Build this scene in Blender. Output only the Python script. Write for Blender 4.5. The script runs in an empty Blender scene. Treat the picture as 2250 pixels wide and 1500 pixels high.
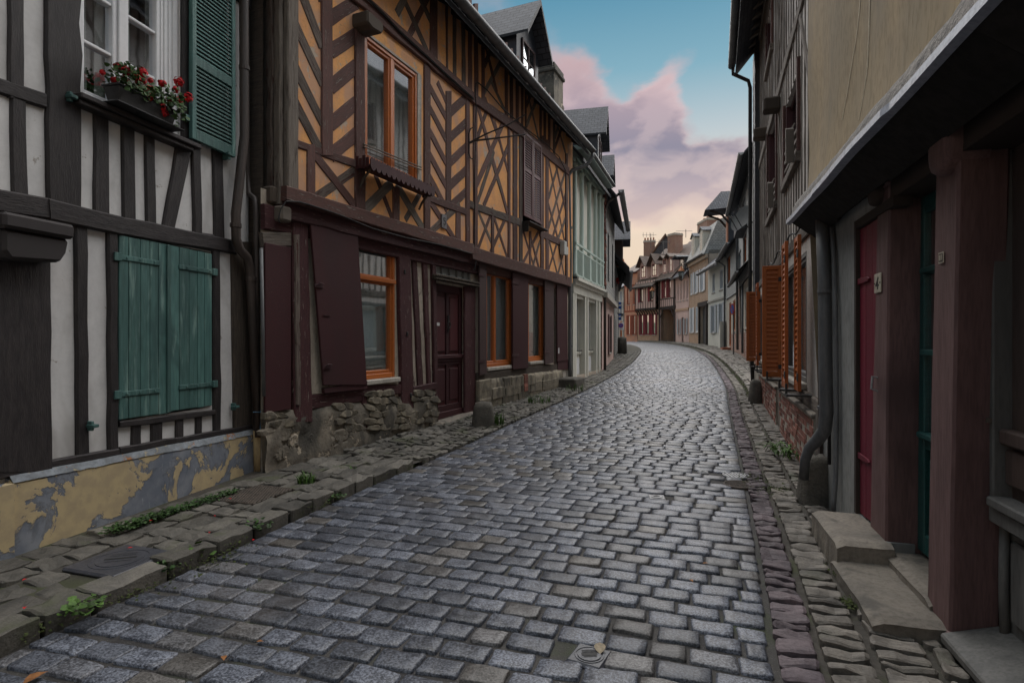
import bpy, bmesh, math, random
from mathutils import Vector, Matrix, noise
random.seed(11)
R = random.uniform
scn = bpy.context.scene
COL = scn.collection

# ---------------------------------------------------------------- camera
CAMH, FPX, CX, HY = 1.45, 1250.0, 1125.0, 745.0
cam = bpy.data.cameras.new('camera')
cam.sensor_width = 36.0
cam.lens = 20.0
cam.shift_y = -0.0022
cam.clip_start = 0.05
cam.clip_end = 2000
camo = bpy.data.objects.new('camera', cam)
COL.objects.link(camo)
camo.location = (0, 0, CAMH)
camo.rotation_euler = (math.radians(90), 0, 0)
scn.camera = camo

# ---------------------------------------------------------------- sky
SUN_EL, SUN_AZ = math.radians(58), math.radians(30)     # azimuth the light comes from, clockwise from +Y
world = bpy.data.worlds.new('World')
scn.world = world
world.use_nodes = True
wt = world.node_tree
wt.nodes.clear()


class NT:
    """small helper to write node trees"""
    def __init__(s, tree):
        s.t = tree

    def n(s, kind, **kw):
        nd = s.t.nodes.new(kind)
        for k, v in kw.items():
            if k.startswith('i_'):
                key = k[2:]
                key = int(key) if key.isdigit() else key.replace('_', ' ')
                s.put(nd.inputs[key], v)
            else:
                setattr(nd, k, v)
        return nd

    def put(s, sock, v):
        if isinstance(v, bpy.types.NodeSocket):
            s.t.links.new(v, sock)
        elif v is not None:
            if isinstance(v, (tuple, list)) and len(v) == 3 and sock.type == 'RGBA':
                v = (*v, 1)
            sock.default_value = v

    def math(s, op, a, b=None, c=None, clamp=False):
        nd = s.t.nodes.new('ShaderNodeMath')
        nd.operation = op
        nd.use_clamp = clamp
        s.put(nd.inputs[0], a)
        if b is not None:
            s.put(nd.inputs[1], b)
        if c is not None:
            s.put(nd.inputs[2], c)
        return nd.outputs[0]

    def vmath(s, op, a, b=None):
        nd = s.t.nodes.new('ShaderNodeVectorMath')
        nd.operation = op
        s.put(nd.inputs[0], a)
        if b is not None:
            s.put(nd.inputs[1], b)
        return nd.outputs['Value'] if op in ('LENGTH', 'DISTANCE', 'DOT_PRODUCT') else nd.outputs[0]

    def mix(s, f, a, b, mode='MIX'):
        nd = s.t.nodes.new('ShaderNodeMix')
        nd.data_type = 'RGBA'
        nd.blend_type = mode
        s.put(nd.inputs[0], f)
        s.put(nd.inputs[6], a)
        s.put(nd.inputs[7], b)
        return nd.outputs[2]

    def ramp(s, f, stops, interp='LINEAR'):
        nd = s.t.nodes.new('ShaderNodeValToRGB')
        cr = nd.color_ramp
        cr.interpolation = interp
        while len(cr.elements) < len(stops):
            cr.elements.new(0.5)
        for e, (p, c) in zip(cr.elements, stops):
            e.position = p
            e.color = (*c, 1) if isinstance(c, (tuple, list)) else (c, c, c, 1)
        s.put(nd.inputs[0], f)
        return nd.outputs[0]

    def noise(s, vec, scale=5.0, detail=4.0, rough=0.55, dist=0.0, out='Fac'):
        nd = s.t.nodes.new('ShaderNodeTexNoise')
        s.put(nd.inputs['Vector'], vec)
        s.put(nd.inputs['Scale'], scale)
        nd.inputs['Detail'].default_value = detail
        nd.inputs['Roughness'].default_value = rough
        nd.inputs['Distortion'].default_value = dist
        return nd.outputs[out]

    def step(s, f, a, b):
        nd = s.t.nodes.new('ShaderNodeMapRange')
        nd.interpolation_type = 'SMOOTHSTEP'
        s.put(nd.inputs[0], f)
        nd.inputs[1].default_value = a
        nd.inputs[2].default_value = b
        return nd.outputs[0]


def build_sky():
    w = NT(wt)
    tc = w.n('ShaderNodeTexCoord')
    d = w.vmath('NORMALIZE', tc.outputs['Generated'])
    sep = w.n('ShaderNodeSeparateXYZ', i_0=d)
    z = w.math('MAXIMUM', sep.outputs[2], 0.0)
    base = w.ramp(z, [(0.0, (1.0, 0.70, 0.44)), (0.17, (1.0, 0.78, 0.56)), (0.25, (0.90, 0.82, 0.70)),
                      (0.33, (0.60, 0.68, 0.69)), (0.42, (0.24, 0.48, 0.58)), (0.52, (0.08, 0.31, 0.45)), (0.8, (0.17, 0.38, 0.51)), (1.0, (0.20, 0.40, 0.53))])
    nis = w.n('ShaderNodeTexSky', sky_type='NISHITA', sun_disc=False, sun_elevation=SUN_EL, sun_rotation=SUN_AZ)
    nisc = w.mix(1.0, nis.outputs[0], (0.10, 0.10, 0.10), 'MULTIPLY')
    base = w.mix(0.15, base, nisc)
    # cloud cover on a flat layer seen in perspective
    zz = w.math('ADD', z, 0.30)
    comb = w.n('ShaderNodeCombineXYZ', i_0=w.math('DIVIDE', sep.outputs[0], zz), i_1=w.math('DIVIDE', sep.outputs[1], zz), i_2=0.0)
    n1 = w.noise(w.vmath('ADD', comb.outputs[0], (3.1, 7.4, 0.0)), 2.2, 9, 0.58, 0.3)
    ds = w.vmath('MULTIPLY', d, (1.0, 1.0, 1.9))
    n2 = w.noise(w.vmath('ADD', ds, (9.7, 1.3, 2.0)), 7.0, 6, 0.52, 0.3)
    cover = w.math('ADD', w.math('MULTIPLY', n1, 0.6), w.math('MULTIPLY', n2, 0.4))
    dn = w.vmath('ADD', d, w.vmath('MULTIPLY', w.vmath('SUBTRACT', w.noise(ds, 6.5, 6, 0.56, 0.2, 'Color'), (0.5, 0.5, 0.5)), (0.17, 0.17, 0.14)))

    def blob(px, py, r, amp):
        v = Vector(((px - CX) / FPX, 1, -(py - HY) / FPX)).normalized()
        dist = w.vmath('DISTANCE', dn, tuple(v))
        return w.math('MULTIPLY', w.step(dist, r * 1.25, 0.0), amp)
    pos = [(1265, 170, 0.09, 0.26), (1290, 260, 0.11, 0.22), (1465, 175, 0.075, 0.30), (1440, 260, 0.09, 0.22), (1340, 310, 0.12, 0.20), (1560, 110, 0.04, 0.09), (1535, 140, 0.04, 0.09),
           (1590, 320, 0.085, 0.26), (1460, 340, 0.11, 0.26), (1440, 440, 0.12, 0.22), (1560, 430, 0.12, 0.20), (1340, 450, 0.08, 0.16)]
    neg = [(1370, 180, 0.055, -0.30), (1385, 225, 0.03, -0.2), (1580, 235, 0.085, -0.34), (1400, 50, 0.17, -0.40), (1620, 160, 0.08, -0.3), (1385, 400, 0.035, -0.22), (1510, 300, 0.03, -0.2), (1420, 545, 0.10, -0.25)]
    for b in pos + neg:
        cover = w.math('ADD', cover, blob(*b))
    cover = w.math('ADD', cover, w.math('MULTIPLY', w.step(z, 0.32, 0.12), 0.07))
    mask = w.step(cover, 0.40, 0.78)
    dens = w.step(cover, 0.60, 0.98)
    hi = w.ramp(z, [(0.0, (1.0, 0.72, 0.50)), (0.18, (1.0, 0.79, 0.62)), (0.27, (0.86, 0.68, 0.64)), (0.36, (0.78, 0.60, 0.62)), (0.46, (0.80, 0.54, 0.54)), (1.0, (0.74, 0.64, 0.64))])
    lo = w.ramp(z, [(0.0, (0.86, 0.62, 0.48)), (0.19, (0.74, 0.57, 0.53)), (0.25, (0.52, 0.43, 0.48)), (0.31, (0.30, 0.28, 0.37)), (0.38, (0.48, 0.37, 0.43)), (0.46, (0.66, 0.45, 0.46)), (1.0, (0.54, 0.48, 0.50))])
    n3 = w.noise(w.vmath('ADD', ds, (1.7, 5.3, 2.0)), 9.0, 5, 0.5, 0.4)
    cl = w.mix(w.math('ADD', w.math('MULTIPLY', dens, 0.62), w.math('MULTIPLY', w.step(n3, 0.40, 0.62), 0.55), clamp=True), hi, lo)
    col = w.mix(w.math('MULTIPLY', mask, 0.95), base, cl)
    bg = w.n('ShaderNodeBackground', i_0=col, i_1=0.22)
    out = w.n('ShaderNodeOutputWorld')
    wt.links.new(bg.outputs[0], out.inputs[0])


build_sky()
sl = bpy.data.lights.new('sun', 'SUN')
sl.energy = 1.5
sl.angle = math.radians(95)
sl.color = (1.0, 0.95, 0.91)
so = bpy.data.objects.new('sun', sl)
COL.objects.link(so)
sd = Vector((math.sin(SUN_AZ) * math.cos(SUN_EL), math.cos(SUN_AZ) * math.cos(SUN_EL), math.sin(SUN_EL)))
so.rotation_euler = sd.to_track_quat('Z', 'Y').to_euler()
so.location = (0, 0, 30)
scn.view_settings.view_transform = 'Standard'
scn.view_settings.look = 'None'
scn.view_settings.exposure = 2.05
scn.view_settings.gamma = 1.0
scn.view_settings.use_curve_mapping = False
scn.render.engine = 'CYCLES'
scn.cycles.max_bounces = 5
scn.cycles.diffuse_bounces = 3
scn.cycles.glossy_bounces = 2
scn.cycles.transparent_max_bounces = 8


# ---------------------------------------------------------------- helpers
def gz(Y):
    t = Y - 5.0
    return 0.024 * (t + math.sqrt(t * t + 4)) / 2 - 0.004


def gnd(px, py, dz=0.0):
    """point of the sloping street seen at a picture position (plan coordinates)"""
    dx, dd = (px - CX) / FPX, -(py - HY) / FPX
    lo, hi = 0.5, 300.0
    for _ in range(60):
        m = (lo + hi) / 2
        if CAMH + dd * m - gz(m) - dz > 0:
            lo = m
        else:
            hi = m
    return Vector((dx * lo, lo, gz(lo) + dz))


class Mesh:
    def __init__(s):
        s.v, s.f, s.uv, s.r = [], [], [], []

    def add(s, vs, fs, uvs=None, rnd=None):
        o = len(s.v)
        s.v += [Vector(p) for p in vs]
        s.f += [[i + o for i in f] for f in fs]
        s.uv += list(uvs) if uvs else [(0.0, 0.0)] * len(vs)
        s.r += [random.random() if rnd is None else rnd] * len(vs)
        return s

    def box8(s, c, rnd=None):          # 4 bottom, 4 top, both counter-clockwise from above
        return s.add(c, [(3, 2, 1, 0), (4, 5, 6, 7), (0, 1, 5, 4), (1, 2, 6, 5), (2, 3, 7, 6), (3, 0, 4, 7)], rnd=rnd)

    def tube(s, pts, r, seg=8, cap=True, rnd=None):
        pts = [Vector(p) for p in pts]
        rs = r if isinstance(r, (list, tuple)) else [r] * len(pts)
        vs, fs = [], []
        up = None
        for i, p in enumerate(pts):
            d = (pts[min(i + 1, len(pts) - 1)] - pts[max(i - 1, 0)]).normalized()
            if up is None:
                up = Vector((0, 0, 1)) if abs(d.z) < 0.9 else Vector((1, 0, 0))
            a = d.cross(up).normalized()
            b = a.cross(d).normalized()
            up = b
            for k in range(seg):
                t = 2 * math.pi * k / seg
                vs.append(p + (a * math.cos(t) + b * math.sin(t)) * rs[i])
        for i in range(len(pts) - 1):
            for k in range(seg):
                k2 = (k + 1) % seg
                fs.append((i * seg + k, i * seg + k2, (i + 1) * seg + k2, (i + 1) * seg + k))
        if cap:
            fs.append(tuple(range(seg))[::-1])
            fs.append(tuple((len(pts) - 1) * seg + k for k in range(seg)))
        return s.add(vs, fs, rnd=rnd)

    def lathe(s, base, prof, seg=12, rnd=None):
        vs, fs = [], []
        for (r, z) in prof:
            for k in range(seg):
                t = 2 * math.pi * k / seg
                vs.append(Vector(base) + Vector((r * math.cos(t), r * math.sin(t), z)))
        for i in range(len(prof) - 1):
            for k in range(seg):
                k2 = (k + 1) % seg
                fs.append((i * seg + k, i * seg + k2, (i + 1) * seg + k2, (i + 1) * seg + k))
        fs.append(tuple(range(seg))[::-1])
        fs.append(tuple((len(prof) - 1) * seg + k for k in range(seg)))
        return s.add(vs, fs, rnd=rnd)


def obj(name, m, mat, parent=None, smooth=False, bevel=0.0, kind=None, label=None):
    off = parent_world(parent) if parent else Vector((0, 0, 0))
    me = bpy.data.meshes.new(name)
    me.from_pydata([p - off for p in m.v], [], m.f)
    ul = me.uv_layers.new(name='uv')
    idx = [0] * len(me.loops)
    me.loops.foreach_get('vertex_index', idx)
    flat = []
    for i in idx:
        flat += m.uv[i]
    ul.data.foreach_set('uv', flat)
    at = me.attributes.new('rnd', 'FLOAT', 'POINT')
    at.data.foreach_set('value', m.r)
    if smooth:
        me.polygons.foreach_set('use_smooth', [True] * len(me.polygons))
    me.materials.append(MAT[mat] if isinstance(mat, str) else mat)
    me.update()
    o = bpy.data.objects.new(name, me)
    COL.objects.link(o)
    if parent:
        o.parent = parent
    if bevel:
        md = o.modifiers.new('bevel', 'BEVEL')
        md.width = bevel
        md.segments = 1
        md.limit_method = 'ANGLE'
        md.angle_limit = math.radians(40)
    if kind:
        o['kind'] = kind
    if label:
        o['label'] = label
    return o


def parent_world(o):
    p = Vector(o.location)
    while o.parent:
        o = o.parent
        p += Vector(o.location)
    return p


def tag(o, label, cat, group=None):
    o['label'] = label
    o['category'] = cat
    if group:
        o['group'] = group
    return o


def thing(name, loc, label, cat, group=None):
    o = bpy.data.objects.new(name, None)
    o.empty_display_size = 0.3
    COL.objects.link(o)
    o.location = loc
    return tag(o, label, cat, group)


class Fac:
    """a vertical house front: u runs along it, v is height, w comes out towards the street"""
    def __init__(s, A, B, left=True):
        s.A = Vector((A[0], A[1], 0))
        s.B = Vector((B[0], B[1], 0))
        s.U = (s.B - s.A).normalized()
        s.L = (s.B - s.A).length
        s.N = Vector((s.U.y, -s.U.x, 0)) if left else Vector((-s.U.y, s.U.x, 0))
        s.left = left
        s.T = (0.0, 0.0, 1.0)

    def q(s, x, y, w=0.0):
        px, py = s.T[0] + x / s.T[2], s.T[1] + y / s.T[2]
        d = Vector(((px - CX) / FPX, 1, -(py - HY) / FPX))
        o = s.A + s.N * w
        t = (o - Vector((0, 0, 0))).dot(s.N) / d.dot(s.N)
        p = d * t
        return ((p - s.A).dot(s.U), p.z + CAMH)

    def u(s, x, w=0.0):
        return s.q(x, 0, w)[0]

    def P(s, u, v, w=0.0):
        p = s.A + s.U * u + s.N * w
        return Vector((p.x, p.y, v))

    def box(s, m, u0, u1, v0, v1, w0, w1, rnd=None):
        c = [s.P(u0, v0, w1), s.P(u1, v0, w1), s.P(u1, v0, w0), s.P(u0, v0, w0),
             s.P(u0, v1, w1), s.P(u1, v1, w1), s.P(u1, v1, w0), s.P(u0, v1, w0)]
        return m.box8(c, rnd) if s.left is False else m.box8([c[1], c[0], c[3], c[2], c[5], c[4], c[7], c[6]], rnd)

    def prism(s, m, poly, w0, w1, rnd=None):
        n = len(poly)
        vs = [s.P(a, b, w0) for a, b in poly] + [s.P(a, b, w1) for a, b in poly]
        fs = [tuple(range(n))[::-1], tuple(range(n, 2 * n))] + [(i, (i + 1) % n, n + (i + 1) % n, n + i) for i in range(n)]
        return m.add(vs, fs, rnd=rnd)

    def timber(s, m, a, b, c, d, w0=-0.01, w1=0.02, jit=0.006, seg=0.22, rnd=None):
        """a beam with corners a,b (one end) and c,d (other end; a-d and b-c are the long edges), hewn edges"""
        a, b, c, d = map(Vector, (a, b, c, d))
        L = ((d + c) / 2 - (a + b) / 2).length
        W = (b - a).length
        n = max(2, min(14, int(L / seg)))
        s1, s2 = R(0, 90), R(0, 90)
        vs, uvs, fs = [], [], []
        off = R(0, 20)
        for i in range(n + 1):
            t = i / n
            e1, e2 = a.lerp(d, t), b.lerp(c, t)
            ac = (e2 - e1).normalized()
            e1 = e1 + ac * jit * 2 * noise.noise(Vector((L * t * 4, s1, 0)))
            e2 = e2 + ac * jit * 2 * noise.noise(Vector((L * t * 4, s2, 0)))
            ch = min(0.012, W * 0.15)
            jw = R(-0.003, 0.003)
            for pt, w, cu in ((e1, w0, 0), (e1, w1 - ch + jw, 0.03), (e1 + ac * ch, w1 + jw, 0.045), (e2 - ac * ch, w1 + jw, W), (e2, w1 - ch + jw, W + 0.015), (e2, w0, W + 0.05)):
                vs.append(s.P(pt.x, pt.y, w))
                uvs.append((off + L * t, off + cu))
        for i in range(n):
            for k in range(5):
                fs.append((i * 6 + k, i * 6 + k + 1, i * 6 + 6 + k + 1, i * 6 + 6 + k))
        fs.append(tuple(range(6)))
        fs.append(tuple(n * 6 + k for k in range(6))[::-1])
        return m.add(vs, fs, uvs, rnd)


def beam(f, root, pts, mat='timber_brown', w1=0.02, w0=-0.02, jit=0.006, name='beam'):
    """pts: four picture corners (two of one end, two of the other) on the front"""
    m = Mesh()
    f.timber(m, *[f.q(*p) for p in pts], w0=w0, w1=w1 + R(-0.004, 0.004), jit=jit)
    return obj(name, m, mat, root)


def bar(f, root, x0, y0, x1, y1, wd, mat='timber_brown', w1=0.02, w0=-0.02, jit=0.006, name='beam'):
    """centre line in picture coordinates, width in metres"""
    a, b = Vector(f.q(x0, y0)), Vector(f.q(x1, y1))
    d = (b - a).normalized()
    n = Vector((-d.y, d.x)) * wd / 2
    m = Mesh()
    f.timber(m, a + n, a - n, b - n, b + n, w0=w0, w1=w1 + R(-0.004, 0.004), jit=jit)
    return obj(name, m, mat, root)


def barm(f, root, u0, v0, u1, v1, wd, mat='timber_brown', w1=0.02, w0=-0.02, jit=0.006, name='beam', seg=0.22):
    a, b = Vector((u0, v0)), Vector((u1, v1))
    d = (b - a).normalized()
    n = Vector((-d.y, d.x)) * wd / 2
    m = Mesh()
    f.timber(m, a + n, a - n, b - n, b + n, w0=w0, w1=w1, jit=jit, seg=seg)
    return obj(name, m, mat, root)


def wall(f, root, u0, u1, v0, v1, holes=(), mat='plaster', w=0.0, depth=0.16, name='wall', vtop=None):
    us = sorted({u0, u1, *[h[0] for h in holes], *[h[1] for h in holes]})
    vs = sorted({v0, v1, *[h[2] for h in holes], *[h[3] for h in holes]})
    us = [x for x in us if u0 <= x <= u1]
    vs = [x for x in vs if v0 <= x <= v1]
    m = Mesh()
    for i in range(len(us) - 1):
        for j in range(len(vs) - 1):
            cu, cv = (us[i] + us[i + 1]) / 2, (vs[j] + vs[j + 1]) / 2
            if any(h[0] < cu < h[1] and h[2] < cv < h[3] for h in holes):
                continue
            a, b, c, d = us[i], us[i + 1], vs[j], vs[j + 1]
            m.add([f.P(a, c, w), f.P(b, c, w), f.P(b, d, w), f.P(a, d, w)], [(0, 1, 2, 3)], [(a, c), (b, c), (b, d), (a, d)], 0.5)
    for (a, b, c, d) in holes:
        for (p, q_) in (((a, c), (b, c)), ((b, c), (b, d)), ((b, d), (a, d)), ((a, d), (a, c))):
            m.add([f.P(*p, w), f.P(*q_, w), f.P(*q_, w - depth), f.P(*p, w - depth)], [(0, 1, 2, 3)])
    return obj(name, m, mat, root)


def shell(f, root, u0, u1, vtop, depth=6.0, rise=3.5, over=0.35, roofmat='slate', wallmat='plaster_grey', v0=-0.6, thick=0.1, drop=0.0):
    """end walls, back wall and a two-sided roof behind a front"""
    m = Mesh()
    vr = vtop + rise
    for a in (u0 + 0.01, u1 - 0.01):
        m.add([f.P(a, v0, -0.02), f.P(a, v0, -depth), f.P(a, vtop, -depth), f.P(a, vr, -depth / 2), f.P(a, vtop, -0.02)], [(0, 1, 2, 3, 4)], [(0, v0), (depth, v0), (depth, vtop), (depth / 2, vr), (0, vtop)], 0.5)
    m.add([f.P(u0, v0, -depth), f.P(u1, v0, -depth), f.P(u1, vtop, -depth), f.P(u0, vtop, -depth)], [(0, 1, 2, 3)])
    obj('side_wall', m, wallmat, root)
    m = Mesh()
    sl_ = rise / (depth / 2)
    e = over
    pts = [(e, vtop - e * sl_ + 0.05), (-depth / 2, vr + 0.05), (-depth - 0.2, vtop - 0.2 * sl_ + 0.05)]
    ua, ub = u0 - 0.05, u1 + 0.05
    for dv in (0, thick):
        sd_ = 0.0
        for (w_, v_), (w2, v2) in zip(pts, pts[1:]):
            L_ = math.hypot(w2 - w_, v2 - v_)
            m.add([f.P(ua, v_ + dv, w_), f.P(ub, v_ + dv, w_), f.P(ub, v2 + dv, w2), f.P(ua, v2 + dv, w2)], [(0, 1, 2, 3)], [(ua, sd_), (ub, sd_), (ub, sd_ + L_), (ua, sd_ + L_)], 0.5)
            sd_ += L_
    for uu in (ua, ub):
        for (w_, v_), (w2, v2) in zip(pts, pts[1:]):
            m.add([f.P(uu, v_, w_), f.P(uu, v2, w2), f.P(uu, v2 + thick, w2), f.P(uu, v_ + thick, w_)], [(0, 1, 2, 3)], rnd=0.5)
    for (w_, v_) in (pts[0], pts[-1]):
        m.add([f.P(ua, v_, w_), f.P(ub, v_, w_), f.P(ub, v_ + thick, w_), f.P(ua, v_ + thick, w_)], [(0, 1, 2, 3)], rnd=0.5)
    return obj('roof', m, roofmat, root)


def gutter(f, root, u0, u1, v, w, r=0.06, mat='zinc', name='gutter', sag=0.0):
    m = Mesh()
    seg = 8
    n = max(2, int((u1 - u0) / 0.8))
    vs, fs = [], []
    for i in range(n + 1):
        t = i / n
        for k in range(seg + 1):
            a = math.pi + math.pi * k / seg
            vs.append(f.P(u0 + (u1 - u0) * t, v + r * math.sin(a) - sag * math.sin(math.pi * t), w + r * math.cos(a)))
    for i in range(n):
        for k in range(seg):
            fs.append((i * (seg + 1) + k, i * (seg + 1) + k + 1, (i + 1) * (seg + 1) + k + 1, (i + 1) * (seg + 1) + k))
    fs.append(tuple(range(seg + 1)))
    fs.append(tuple(n * (seg + 1) + k for k in range(seg + 1))[::-1])
    m.add(vs, fs)
    o = obj(name, m, mat, root, smooth=True)
    md = o.modifiers.new('solid', 'SOLIDIFY')
    md.thickness = 0.006
    m = Mesh()
    for i in range(n):                      # joints along the gutter
        uu = u0 + (u1 - u0) * (i + 0.5) / n
        ring = []
        for k in range(seg + 1):
            a = math.pi + math.pi * k / seg
            for du in (0, 0.03):
                ring.append(f.P(uu + du, v + (r + 0.006) * math.sin(a), w + (r + 0.006) * math.cos(a)))
        m.add(ring, [(2 * k, 2 * k + 1, 2 * k + 3, 2 * k + 2) for k in range(seg)])
    obj('gutter_joint', m, mat, root)
    return o


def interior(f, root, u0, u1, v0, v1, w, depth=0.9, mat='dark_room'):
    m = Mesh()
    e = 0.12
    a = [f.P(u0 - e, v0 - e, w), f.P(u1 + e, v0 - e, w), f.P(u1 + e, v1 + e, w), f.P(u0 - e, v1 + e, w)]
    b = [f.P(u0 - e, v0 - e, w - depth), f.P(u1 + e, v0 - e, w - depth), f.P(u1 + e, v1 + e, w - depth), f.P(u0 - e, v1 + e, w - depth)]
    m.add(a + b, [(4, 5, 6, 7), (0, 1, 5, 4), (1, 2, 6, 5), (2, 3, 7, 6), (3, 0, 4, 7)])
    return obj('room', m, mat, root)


def curtain(f, root, u0, u1, v0, v1, w, mat='curtain', waves=9, amp=0.015, name='curtain'):
    m = Mesh()
    n = waves * 4
    vs = []
    ph = R(0, 6)
    for j in range(4):
        for i in range(n + 1):
            t = i / n
            vs.append(f.P(u0 + (u1 - u0) * t, v0 + (v1 - v0) * j / 3, w + amp * math.sin(ph + t * waves * 6.283 + 0.6 * math.sin(j * 2 + t * 5))))
    m.add(vs, [(j * (n + 1) + i, j * (n + 1) + i + 1, (j + 1) * (n + 1) + i + 1, (j + 1) * (n + 1) + i) for j in range(3) for i in range(n)])
    return obj(name, m, mat, root, smooth=True)


def pane(f, root, u0, u1, v0, v1, w, mat='glass'):
    m = Mesh()
    f.box(m, u0, u1, v0, v1, w - 0.006, w)
    return obj('pane', m, mat, root)


def framed(f, root, u0, u1, v0, v1, w0, w1, t, mat, name='window_frame', bars_v=(), bars_h=(), bt=0.02, bevel=0.006, bottom=None):
    """rectangular frame, members as one part; bars at given fractions"""
    m = Mesh()
    tb = bottom if bottom is not None else t
    f.box(m, u0, u0 + t, v0, v1, w0, w1)
    f.box(m, u1 - t, u1, v0, v1, w0, w1)
    f.box(m, u0 + t, u1 - t, v1 - t, v1, w0, w1 - 0.003)
    f.box(m, u0 + t, u1 - t, v0, v0 + tb, w0, w1 - 0.003)
    for x in bars_v:
        c = u0 + (u1 - u0) * x
        f.box(m, c - bt / 2, c + bt / 2, v0 + tb, v1 - t, w0 + 0.004, w1 - 0.006)
    for y in bars_h:
        c = v0 + (v1 - v0) * y
        f.box(m, u0 + t, u1 - t, c - bt / 2, c + bt / 2, w0 + 0.006, w1 - 0.009)
    return obj(name, m, mat, root, bevel=bevel)
# ---------------------------------------------------------------- materials
MAT = {}


def coords(w, mode, scale=(1, 1, 1), rot=None):
    tc = w.n('ShaderNodeTexCoord')
    src = tc.outputs['UV'] if mode == 'uv' else tc.outputs['Object']
    if mode == 'uv':
        v = src
    else:
        oi = w.n('ShaderNodeObjectInfo')
        v = src
        if mode == 'piece':
            v = w.vmath('ADD', src, w.n('ShaderNodeCombineXYZ', i_0=w.math('MULTIPLY', oi.outputs['Random'], 37.0), i_1=w.math('MULTIPLY', oi.outputs['Random'], 91.0), i_2=0.0).outputs[0])
    mp = w.n('ShaderNodeMapping', i_0=v)
    mp.inputs['Scale'].default_value = scale
    if rot:
        mp.inputs['Rotation'].default_value = rot
    return mp.outputs[0]


def start(name):
    mt = bpy.data.materials.new(name)
    mt.use_nodes = True
    mt.node_tree.nodes.clear()
    w = NT(mt.node_tree)
    bs = w.n('ShaderNodeBsdfPrincipled')
    out = w.n('ShaderNodeOutputMaterial')
    mt.node_tree.links.new(bs.outputs[0], out.inputs[0])
    MAT[name] = mt
    return w, bs


def bump(w, bs, h, strength, dist=0.01):
    b = w.n('ShaderNodeBump', i_Height=h)
    b.inputs['Strength'].default_value = strength
    b.inputs['Distance'].default_value = dist
    w.put(bs.inputs['Normal'], b.outputs[0])


def gmat(name, c1, c2, scale=6.0, stretch=(1, 1, 1), mode='obj', rough=0.8, bumps=0.4, fine=40.0, wear=None, wear_t=(0.60, 0.66), wear_s=7.0,
         stain=None, stain_t=(0.5, 0.7), stain_s=1.2, var=0.25, spec=0.3, dist=0.008, metal=0.0, wear2=None, wear2_t=(0.64, 0.68), wear2_s=13.0, grain=0.4):
    """weathered surface: two tones, fine grain, optional flaking (wear) and broad stains, tone varies from piece to piece"""
    w, bs = start(name)
    v = coords(w, mode, stretch)
    n1 = w.noise(v, scale, 4, 0.6, 0.4)
    n2 = w.noise(v, fine, 2, 0.65, 0.0)
    c = w.mix(w.step(n1, 0.3, 0.7), c1, c2)
    c = w.mix(w.math('MULTIPLY', w.step(n2, 0.42, 0.68), grain), c, tuple(x * 0.45 for x in c1))
    at = w.n('ShaderNodeAttribute', attribute_name='rnd')
    k = w.math('ADD', w.math('MULTIPLY', at.outputs['Fac'], var), 1.0 - var / 2)
    c = w.mix(1.0, c, w.n('ShaderNodeCombineColor', i_0=k, i_1=k, i_2=k).outputs[0], 'MULTIPLY')
    h = w.math('ADD', w.math('MULTIPLY', n1, 0.6), w.math('MULTIPLY', n2, 0.4))
    if stain:
        ns = w.noise(coords(w, 'obj', (1, 1, 0.45)), stain_s, 3, 0.6, 0.5)
        c = w.mix(w.math('MULTIPLY', w.step(ns, *stain_t), 0.8), c, stain)
    if wear:
        nw = w.noise(v, wear_s, 6, 0.68, 0.3)
        mk = w.step(nw, *wear_t)
        c = w.mix(mk, c, wear)
        h = w.math('SUBTRACT', h, w.math('MULTIPLY', mk, 0.6))
    if wear2:
        nw = w.noise(w.vmath('ADD', v, (31.0, 17.0, 5.0)), wear2_s, 5, 0.7, 0.3)
        mk = w.step(nw, *wear2_t)
        c = w.mix(mk, c, wear2)
        h = w.math('SUBTRACT', h, w.math('MULTIPLY', mk, 0.5))
    w.put(bs.inputs['Base Color'], c)
    w.put(bs.inputs['Roughness'], w.math('ADD', w.math('MULTIPLY', n2, 0.25), rough - 0.12, clamp=True))
    bs.inputs['Specular IOR Level'].default_value = spec
    bs.inputs['Metallic'].default_value = metal
    bump(w, bs, h, bumps, dist)
    return MAT[name]


WOOD = (2.2, 26, 26)
gmat('timber_brown', (0.125, 0.060, 0.050), (0.080, 0.044, 0.038), 5, (1.0, 9, 1), 'uv', 0.8, 0.7, 30, wear=(0.21, 0.17, 0.145), wear_t=(0.59, 0.63), wear_s=5, wear2=(0.12, 0.03, 0.03), wear2_t=(0.62, 0.7), var=0.5)
gmat('timber_worn', (0.16, 0.13, 0.11), (0.085, 0.062, 0.052), 5, (1.0, 12, 1), 'uv', 0.9, 1.0, 30, wear=(0.075, 0.028, 0.024), wear_t=(0.56, 0.62), wear_s=3, wear2=(0.26, 0.22, 0.18), wear2_t=(0.62, 0.68), var=0.5)
gmat('timber_maroon', (0.078, 0.030, 0.032), (0.050, 0.020, 0.022), 5, (1.0, 9, 1), 'uv', 0.75, 0.7, 30, wear=(0.22, 0.175, 0.15), wear_t=(0.605, 0.64), wear_s=6, var=0.4)
gmat('timber_grey', (0.215, 0.185, 0.155), (0.12, 0.10, 0.086), 4, (1.0, 14, 1), 'uv', 0.92, 1.0, 30, wear=(0.07, 0.045, 0.038), wear_t=(0.58, 0.66), wear_s=3, var=0.5)
gmat('timber_black', (0.036, 0.030, 0.030), (0.019, 0.016, 0.017), 5, (1.0, 6, 1), 'uv', 0.62, 0.9, 22, wear=(0.20, 0.19, 0.175), wear_t=(0.70, 0.73), wear_s=6, var=0.35, spec=0.4)
gmat('timber_old', (0.095, 0.075, 0.058), (0.050, 0.040, 0.034), 5, (1.0, 10, 1), 'uv', 0.9, 1.0, 25, var=0.5)
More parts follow.
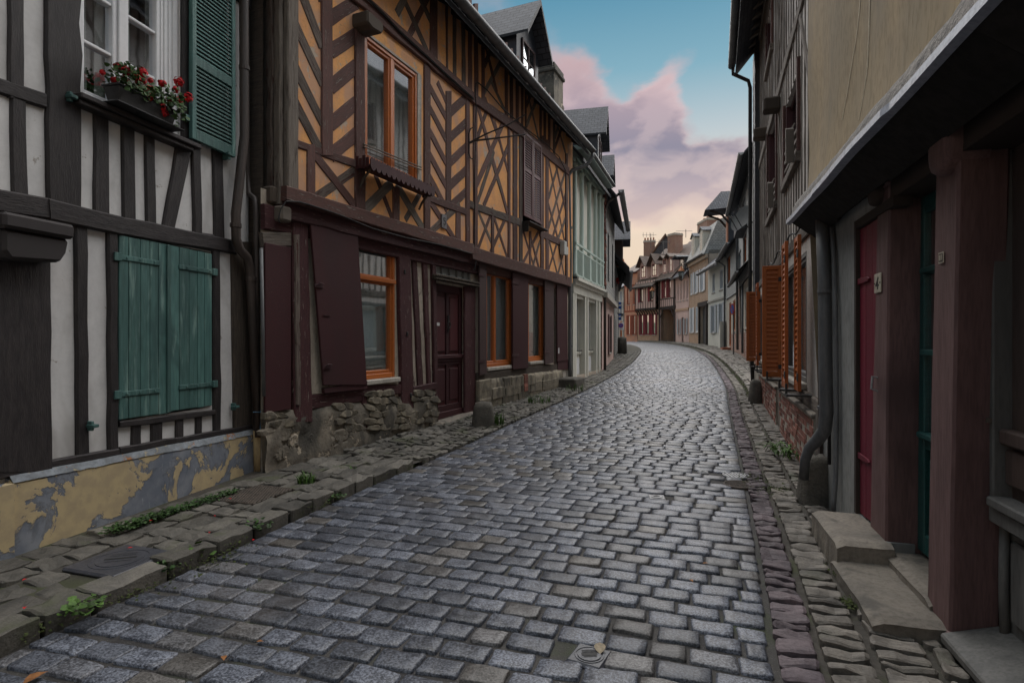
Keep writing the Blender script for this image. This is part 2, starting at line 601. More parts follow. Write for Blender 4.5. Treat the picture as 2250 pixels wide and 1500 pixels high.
gmat('plaster_white', (0.66, 0.65, 0.64), (0.56, 0.55, 0.545), 2.5, (1, 1, 1), 'obj', 0.85, 0.15, 30, wear=(0.36, 0.33, 0.30), wear_t=(0.655, 0.675), wear_s=7, stain=(0.36, 0.345, 0.33), stain_t=(0.50, 0.74), stain_s=2.4, var=0.05, grain=0.1)
gmat('plaster_orange', (0.86, 0.43, 0.155), (0.70, 0.345, 0.16), 3.0, (1, 1, 1), 'obj', 0.9, 0.6, 35, wear=(0.50, 0.40, 0.31), wear_t=(0.595, 0.63), wear_s=5.5, stain=(0.56, 0.33, 0.22), stain_t=(0.46, 0.58), stain_s=2.4, grain=0.2, wear2=(0.40, 0.25, 0.15), wear2_t=(0.65, 0.7), wear2_s=17, var=0.12)
gmat('plaster_cracked', (0.56, 0.49, 0.40), (0.40, 0.345, 0.275), 4.0, (1, 1, 0.5), 'obj', 0.9, 0.8, 35, wear=(0.13, 0.10, 0.085), wear_t=(0.60, 0.63), wear_s=9, var=0.2)
gmat('plaster_grey', (0.30, 0.29, 0.27), (0.21, 0.205, 0.195), 2.5, (1, 1, 1), 'obj', 0.9, 0.5, 40, stain=(0.12, 0.12, 0.11), stain_t=(0.5, 0.75), var=0.1)
gmat('plaster_base', (0.27, 0.235, 0.185), (0.135, 0.12, 0.10), 3.0, (1, 1, 1), 'obj', 0.95, 1.0, 30, wear=(0.40, 0.34, 0.265), wear_t=(0.57, 0.63), wear_s=4, stain=(0.055, 0.052, 0.046), stain_t=(0.46, 0.62), stain_s=1.9, var=0.2, dist=0.02)
gmat('stone_rubble', (0.27, 0.235, 0.175), (0.125, 0.11, 0.088), 5.0, (1, 1, 1), 'obj', 0.95, 1.0, 30, stain=(0.07, 0.063, 0.054), stain_t=(0.50, 0.64), stain_s=2.6, var=0.7, dist=0.02)
gmat('plaster_ochre', (0.40, 0.30, 0.175), (0.29, 0.235, 0.155), 1.6, (1, 1, 0.35), 'obj', 0.92, 0.5, 28, wear=(0.50, 0.42, 0.28), wear_t=(0.70, 0.78), wear_s=2.2, stain=(0.24, 0.20, 0.145), stain_t=(0.46, 0.7), stain_s=1.1, var=0.05)
gmat('render_grey', (0.30, 0.30, 0.285), (0.20, 0.205, 0.20), 2.0, (1, 1, 0.4), 'obj', 0.9, 0.4, 25, stain=(0.12, 0.125, 0.125), stain_t=(0.48, 0.75), stain_s=1.6, var=0.05)
gmat('mortar_rough', (0.36, 0.33, 0.30), (0.17, 0.16, 0.15), 18, (1, 1, 1), 'obj', 1.0, 1.0, 60, var=0.2, dist=0.03)
gmat('paint_maroon', (0.066, 0.019, 0.022), (0.046, 0.017, 0.019), 3, WOOD, 'obj', 0.62, 0.3, 8, wear=(0.15, 0.095, 0.088), wear_t=(0.64, 0.69), wear_s=3, var=0.3, stain=(0.045, 0.018, 0.02), stain_t=(0.5, 0.7))
gmat('paint_plum', (0.085, 0.050, 0.048), (0.058, 0.040, 0.040), 3, WOOD, 'obj', 0.66, 0.3, 8, var=0.3, wear=(0.15, 0.12, 0.11), wear_t=(0.70, 0.76), wear_s=2)
gmat('paint_door_red', (0.115, 0.024, 0.028), (0.075, 0.020, 0.024), 3, WOOD, 'obj', 0.5, 0.3, 8, var=0.2, stain=(0.05, 0.018, 0.02), stain_t=(0.5, 0.72), spec=0.45)
gmat('paint_orange', (0.54, 0.150, 0.026), (0.42, 0.110, 0.020), 3, WOOD, 'obj', 0.42, 0.2, 8, var=0.25, spec=0.5)
gmat('paint_orange_red', (0.42, 0.105, 0.018), (0.31, 0.076, 0.014), 3, WOOD, 'obj', 0.5, 0.2, 8, var=0.25, spec=0.4)
gmat('paint_teal', (0.072, 0.165, 0.150), (0.046, 0.110, 0.103), 2.2, (9, 9, 0.9), 'obj', 0.6, 0.35, 6, wear=(0.19, 0.30, 0.27), wear_t=(0.52, 0.74), wear_s=1.8, var=0.5, spec=0.4, stain=(0.034, 0.082, 0.078), stain_t=(0.5, 0.66), stain_s=3.5)
gmat('paint_teal_dark', (0.018, 0.085, 0.078), (0.014, 0.060, 0.058), 3, WOOD, 'obj', 0.42, 0.2, 8, var=0.2, spec=0.5)
gmat('paint_crimson', (0.19, 0.013, 0.034), (0.13, 0.011, 0.026), 3, WOOD, 'obj', 0.55, 0.25, 8, var=0.2, spec=0.4, stain=(0.13, 0.014, 0.028), stain_t=(0.5, 0.7))
gmat('paint_mauve', (0.170, 0.100, 0.096), (0.120, 0.070, 0.068), 2.4, (7, 7, 0.7), 'obj', 0.6, 0.25, 12, var=0.1, stain=(0.072, 0.042, 0.042), stain_t=(0.5, 0.72), stain_s=2.0, wear=(0.32, 0.22, 0.20), wear_t=(0.66, 0.8), wear_s=2)
gmat('paint_shopbrown', (0.115, 0.078, 0.066), (0.085, 0.062, 0.054), 2.4, (7, 7, 0.7), 'obj', 0.55, 0.2, 12, var=0.15, stain=(0.06, 0.046, 0.042), stain_t=(0.5, 0.72))
gmat('paint_shopgrey', (0.165, 0.16, 0.15), (0.115, 0.113, 0.107), 2.4, (5, 5, 0.8), 'obj', 0.6, 0.25, 12, var=0.15, stain=(0.10, 0.10, 0.098), stain_t=(0.5, 0.72))
gmat('paint_white', (0.74, 0.74, 0.75), (0.66, 0.67, 0.69), 3, (1, 1, 1), 'obj', 0.45, 0.1, 30, grain=0.08, var=0.06, spec=0.45)
gmat('paint_cream', (0.66, 0.64, 0.56), (0.58, 0.565, 0.50), 3, (1, 1, 0.6), 'obj', 0.6, 0.1, 30, grain=0.08, var=0.06, stain=(0.50, 0.485, 0.43), stain_t=(0.5, 0.75))
gmat('paint_celadon', (0.46, 0.545, 0.49), (0.40, 0.475, 0.43), 3, (1, 1, 0.6), 'obj', 0.55, 0.1, 30, var=0.1, grain=0.08)
gmat('sill_stone', (0.50, 0.46, 0.40), (0.36, 0.33, 0.29), 8, (1, 1, 1), 'obj', 0.9, 0.6, 50, var=0.2)
gmat('step_stone', (0.245, 0.215, 0.178), (0.155, 0.138, 0.118), 3, (1, 1, 1), 'obj', 0.85, 0.8, 40, stain=(0.075, 0.07, 0.062), stain_t=(0.50, 0.66), stain_s=3.5, var=0.2, dist=0.015)
gmat('stone_dark', (0.13, 0.118, 0.10), (0.075, 0.07, 0.062), 6, (1, 1, 1), 'obj', 0.9, 1.0, 40, stain=(0.20, 0.18, 0.155), stain_t=(0.56, 0.75), stain_s=4, var=0.2, dist=0.02)
gmat('zinc', (0.145, 0.148, 0.152), (0.098, 0.10, 0.104), 4, (3, 3, 0.6), 'obj', 0.5, 0.15, 20, var=0.15, stain=(0.06, 0.058, 0.058), stain_t=(0.5, 0.75), spec=0.5)
gmat('pipe_brown', (0.070, 0.052, 0.045), (0.050, 0.040, 0.036), 4, (3, 3, 0.6), 'obj', 0.5, 0.15, 20, var=0.1, spec=0.5)
gmat('pipe_cream', (0.50, 0.37, 0.20), (0.40, 0.29, 0.16), 4, (3, 3, 0.6), 'obj', 0.6, 0.2, 20, var=0.1, stain=(0.24, 0.17, 0.10), stain_t=(0.55, 0.75), stain_s=4)
gmat('lead', (0.30, 0.33, 0.40), (0.24, 0.27, 0.33), 4, (2, 2, 2), 'obj', 0.45, 0.2, 20, var=0.1, spec=0.5)
gmat('iron', (0.030, 0.026, 0.025), (0.020, 0.018, 0.018), 8, (1, 1, 1), 'obj', 0.6, 0.3, 40, var=0.2, spec=0.5)
gmat('iron_maroon', (0.060, 0.020, 0.024), (0.042, 0.016, 0.018), 8, (1, 1, 1), 'obj', 0.5, 0.3, 40, var=0.2, spec=0.5)
gmat('cable', (0.018, 0.016, 0.016), (0.012, 0.011, 0.011), 8, (1, 1, 1), 'obj', 0.7, 0.1, 40, var=0.1)
gmat('slate', (0.060, 0.064, 0.075), (0.040, 0.043, 0.052), 6, (1, 1, 1), 'obj', 0.55, 0.5, 30, var=0.5, spec=0.4)
gmat('roof_tile', (0.135, 0.080, 0.055), (0.085, 0.058, 0.045), 8, (1, 1, 1), 'obj', 0.9, 0.7, 30, var=0.4, wear=(0.14, 0.15, 0.06), wear_t=(0.62, 0.72), wear_s=3)
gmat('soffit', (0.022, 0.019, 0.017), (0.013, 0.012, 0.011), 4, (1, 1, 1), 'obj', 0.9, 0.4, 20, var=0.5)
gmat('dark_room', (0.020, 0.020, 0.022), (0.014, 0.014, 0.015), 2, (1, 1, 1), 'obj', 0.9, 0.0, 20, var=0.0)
gmat('curtain', (0.82, 0.82, 0.79), (0.72, 0.72, 0.70), 4, (6, 6, 0.5), 'obj', 0.95, 0.1, 40, var=0.1)
gmat('curtain_blue', (0.62, 0.72, 0.71), (0.52, 0.62, 0.61), 14, (1, 1, 1), 'obj', 0.95, 0.1, 60, var=0.1)
gmat('glass_frost', (0.30, 0.31, 0.30), (0.24, 0.25, 0.245), 5, (1, 1, 1), 'obj', 0.3, 0.05, 30, var=0.2, spec=0.6, grain=0.1)
gmat('brick', (0.30, 0.125, 0.092), (0.20, 0.085, 0.068), 9, (1, 1, 1), 'piece', 0.92, 0.8, 60, wear=(0.33, 0.25, 0.20), wear_t=(0.64, 0.74), wear_s=9, var=0.9, dist=0.006)
gmat('brick_mortar', (0.48, 0.43, 0.36), (0.36, 0.32, 0.27), 9, (1, 1, 1), 'obj', 0.95, 0.9, 50, stain=(0.13, 0.115, 0.095), stain_t=(0.52, 0.74), var=0.1)
gmat('plaster_pink', (0.70, 0.50, 0.44), (0.61, 0.43, 0.38), 1.5, (1, 1, 0.6), 'obj', 0.9, 0.2, 20, stain=(0.42, 0.33, 0.30), stain_t=(0.5, 0.75), stain_s=0.7, var=0.05)
gmat('plaster_peach', (0.56, 0.37, 0.25), (0.46, 0.31, 0.215), 1.5, (1, 1, 0.6), 'obj', 0.9, 0.3, 20, stain=(0.36, 0.25, 0.18), stain_t=(0.5, 0.75), stain_s=0.8, var=0.05)
gmat('plaster_salmon', (0.76, 0.40, 0.27), (0.66, 0.34, 0.23), 1.5, (1, 1, 0.6), 'obj', 0.9, 0.2, 20, stain=(0.48, 0.33, 0.26), stain_t=(0.5, 0.75), var=0.05)
gmat('plaster_far', (0.56, 0.53, 0.47), (0.47, 0.45, 0.41), 1.5, (1, 1, 0.6), 'obj', 0.9, 0.2, 20, stain=(0.28, 0.265, 0.24), stain_t=(0.5, 0.75), var=0.05)
gmat('timber_salmon', (0.40, 0.12, 0.075), (0.30, 0.095, 0.06), 5, (1, 6, 1), 'uv', 0.85, 0.3, 30, var=0.3)
gmat('timber_dark', (0.050, 0.036, 0.030), (0.034, 0.027, 0.024), 5, (1, 6, 1), 'uv', 0.85, 0.5, 30, var=0.3)
gmat('paint_red_far', (0.26, 0.030, 0.045), (0.18, 0.026, 0.036), 3, WOOD, 'obj', 0.6, 0.2, 8, var=0.3)
gmat('paint_palegrey', (0.50, 0.52, 0.54), (0.42, 0.44, 0.46), 3, WOOD, 'obj', 0.6, 0.2, 8, var=0.15)
gmat('gate_grey', (0.14, 0.135, 0.13), (0.095, 0.093, 0.09), 3, WOOD, 'obj', 0.75, 0.4, 8, var=0.3)
gmat('terracotta', (0.34, 0.12, 0.06), (0.25, 0.09, 0.05), 9, (1, 1, 1), 'obj', 0.85, 0.4, 30, var=0.3)
gmat('lamp_copper', (0.42, 0.15, 0.05), (0.32, 0.11, 0.04), 9, (1, 1, 1), 'obj', 0.5, 0.2, 30, var=0.1)
gmat('sign_white', (0.70, 0.70, 0.69), (0.66, 0.66, 0.65), 3, (1, 1, 1), 'obj', 0.5, 0.0, 30, var=0.0)
gmat('sign_red', (0.42, 0.025, 0.03), (0.38, 0.022, 0.028), 3, (1, 1, 1), 'obj', 0.5, 0.0, 30, var=0.0)
gmat('sign_blue', (0.030, 0.085, 0.30), (0.028, 0.075, 0.27), 3, (1, 1, 1), 'obj', 0.5, 0.0, 30, var=0.0)
gmat('plastic_white', (0.55, 0.55, 0.52), (0.48, 0.48, 0.46), 4, (1, 1, 1), 'obj', 0.6, 0.1, 30, var=0.05)
gmat('plate_ivory', (0.55, 0.50, 0.40), (0.48, 0.44, 0.35), 4, (1, 1, 1), 'obj', 0.5, 0.1, 30, var=0.05)
gmat('ink', (0.02, 0.02, 0.02), (0.03, 0.03, 0.03), 20, (1, 1, 1), 'obj', 0.6, 0.1, 30, var=0.0)
gmat('plate_zinc', (0.22, 0.21, 0.215), (0.15, 0.145, 0.15), 14, (1, 1, 1), 'obj', 0.6, 0.3, 60, var=0.0)
gmat('cast_iron', (0.060, 0.062, 0.075), (0.040, 0.042, 0.052), 14, (1, 1, 1), 'obj', 0.42, 0.3, 60, var=0.1, spec=0.6)
gmat('cast_steel', (0.30, 0.30, 0.31), (0.24, 0.24, 0.25), 14, (1, 1, 1), 'obj', 0.45, 0.3, 60, var=0.1, spec=0.6)
gmat('cast_rust', (0.125, 0.10, 0.082), (0.075, 0.064, 0.056), 14, (1, 1, 1), 'obj', 0.8, 0.8, 60, var=0.1)
gmat('plastic_box', (0.030, 0.030, 0.031), (0.022, 0.022, 0.023), 4, (1, 1, 1), 'obj', 0.5, 0.1, 30, var=0.05, spec=0.5)
gmat('petal_red', (0.62, 0.012, 0.018), (0.42, 0.008, 0.012), 20, (1, 1, 1), 'obj', 0.6, 0.0, 30, var=0.6)
gmat('leaf', (0.050, 0.105, 0.026), (0.032, 0.068, 0.018), 14, (1, 1, 1), 'obj', 0.6, 0.1, 30, var=1.0)
gmat('leaf_bright', (0.078, 0.150, 0.028), (0.048, 0.100, 0.020), 14, (1, 1, 1), 'obj', 0.6, 0.1, 30, var=0.9)
gmat('moss', (0.055, 0.070, 0.020), (0.032, 0.042, 0.014), 20, (1, 1, 1), 'obj', 1.0, 0.6, 60, var=0.4)
gmat('leaf_dead', (0.30, 0.13, 0.045), (0.20, 0.085, 0.03), 30, (1, 1, 1), 'obj', 0.8, 0.2, 60, var=0.6)
gmat('bark', (0.10, 0.075, 0.05), (0.06, 0.045, 0.032), 8, (4, 4, 0.7), 'obj', 0.95, 0.8, 30, var=0.2)
gmat('hill_green', (0.085, 0.095, 0.045), (0.05, 0.062, 0.028), 0.4, (1, 1, 1), 'obj', 1.0, 0.5, 3, var=0.0, dist=0.5)
gmat('earth', (0.085, 0.076, 0.064), (0.052, 0.047, 0.041), 3, (1, 1, 1), 'obj', 0.95, 0.7, 40, stain=(0.055, 0.062, 0.03), stain_t=(0.52, 0.68), stain_s=2, var=0.0)
gmat('flagstone', (0.150, 0.138, 0.118), (0.078, 0.073, 0.065), 4.5, (1, 1, 1), 'obj', 0.78, 0.8, 55, stain=(0.075, 0.080, 0.046), stain_t=(0.55, 0.70), stain_s=2.6, var=0.65, dist=0.012, spec=0.35)
gmat('sett_tan', (0.195, 0.172, 0.145), (0.105, 0.094, 0.082), 5.5, (1, 1, 1), 'obj', 0.72, 0.8, 60, stain=(0.09, 0.092, 0.062), stain_t=(0.55, 0.72), stain_s=2.2, var=0.6, dist=0.012, spec=0.4)
gmat('sett_purple', (0.150, 0.115, 0.122), (0.080, 0.064, 0.072), 5.5, (1, 1, 1), 'obj', 0.7, 0.8, 60, var=0.8, dist=0.012, spec=0.4)


def special():
    # granite setts: pale crystals in a dark ground
    w, bs = start('sett_granite')
    v = coords(w, 'obj')
    n1 = w.noise(v, 95.0, 3, 0.6)
    n2 = w.noise(v, 210.0, 2, 0.6)
    n3 = w.noise(v, 9.0, 5, 0.65)
    at = w.n('ShaderNodeAttribute', attribute_name='rnd')
    sp = w.step(w.math('ADD', w.math('ADD', w.math('MULTIPLY', n1, 0.60), w.math('MULTIPLY', n2, 0.24)), w.math('MULTIPLY', n3, 0.26)), 0.46, 0.66)
    c = w.mix(sp, (0.024, 0.027, 0.036), (0.175, 0.19, 0.228))
    c = w.mix(w.step(w.math('FRACT', w.math('MULTIPLY', at.outputs['Fac'], 7.3)), 0.74, 1.0), c, w.mix(sp, (0.040, 0.036, 0.032), (0.150, 0.14, 0.13)))
    k = w.math('ADD', w.math('MULTIPLY', at.outputs['Fac'], 0.8), 0.5)
    c = w.mix(1.0, c, w.n('ShaderNodeCombineColor', i_0=k, i_1=k, i_2=k).outputs[0], 'MULTIPLY')
    c = w.mix(w.math('MULTIPLY', w.step(w.noise(v, 0.8, 4), 0.5, 0.7), 0.30), c, (0.15, 0.125, 0.10))
    w.put(bs.inputs['Base Color'], c)
    w.put(bs.inputs['Roughness'], w.math('ADD', w.math('MULTIPLY', n3, 0.35), 0.27))
    bs.inputs['Specular IOR Level'].default_value = 0.5
    bump(w, bs, w.math('ADD', w.math('MULTIPLY', n1, 0.4), w.math('MULTIPLY', n3, 0.9)), 0.7, 0.007)
    # bed between the setts
    w, bs = start('road_bed')
    v = coords(w, 'obj')
    n1 = w.noise(v, 3.0, 5, 0.6)
    n2 = w.noise(v, 120.0, 3, 0.6)
    c = w.mix(w.step(n1, 0.35, 0.65), (0.026, 0.024, 0.024), (0.050, 0.046, 0.042))
    c = w.mix(w.math('MULTIPLY', w.step(n2, 0.55, 0.7), 0.5), c, (0.17, 0.16, 0.15))
    c = w.mix(w.math('MULTIPLY', w.step(w.noise(v, 1.1, 5, 0.65), 0.54, 0.66), 0.7), c, (0.045, 0.058, 0.022))
    w.put(bs.inputs['Base Color'], c)
    bs.inputs['Roughness'].default_value = 0.85
    bump(w, bs, n2, 0.7, 0.006)
    # distant paving: courses too small to build
    w, bs = start('road_far')
    tc = w.n('ShaderNodeTexCoord')
    br = w.n('ShaderNodeTexBrick', i_Vector=tc.outputs['UV'])
    br.inputs['Scale'].default_value = 1.0
    br.inputs['Brick Width'].default_value = 0.21
    br.inputs['Row Height'].default_value = 0.15
    br.inputs['Mortar Size'].default_value = 0.012
    br.inputs['Color1'].default_value = (0.085, 0.09, 0.10, 1)
    br.inputs['Color2'].default_value = (0.13, 0.135, 0.15, 1)
    br.inputs['Mortar'].default_value = (0.045, 0.045, 0.047, 1)
    w.put(bs.inputs['Base Color'], br.outputs[0])
    bs.inputs['Roughness'].default_value = 0.6
    bump(w, bs, w.math('SUBTRACT', w.noise(coords(w, 'obj'), 6.0, 4, 0.6), br.outputs[1]), 0.9, 0.03)
    # peeling plinth paint: ochre over blue grey
    w, bs = start('plinth_peeling')
    v = coords(w, 'obj', (1, 1, 1.0))
    n = w.noise(v, 2.1, 10, 0.62, 0.5)
    nb = w.noise(v, 11.0, 6, 0.6)
    mk = w.step(n, 0.497, 0.512)
    och = w.mix(w.step(nb, 0.35, 0.65), (0.50, 0.395, 0.225), (0.41, 0.325, 0.20))
    blue = w.mix(w.step(w.noise(v, 5, 5), 0.35, 0.68), (0.145, 0.165, 0.205), (0.245, 0.26, 0.29))
    bl2 = w.mix(w.step(w.noise(coords(w, 'obj', (9, 9, 1.5)), 3, 6, 0.7), 0.60, 0.72), blue, (0.46, 0.46, 0.47))
    c = w.mix(mk, bl2, och)
    edge = w.math('MULTIPLY', w.step(n, 0.47, 0.497), w.math('SUBTRACT', 1.0, mk))
    c = w.mix(w.math('MULTIPLY', edge, 0.45), c, (0.07, 0.075, 0.085))
    w.put(bs.inputs['Base Color'], c)
    bs.inputs['Roughness'].default_value = 0.85
    bump(w, bs, w.math('ADD', mk, w.math('MULTIPLY', nb, 0.5)), 0.55, 0.006)
    # window glass
    for nm, tint, refl in (('glass', (0.92, 0.95, 0.95), 0.30), ('glass_milk', (0.60, 0.62, 0.60), 0.16)):
        mt = bpy.data.materials.new(nm)
        mt.use_nodes = True
        mt.node_tree.nodes.clear()
        w = NT(mt.node_tree)
        tr = w.n('ShaderNodeBsdfTransparent', i_0=tint)
        gl = w.n('ShaderNodeBsdfGlossy', i_0=(0.85, 0.88, 0.92), i_1=0.03)
        lw = w.n('ShaderNodeFresnel', i_0=1.45)
        bn = w.n('ShaderNodeBump', i_Height=w.noise(coords(w, 'obj'), 2.2, 2, 0.5))
        bn.inputs['Strength'].default_value = 0.05
        bn.inputs['Distance'].default_value = 0.02
        w.put(gl.inputs['Normal'], bn.outputs[0])
        f_ = w.math('ADD', w.math('MULTIPLY', lw.outputs[0], 0.6), refl * 0.1, clamp=True)
        mx = w.n('ShaderNodeMixShader', i_0=f_)
        mt.node_tree.links.new(tr.outputs[0], mx.inputs[1])
        mt.node_tree.links.new(gl.outputs[0], mx.inputs[2])
        out = w.n('ShaderNodeOutputMaterial')
        mt.node_tree.links.new(mx.outputs[0], out.inputs[0])
        MAT[nm] = mt
    # walls hung with slates or faced in brick, too far to build piece by piece
    for nm, bw, rh, ms, c1, c2, cm in (('slate_hung', 0.22, 0.13, 0.012, (0.29, 0.285, 0.27), (0.40, 0.395, 0.37), (0.14, 0.14, 0.135)),
                                       ('slate_roof', 0.22, 0.13, 0.012, (0.050, 0.054, 0.066), (0.085, 0.090, 0.105), (0.022, 0.023, 0.027)),
                                       ('brick_far', 0.22, 0.07, 0.012, (0.30, 0.115, 0.075), (0.21, 0.08, 0.055), (0.42, 0.35, 0.28)),
                                       ('brick_warm', 0.22, 0.07, 0.012, (0.46, 0.27, 0.16), (0.36, 0.20, 0.12), (0.46, 0.37, 0.28)),
                                       ('tile_far', 0.17, 0.11, 0.012, (0.15, 0.095, 0.068), (0.095, 0.066, 0.05), (0.05, 0.04, 0.035))):
        w, bs = start(nm)
        tc = w.n('ShaderNodeTexCoord')
        br = w.n('ShaderNodeTexBrick', i_Vector=tc.outputs['UV'])
        br.inputs['Scale'].default_value = 1.0
        br.inputs['Brick Width'].default_value = bw
        br.inputs['Row Height'].default_value = rh
        br.inputs['Mortar Size'].default_value = ms
        for k_, c_ in (('Color1', c1), ('Color2', c2), ('Mortar', cm)):
            br.inputs[k_].default_value = (*c_, 1)
        c = w.mix(w.math('MULTIPLY', w.step(w.noise(coords(w, 'obj'), 1.3, 5), 0.45, 0.7), 0.35), br.outputs[0], tuple(x * 0.55 for x in c1))
        w.put(bs.inputs['Base Color'], c)
        bs.inputs['Roughness'].default_value = 0.7
        bump(w, bs, w.math('SUBTRACT', 1.0, br.outputs[1]), 0.7, 0.012)


special()
# ---------------------------------------------------------------- ground, street and pavements
def poly_at(poly, Y):
    for (x0, y0), (x1, y1) in zip(poly, poly[1:]):
        if y0 <= Y <= y1:
            return x0 + (x1 - x0) * (Y - y0) / (y1 - y0)
    return poly[0][0] if Y < poly[0][1] else poly[-1][0]


def smooth(poly, n=3):
    for _ in range(n):
        out = [poly[0]]
        for a, b in zip(poly, poly[1:]):
            out += [(a[0] * .75 + b[0] * .25, a[1] * .75 + b[1] * .25), (a[0] * .25 + b[0] * .75, a[1] * .25 + b[1] * .75)]
        out.append(poly[-1])
        poly = out
    return poly


LEFT = smooth([(-4.6, -5), (-3.3, -1), (-2.36, 2.6), (-2.06, 3.43), (-1.80, 4.33), (-1.50, 5.2), (-1.20, 6.0), (-0.72, 7.15), (0.06, 9.34), (1.37, 12.67), (2.94, 17.1), (4.81, 23.1), (6.75, 30.2), (8.7, 38), (9.9, 46.0), (9.6, 51), (7.5, 54.5), (3, 57), (-8, 60)], 2)
RIGHT = smooth([(-1.2, -5), (0.2, -0.8), (1.15, 2.46), (1.40, 3.08), (1.98, 4.66), (2.76, 6.86), (4.07, 10.6), (5.5, 14.5), (8.2, 23.1), (10.25, 30.2), (12.1, 38), (13.25, 45.7), (13.4, 51), (12.5, 55.5), (9.5, 58.5), (4, 61), (-8, 64)], 2)
CENT = smooth([(-2.9, -5), (-1.55, -1), (-0.58, 2.55), (0.62, 6.0), (3.0, 12.7), (4.6, 17.1), (6.6, 23.1), (8.5, 30.2), (10.4, 38), (11.6, 46), (11.4, 51.5), (9.8, 55.3), (6.2, 58), (-8, 62)], 3)


def resample(poly, step):
    out, acc, s = [], 0.0, 0.0
    for a, b in zip(poly, poly[1:]):
        a, b = Vector(a), Vector(b)
        L = (b - a).length
        while acc <= s + L:
            out.append((a.lerp(b, (acc - s) / L), (b - a).normalized()))
            acc += step
        s += L
    return out


def hit(p, d, poly):
    """distance along p + d*t to the polyline, nearest positive"""
    best = None
    for a, b in zip(poly, poly[1:]):
        ax, ay = a[0] - p.x, a[1] - p.y
        ex, ey = b[0] - a[0], b[1] - a[1]
        det = d.x * (-ey) + ex * d.y
        if abs(det) < 1e-9:
            continue
        t = (ax * (-ey) + ex * ay) / det
        s = (d.x * ay - d.y * ax) / det
        if t > 0 and -0.001 <= s <= 1.001 and (best is None or t < best):
            best = t
    return best if best is not None else 2.0


def stone(m, c, h, z0=None, nx=4, ny=4, rnd=None, rough=0.004, bev=0.018, skirt=0.05, rag=0.0, tilt=0.03):
    """a paving stone on four plan corners (counter-clockwise), rounded edges, uneven top"""
    c = [Vector((p[0], p[1])) for p in c]
    if z0 is None:
        z0 = lambda p: gz(p.y)
    sd_ = R(0, 200)
    tx, ty = R(-tilt, tilt), R(-tilt, tilt)
    cen = (c[0] + c[1] + c[2] + c[3]) / 4
    L1, L2 = (c[1] - c[0]).length, (c[3] - c[0]).length
    vs, fs = [], []
    nx = max(3, nx)
    ny = max(3, ny)
    bx_, by_ = min(0.35, bev / max(L1, 0.02)), min(0.35, bev / max(L2, 0.02))
    sx = [0, bx_] + [bx_ + (1 - 2 * bx_) * i / (nx - 2) for i in range(1, nx - 2)] + [1 - bx_, 1]
    sy = [0, by_] + [by_ + (1 - 2 * by_) * i / (ny - 2) for i in range(1, ny - 2)] + [1 - by_, 1]
    X, Y = len(sx), len(sy)
    for j, t in enumerate(sy):
        for i, s in enumerate(sx):
            ex, ey = i in (0, X - 1), j in (0, Y - 1)
            ss, tt = s, t
            if ex and ey:
                ss = 0.5 + (s - 0.5) * (1 - bx_ * 0.9)
                tt = 0.5 + (t - 0.5) * (1 - by_ * 0.9)
            p = (c[0] * (1 - ss) + c[1] * ss) * (1 - tt) + (c[3] * (1 - ss) + c[2] * ss) * tt
            if rag and (ex or ey):
                p = p + Vector((noise.noise(Vector((p.x * 9, p.y * 9, sd_))), noise.noise(Vector((p.x * 9, p.y * 9, sd_ + 7))))) * rag
            z = z0(p) + h + tx * (p.x - cen.x) + ty * (p.y - cen.y) + rough * 2 * noise.noise(Vector((p.x * 14, p.y * 14, sd_)))
            if ex or ey:
                z -= bev * 0.55 if not (ex and ey) else bev * 0.8
            vs.append(Vector((p.x, p.y, z)))
    for j in range(Y - 1):
        for i in range(X - 1):
            fs.append((j * X + i, j * X + i + 1, (j + 1) * X + i + 1, (j + 1) * X + i))
    ring = [i for i in range(X)] + [j * X + X - 1 for j in range(1, Y)] + [(Y - 1) * X + i for i in range(X - 2, -1, -1)] + [j * X for j in range(Y - 2, 0, -1)]
    o = len(vs)
    for k in ring:
        vs.append(vs[k] - Vector((0, 0, skirt)))
    n = len(ring)
    for k in range(n):
        fs.append((ring[k], o + k, o + (k + 1) % n, ring[(k + 1) % n]))
    m.add(vs, fs, rnd=rnd)


def ribbon(name, rows, mat, parent=None, kind='structure'):
    """surface over rows of points (each row the same count), metric uv"""
    m = Mesh()
    nc = len(rows[0])
    vs, uvs, fs = [], [], []
    s = 0.0
    for j, r in enumerate(rows):
        if j:
            s += (Vector(r[nc // 2]) - Vector(rows[j - 1][nc // 2])).length
        t = 0.0
        for i, p in enumerate(r):
            if i:
                t += (Vector(p) - Vector(r[i - 1])).length
            vs.append(Vector(p))
            uvs.append((t, s))
    for j in range(len(rows) - 1):
        for i in range(nc - 1):
            fs.append((j * nc + i, j * nc + i + 1, (j + 1) * nc + i + 1, (j + 1) * nc + i))
    m.add(vs, fs, uvs, 0.5)
    return obj(name, m, mat, parent, smooth=True, kind=kind)


# terrain
m = Mesh()
ys = [-40, -20, -10, -4, 0, 3, 6, 9, 14, 20, 30, 45, 60, 75, 100, 160, 300, 700]
xs = [-500, -120, -40, -15, -6, 0, 6, 15, 30, 60, 150, 500]
for y in ys:
    for x in xs:
        m.v.append(Vector((x, y, gz(min(y, 75)) - 0.12)))
        m.uv.append((x, y))
        m.r.append(0.5)
for j in range(len(ys) - 1):
    for i in range(len(xs) - 1):
        m.f.append([j * len(xs) + i, j * len(xs) + i + 1, (j + 1) * len(xs) + i + 1, (j + 1) * len(xs) + i])
obj('ground', m, 'earth', kind='structure')


def crown(off, half):                       # the street is a little higher in its middle
    return 0.035 * (1 - (off / max(half, 0.5)) ** 2)


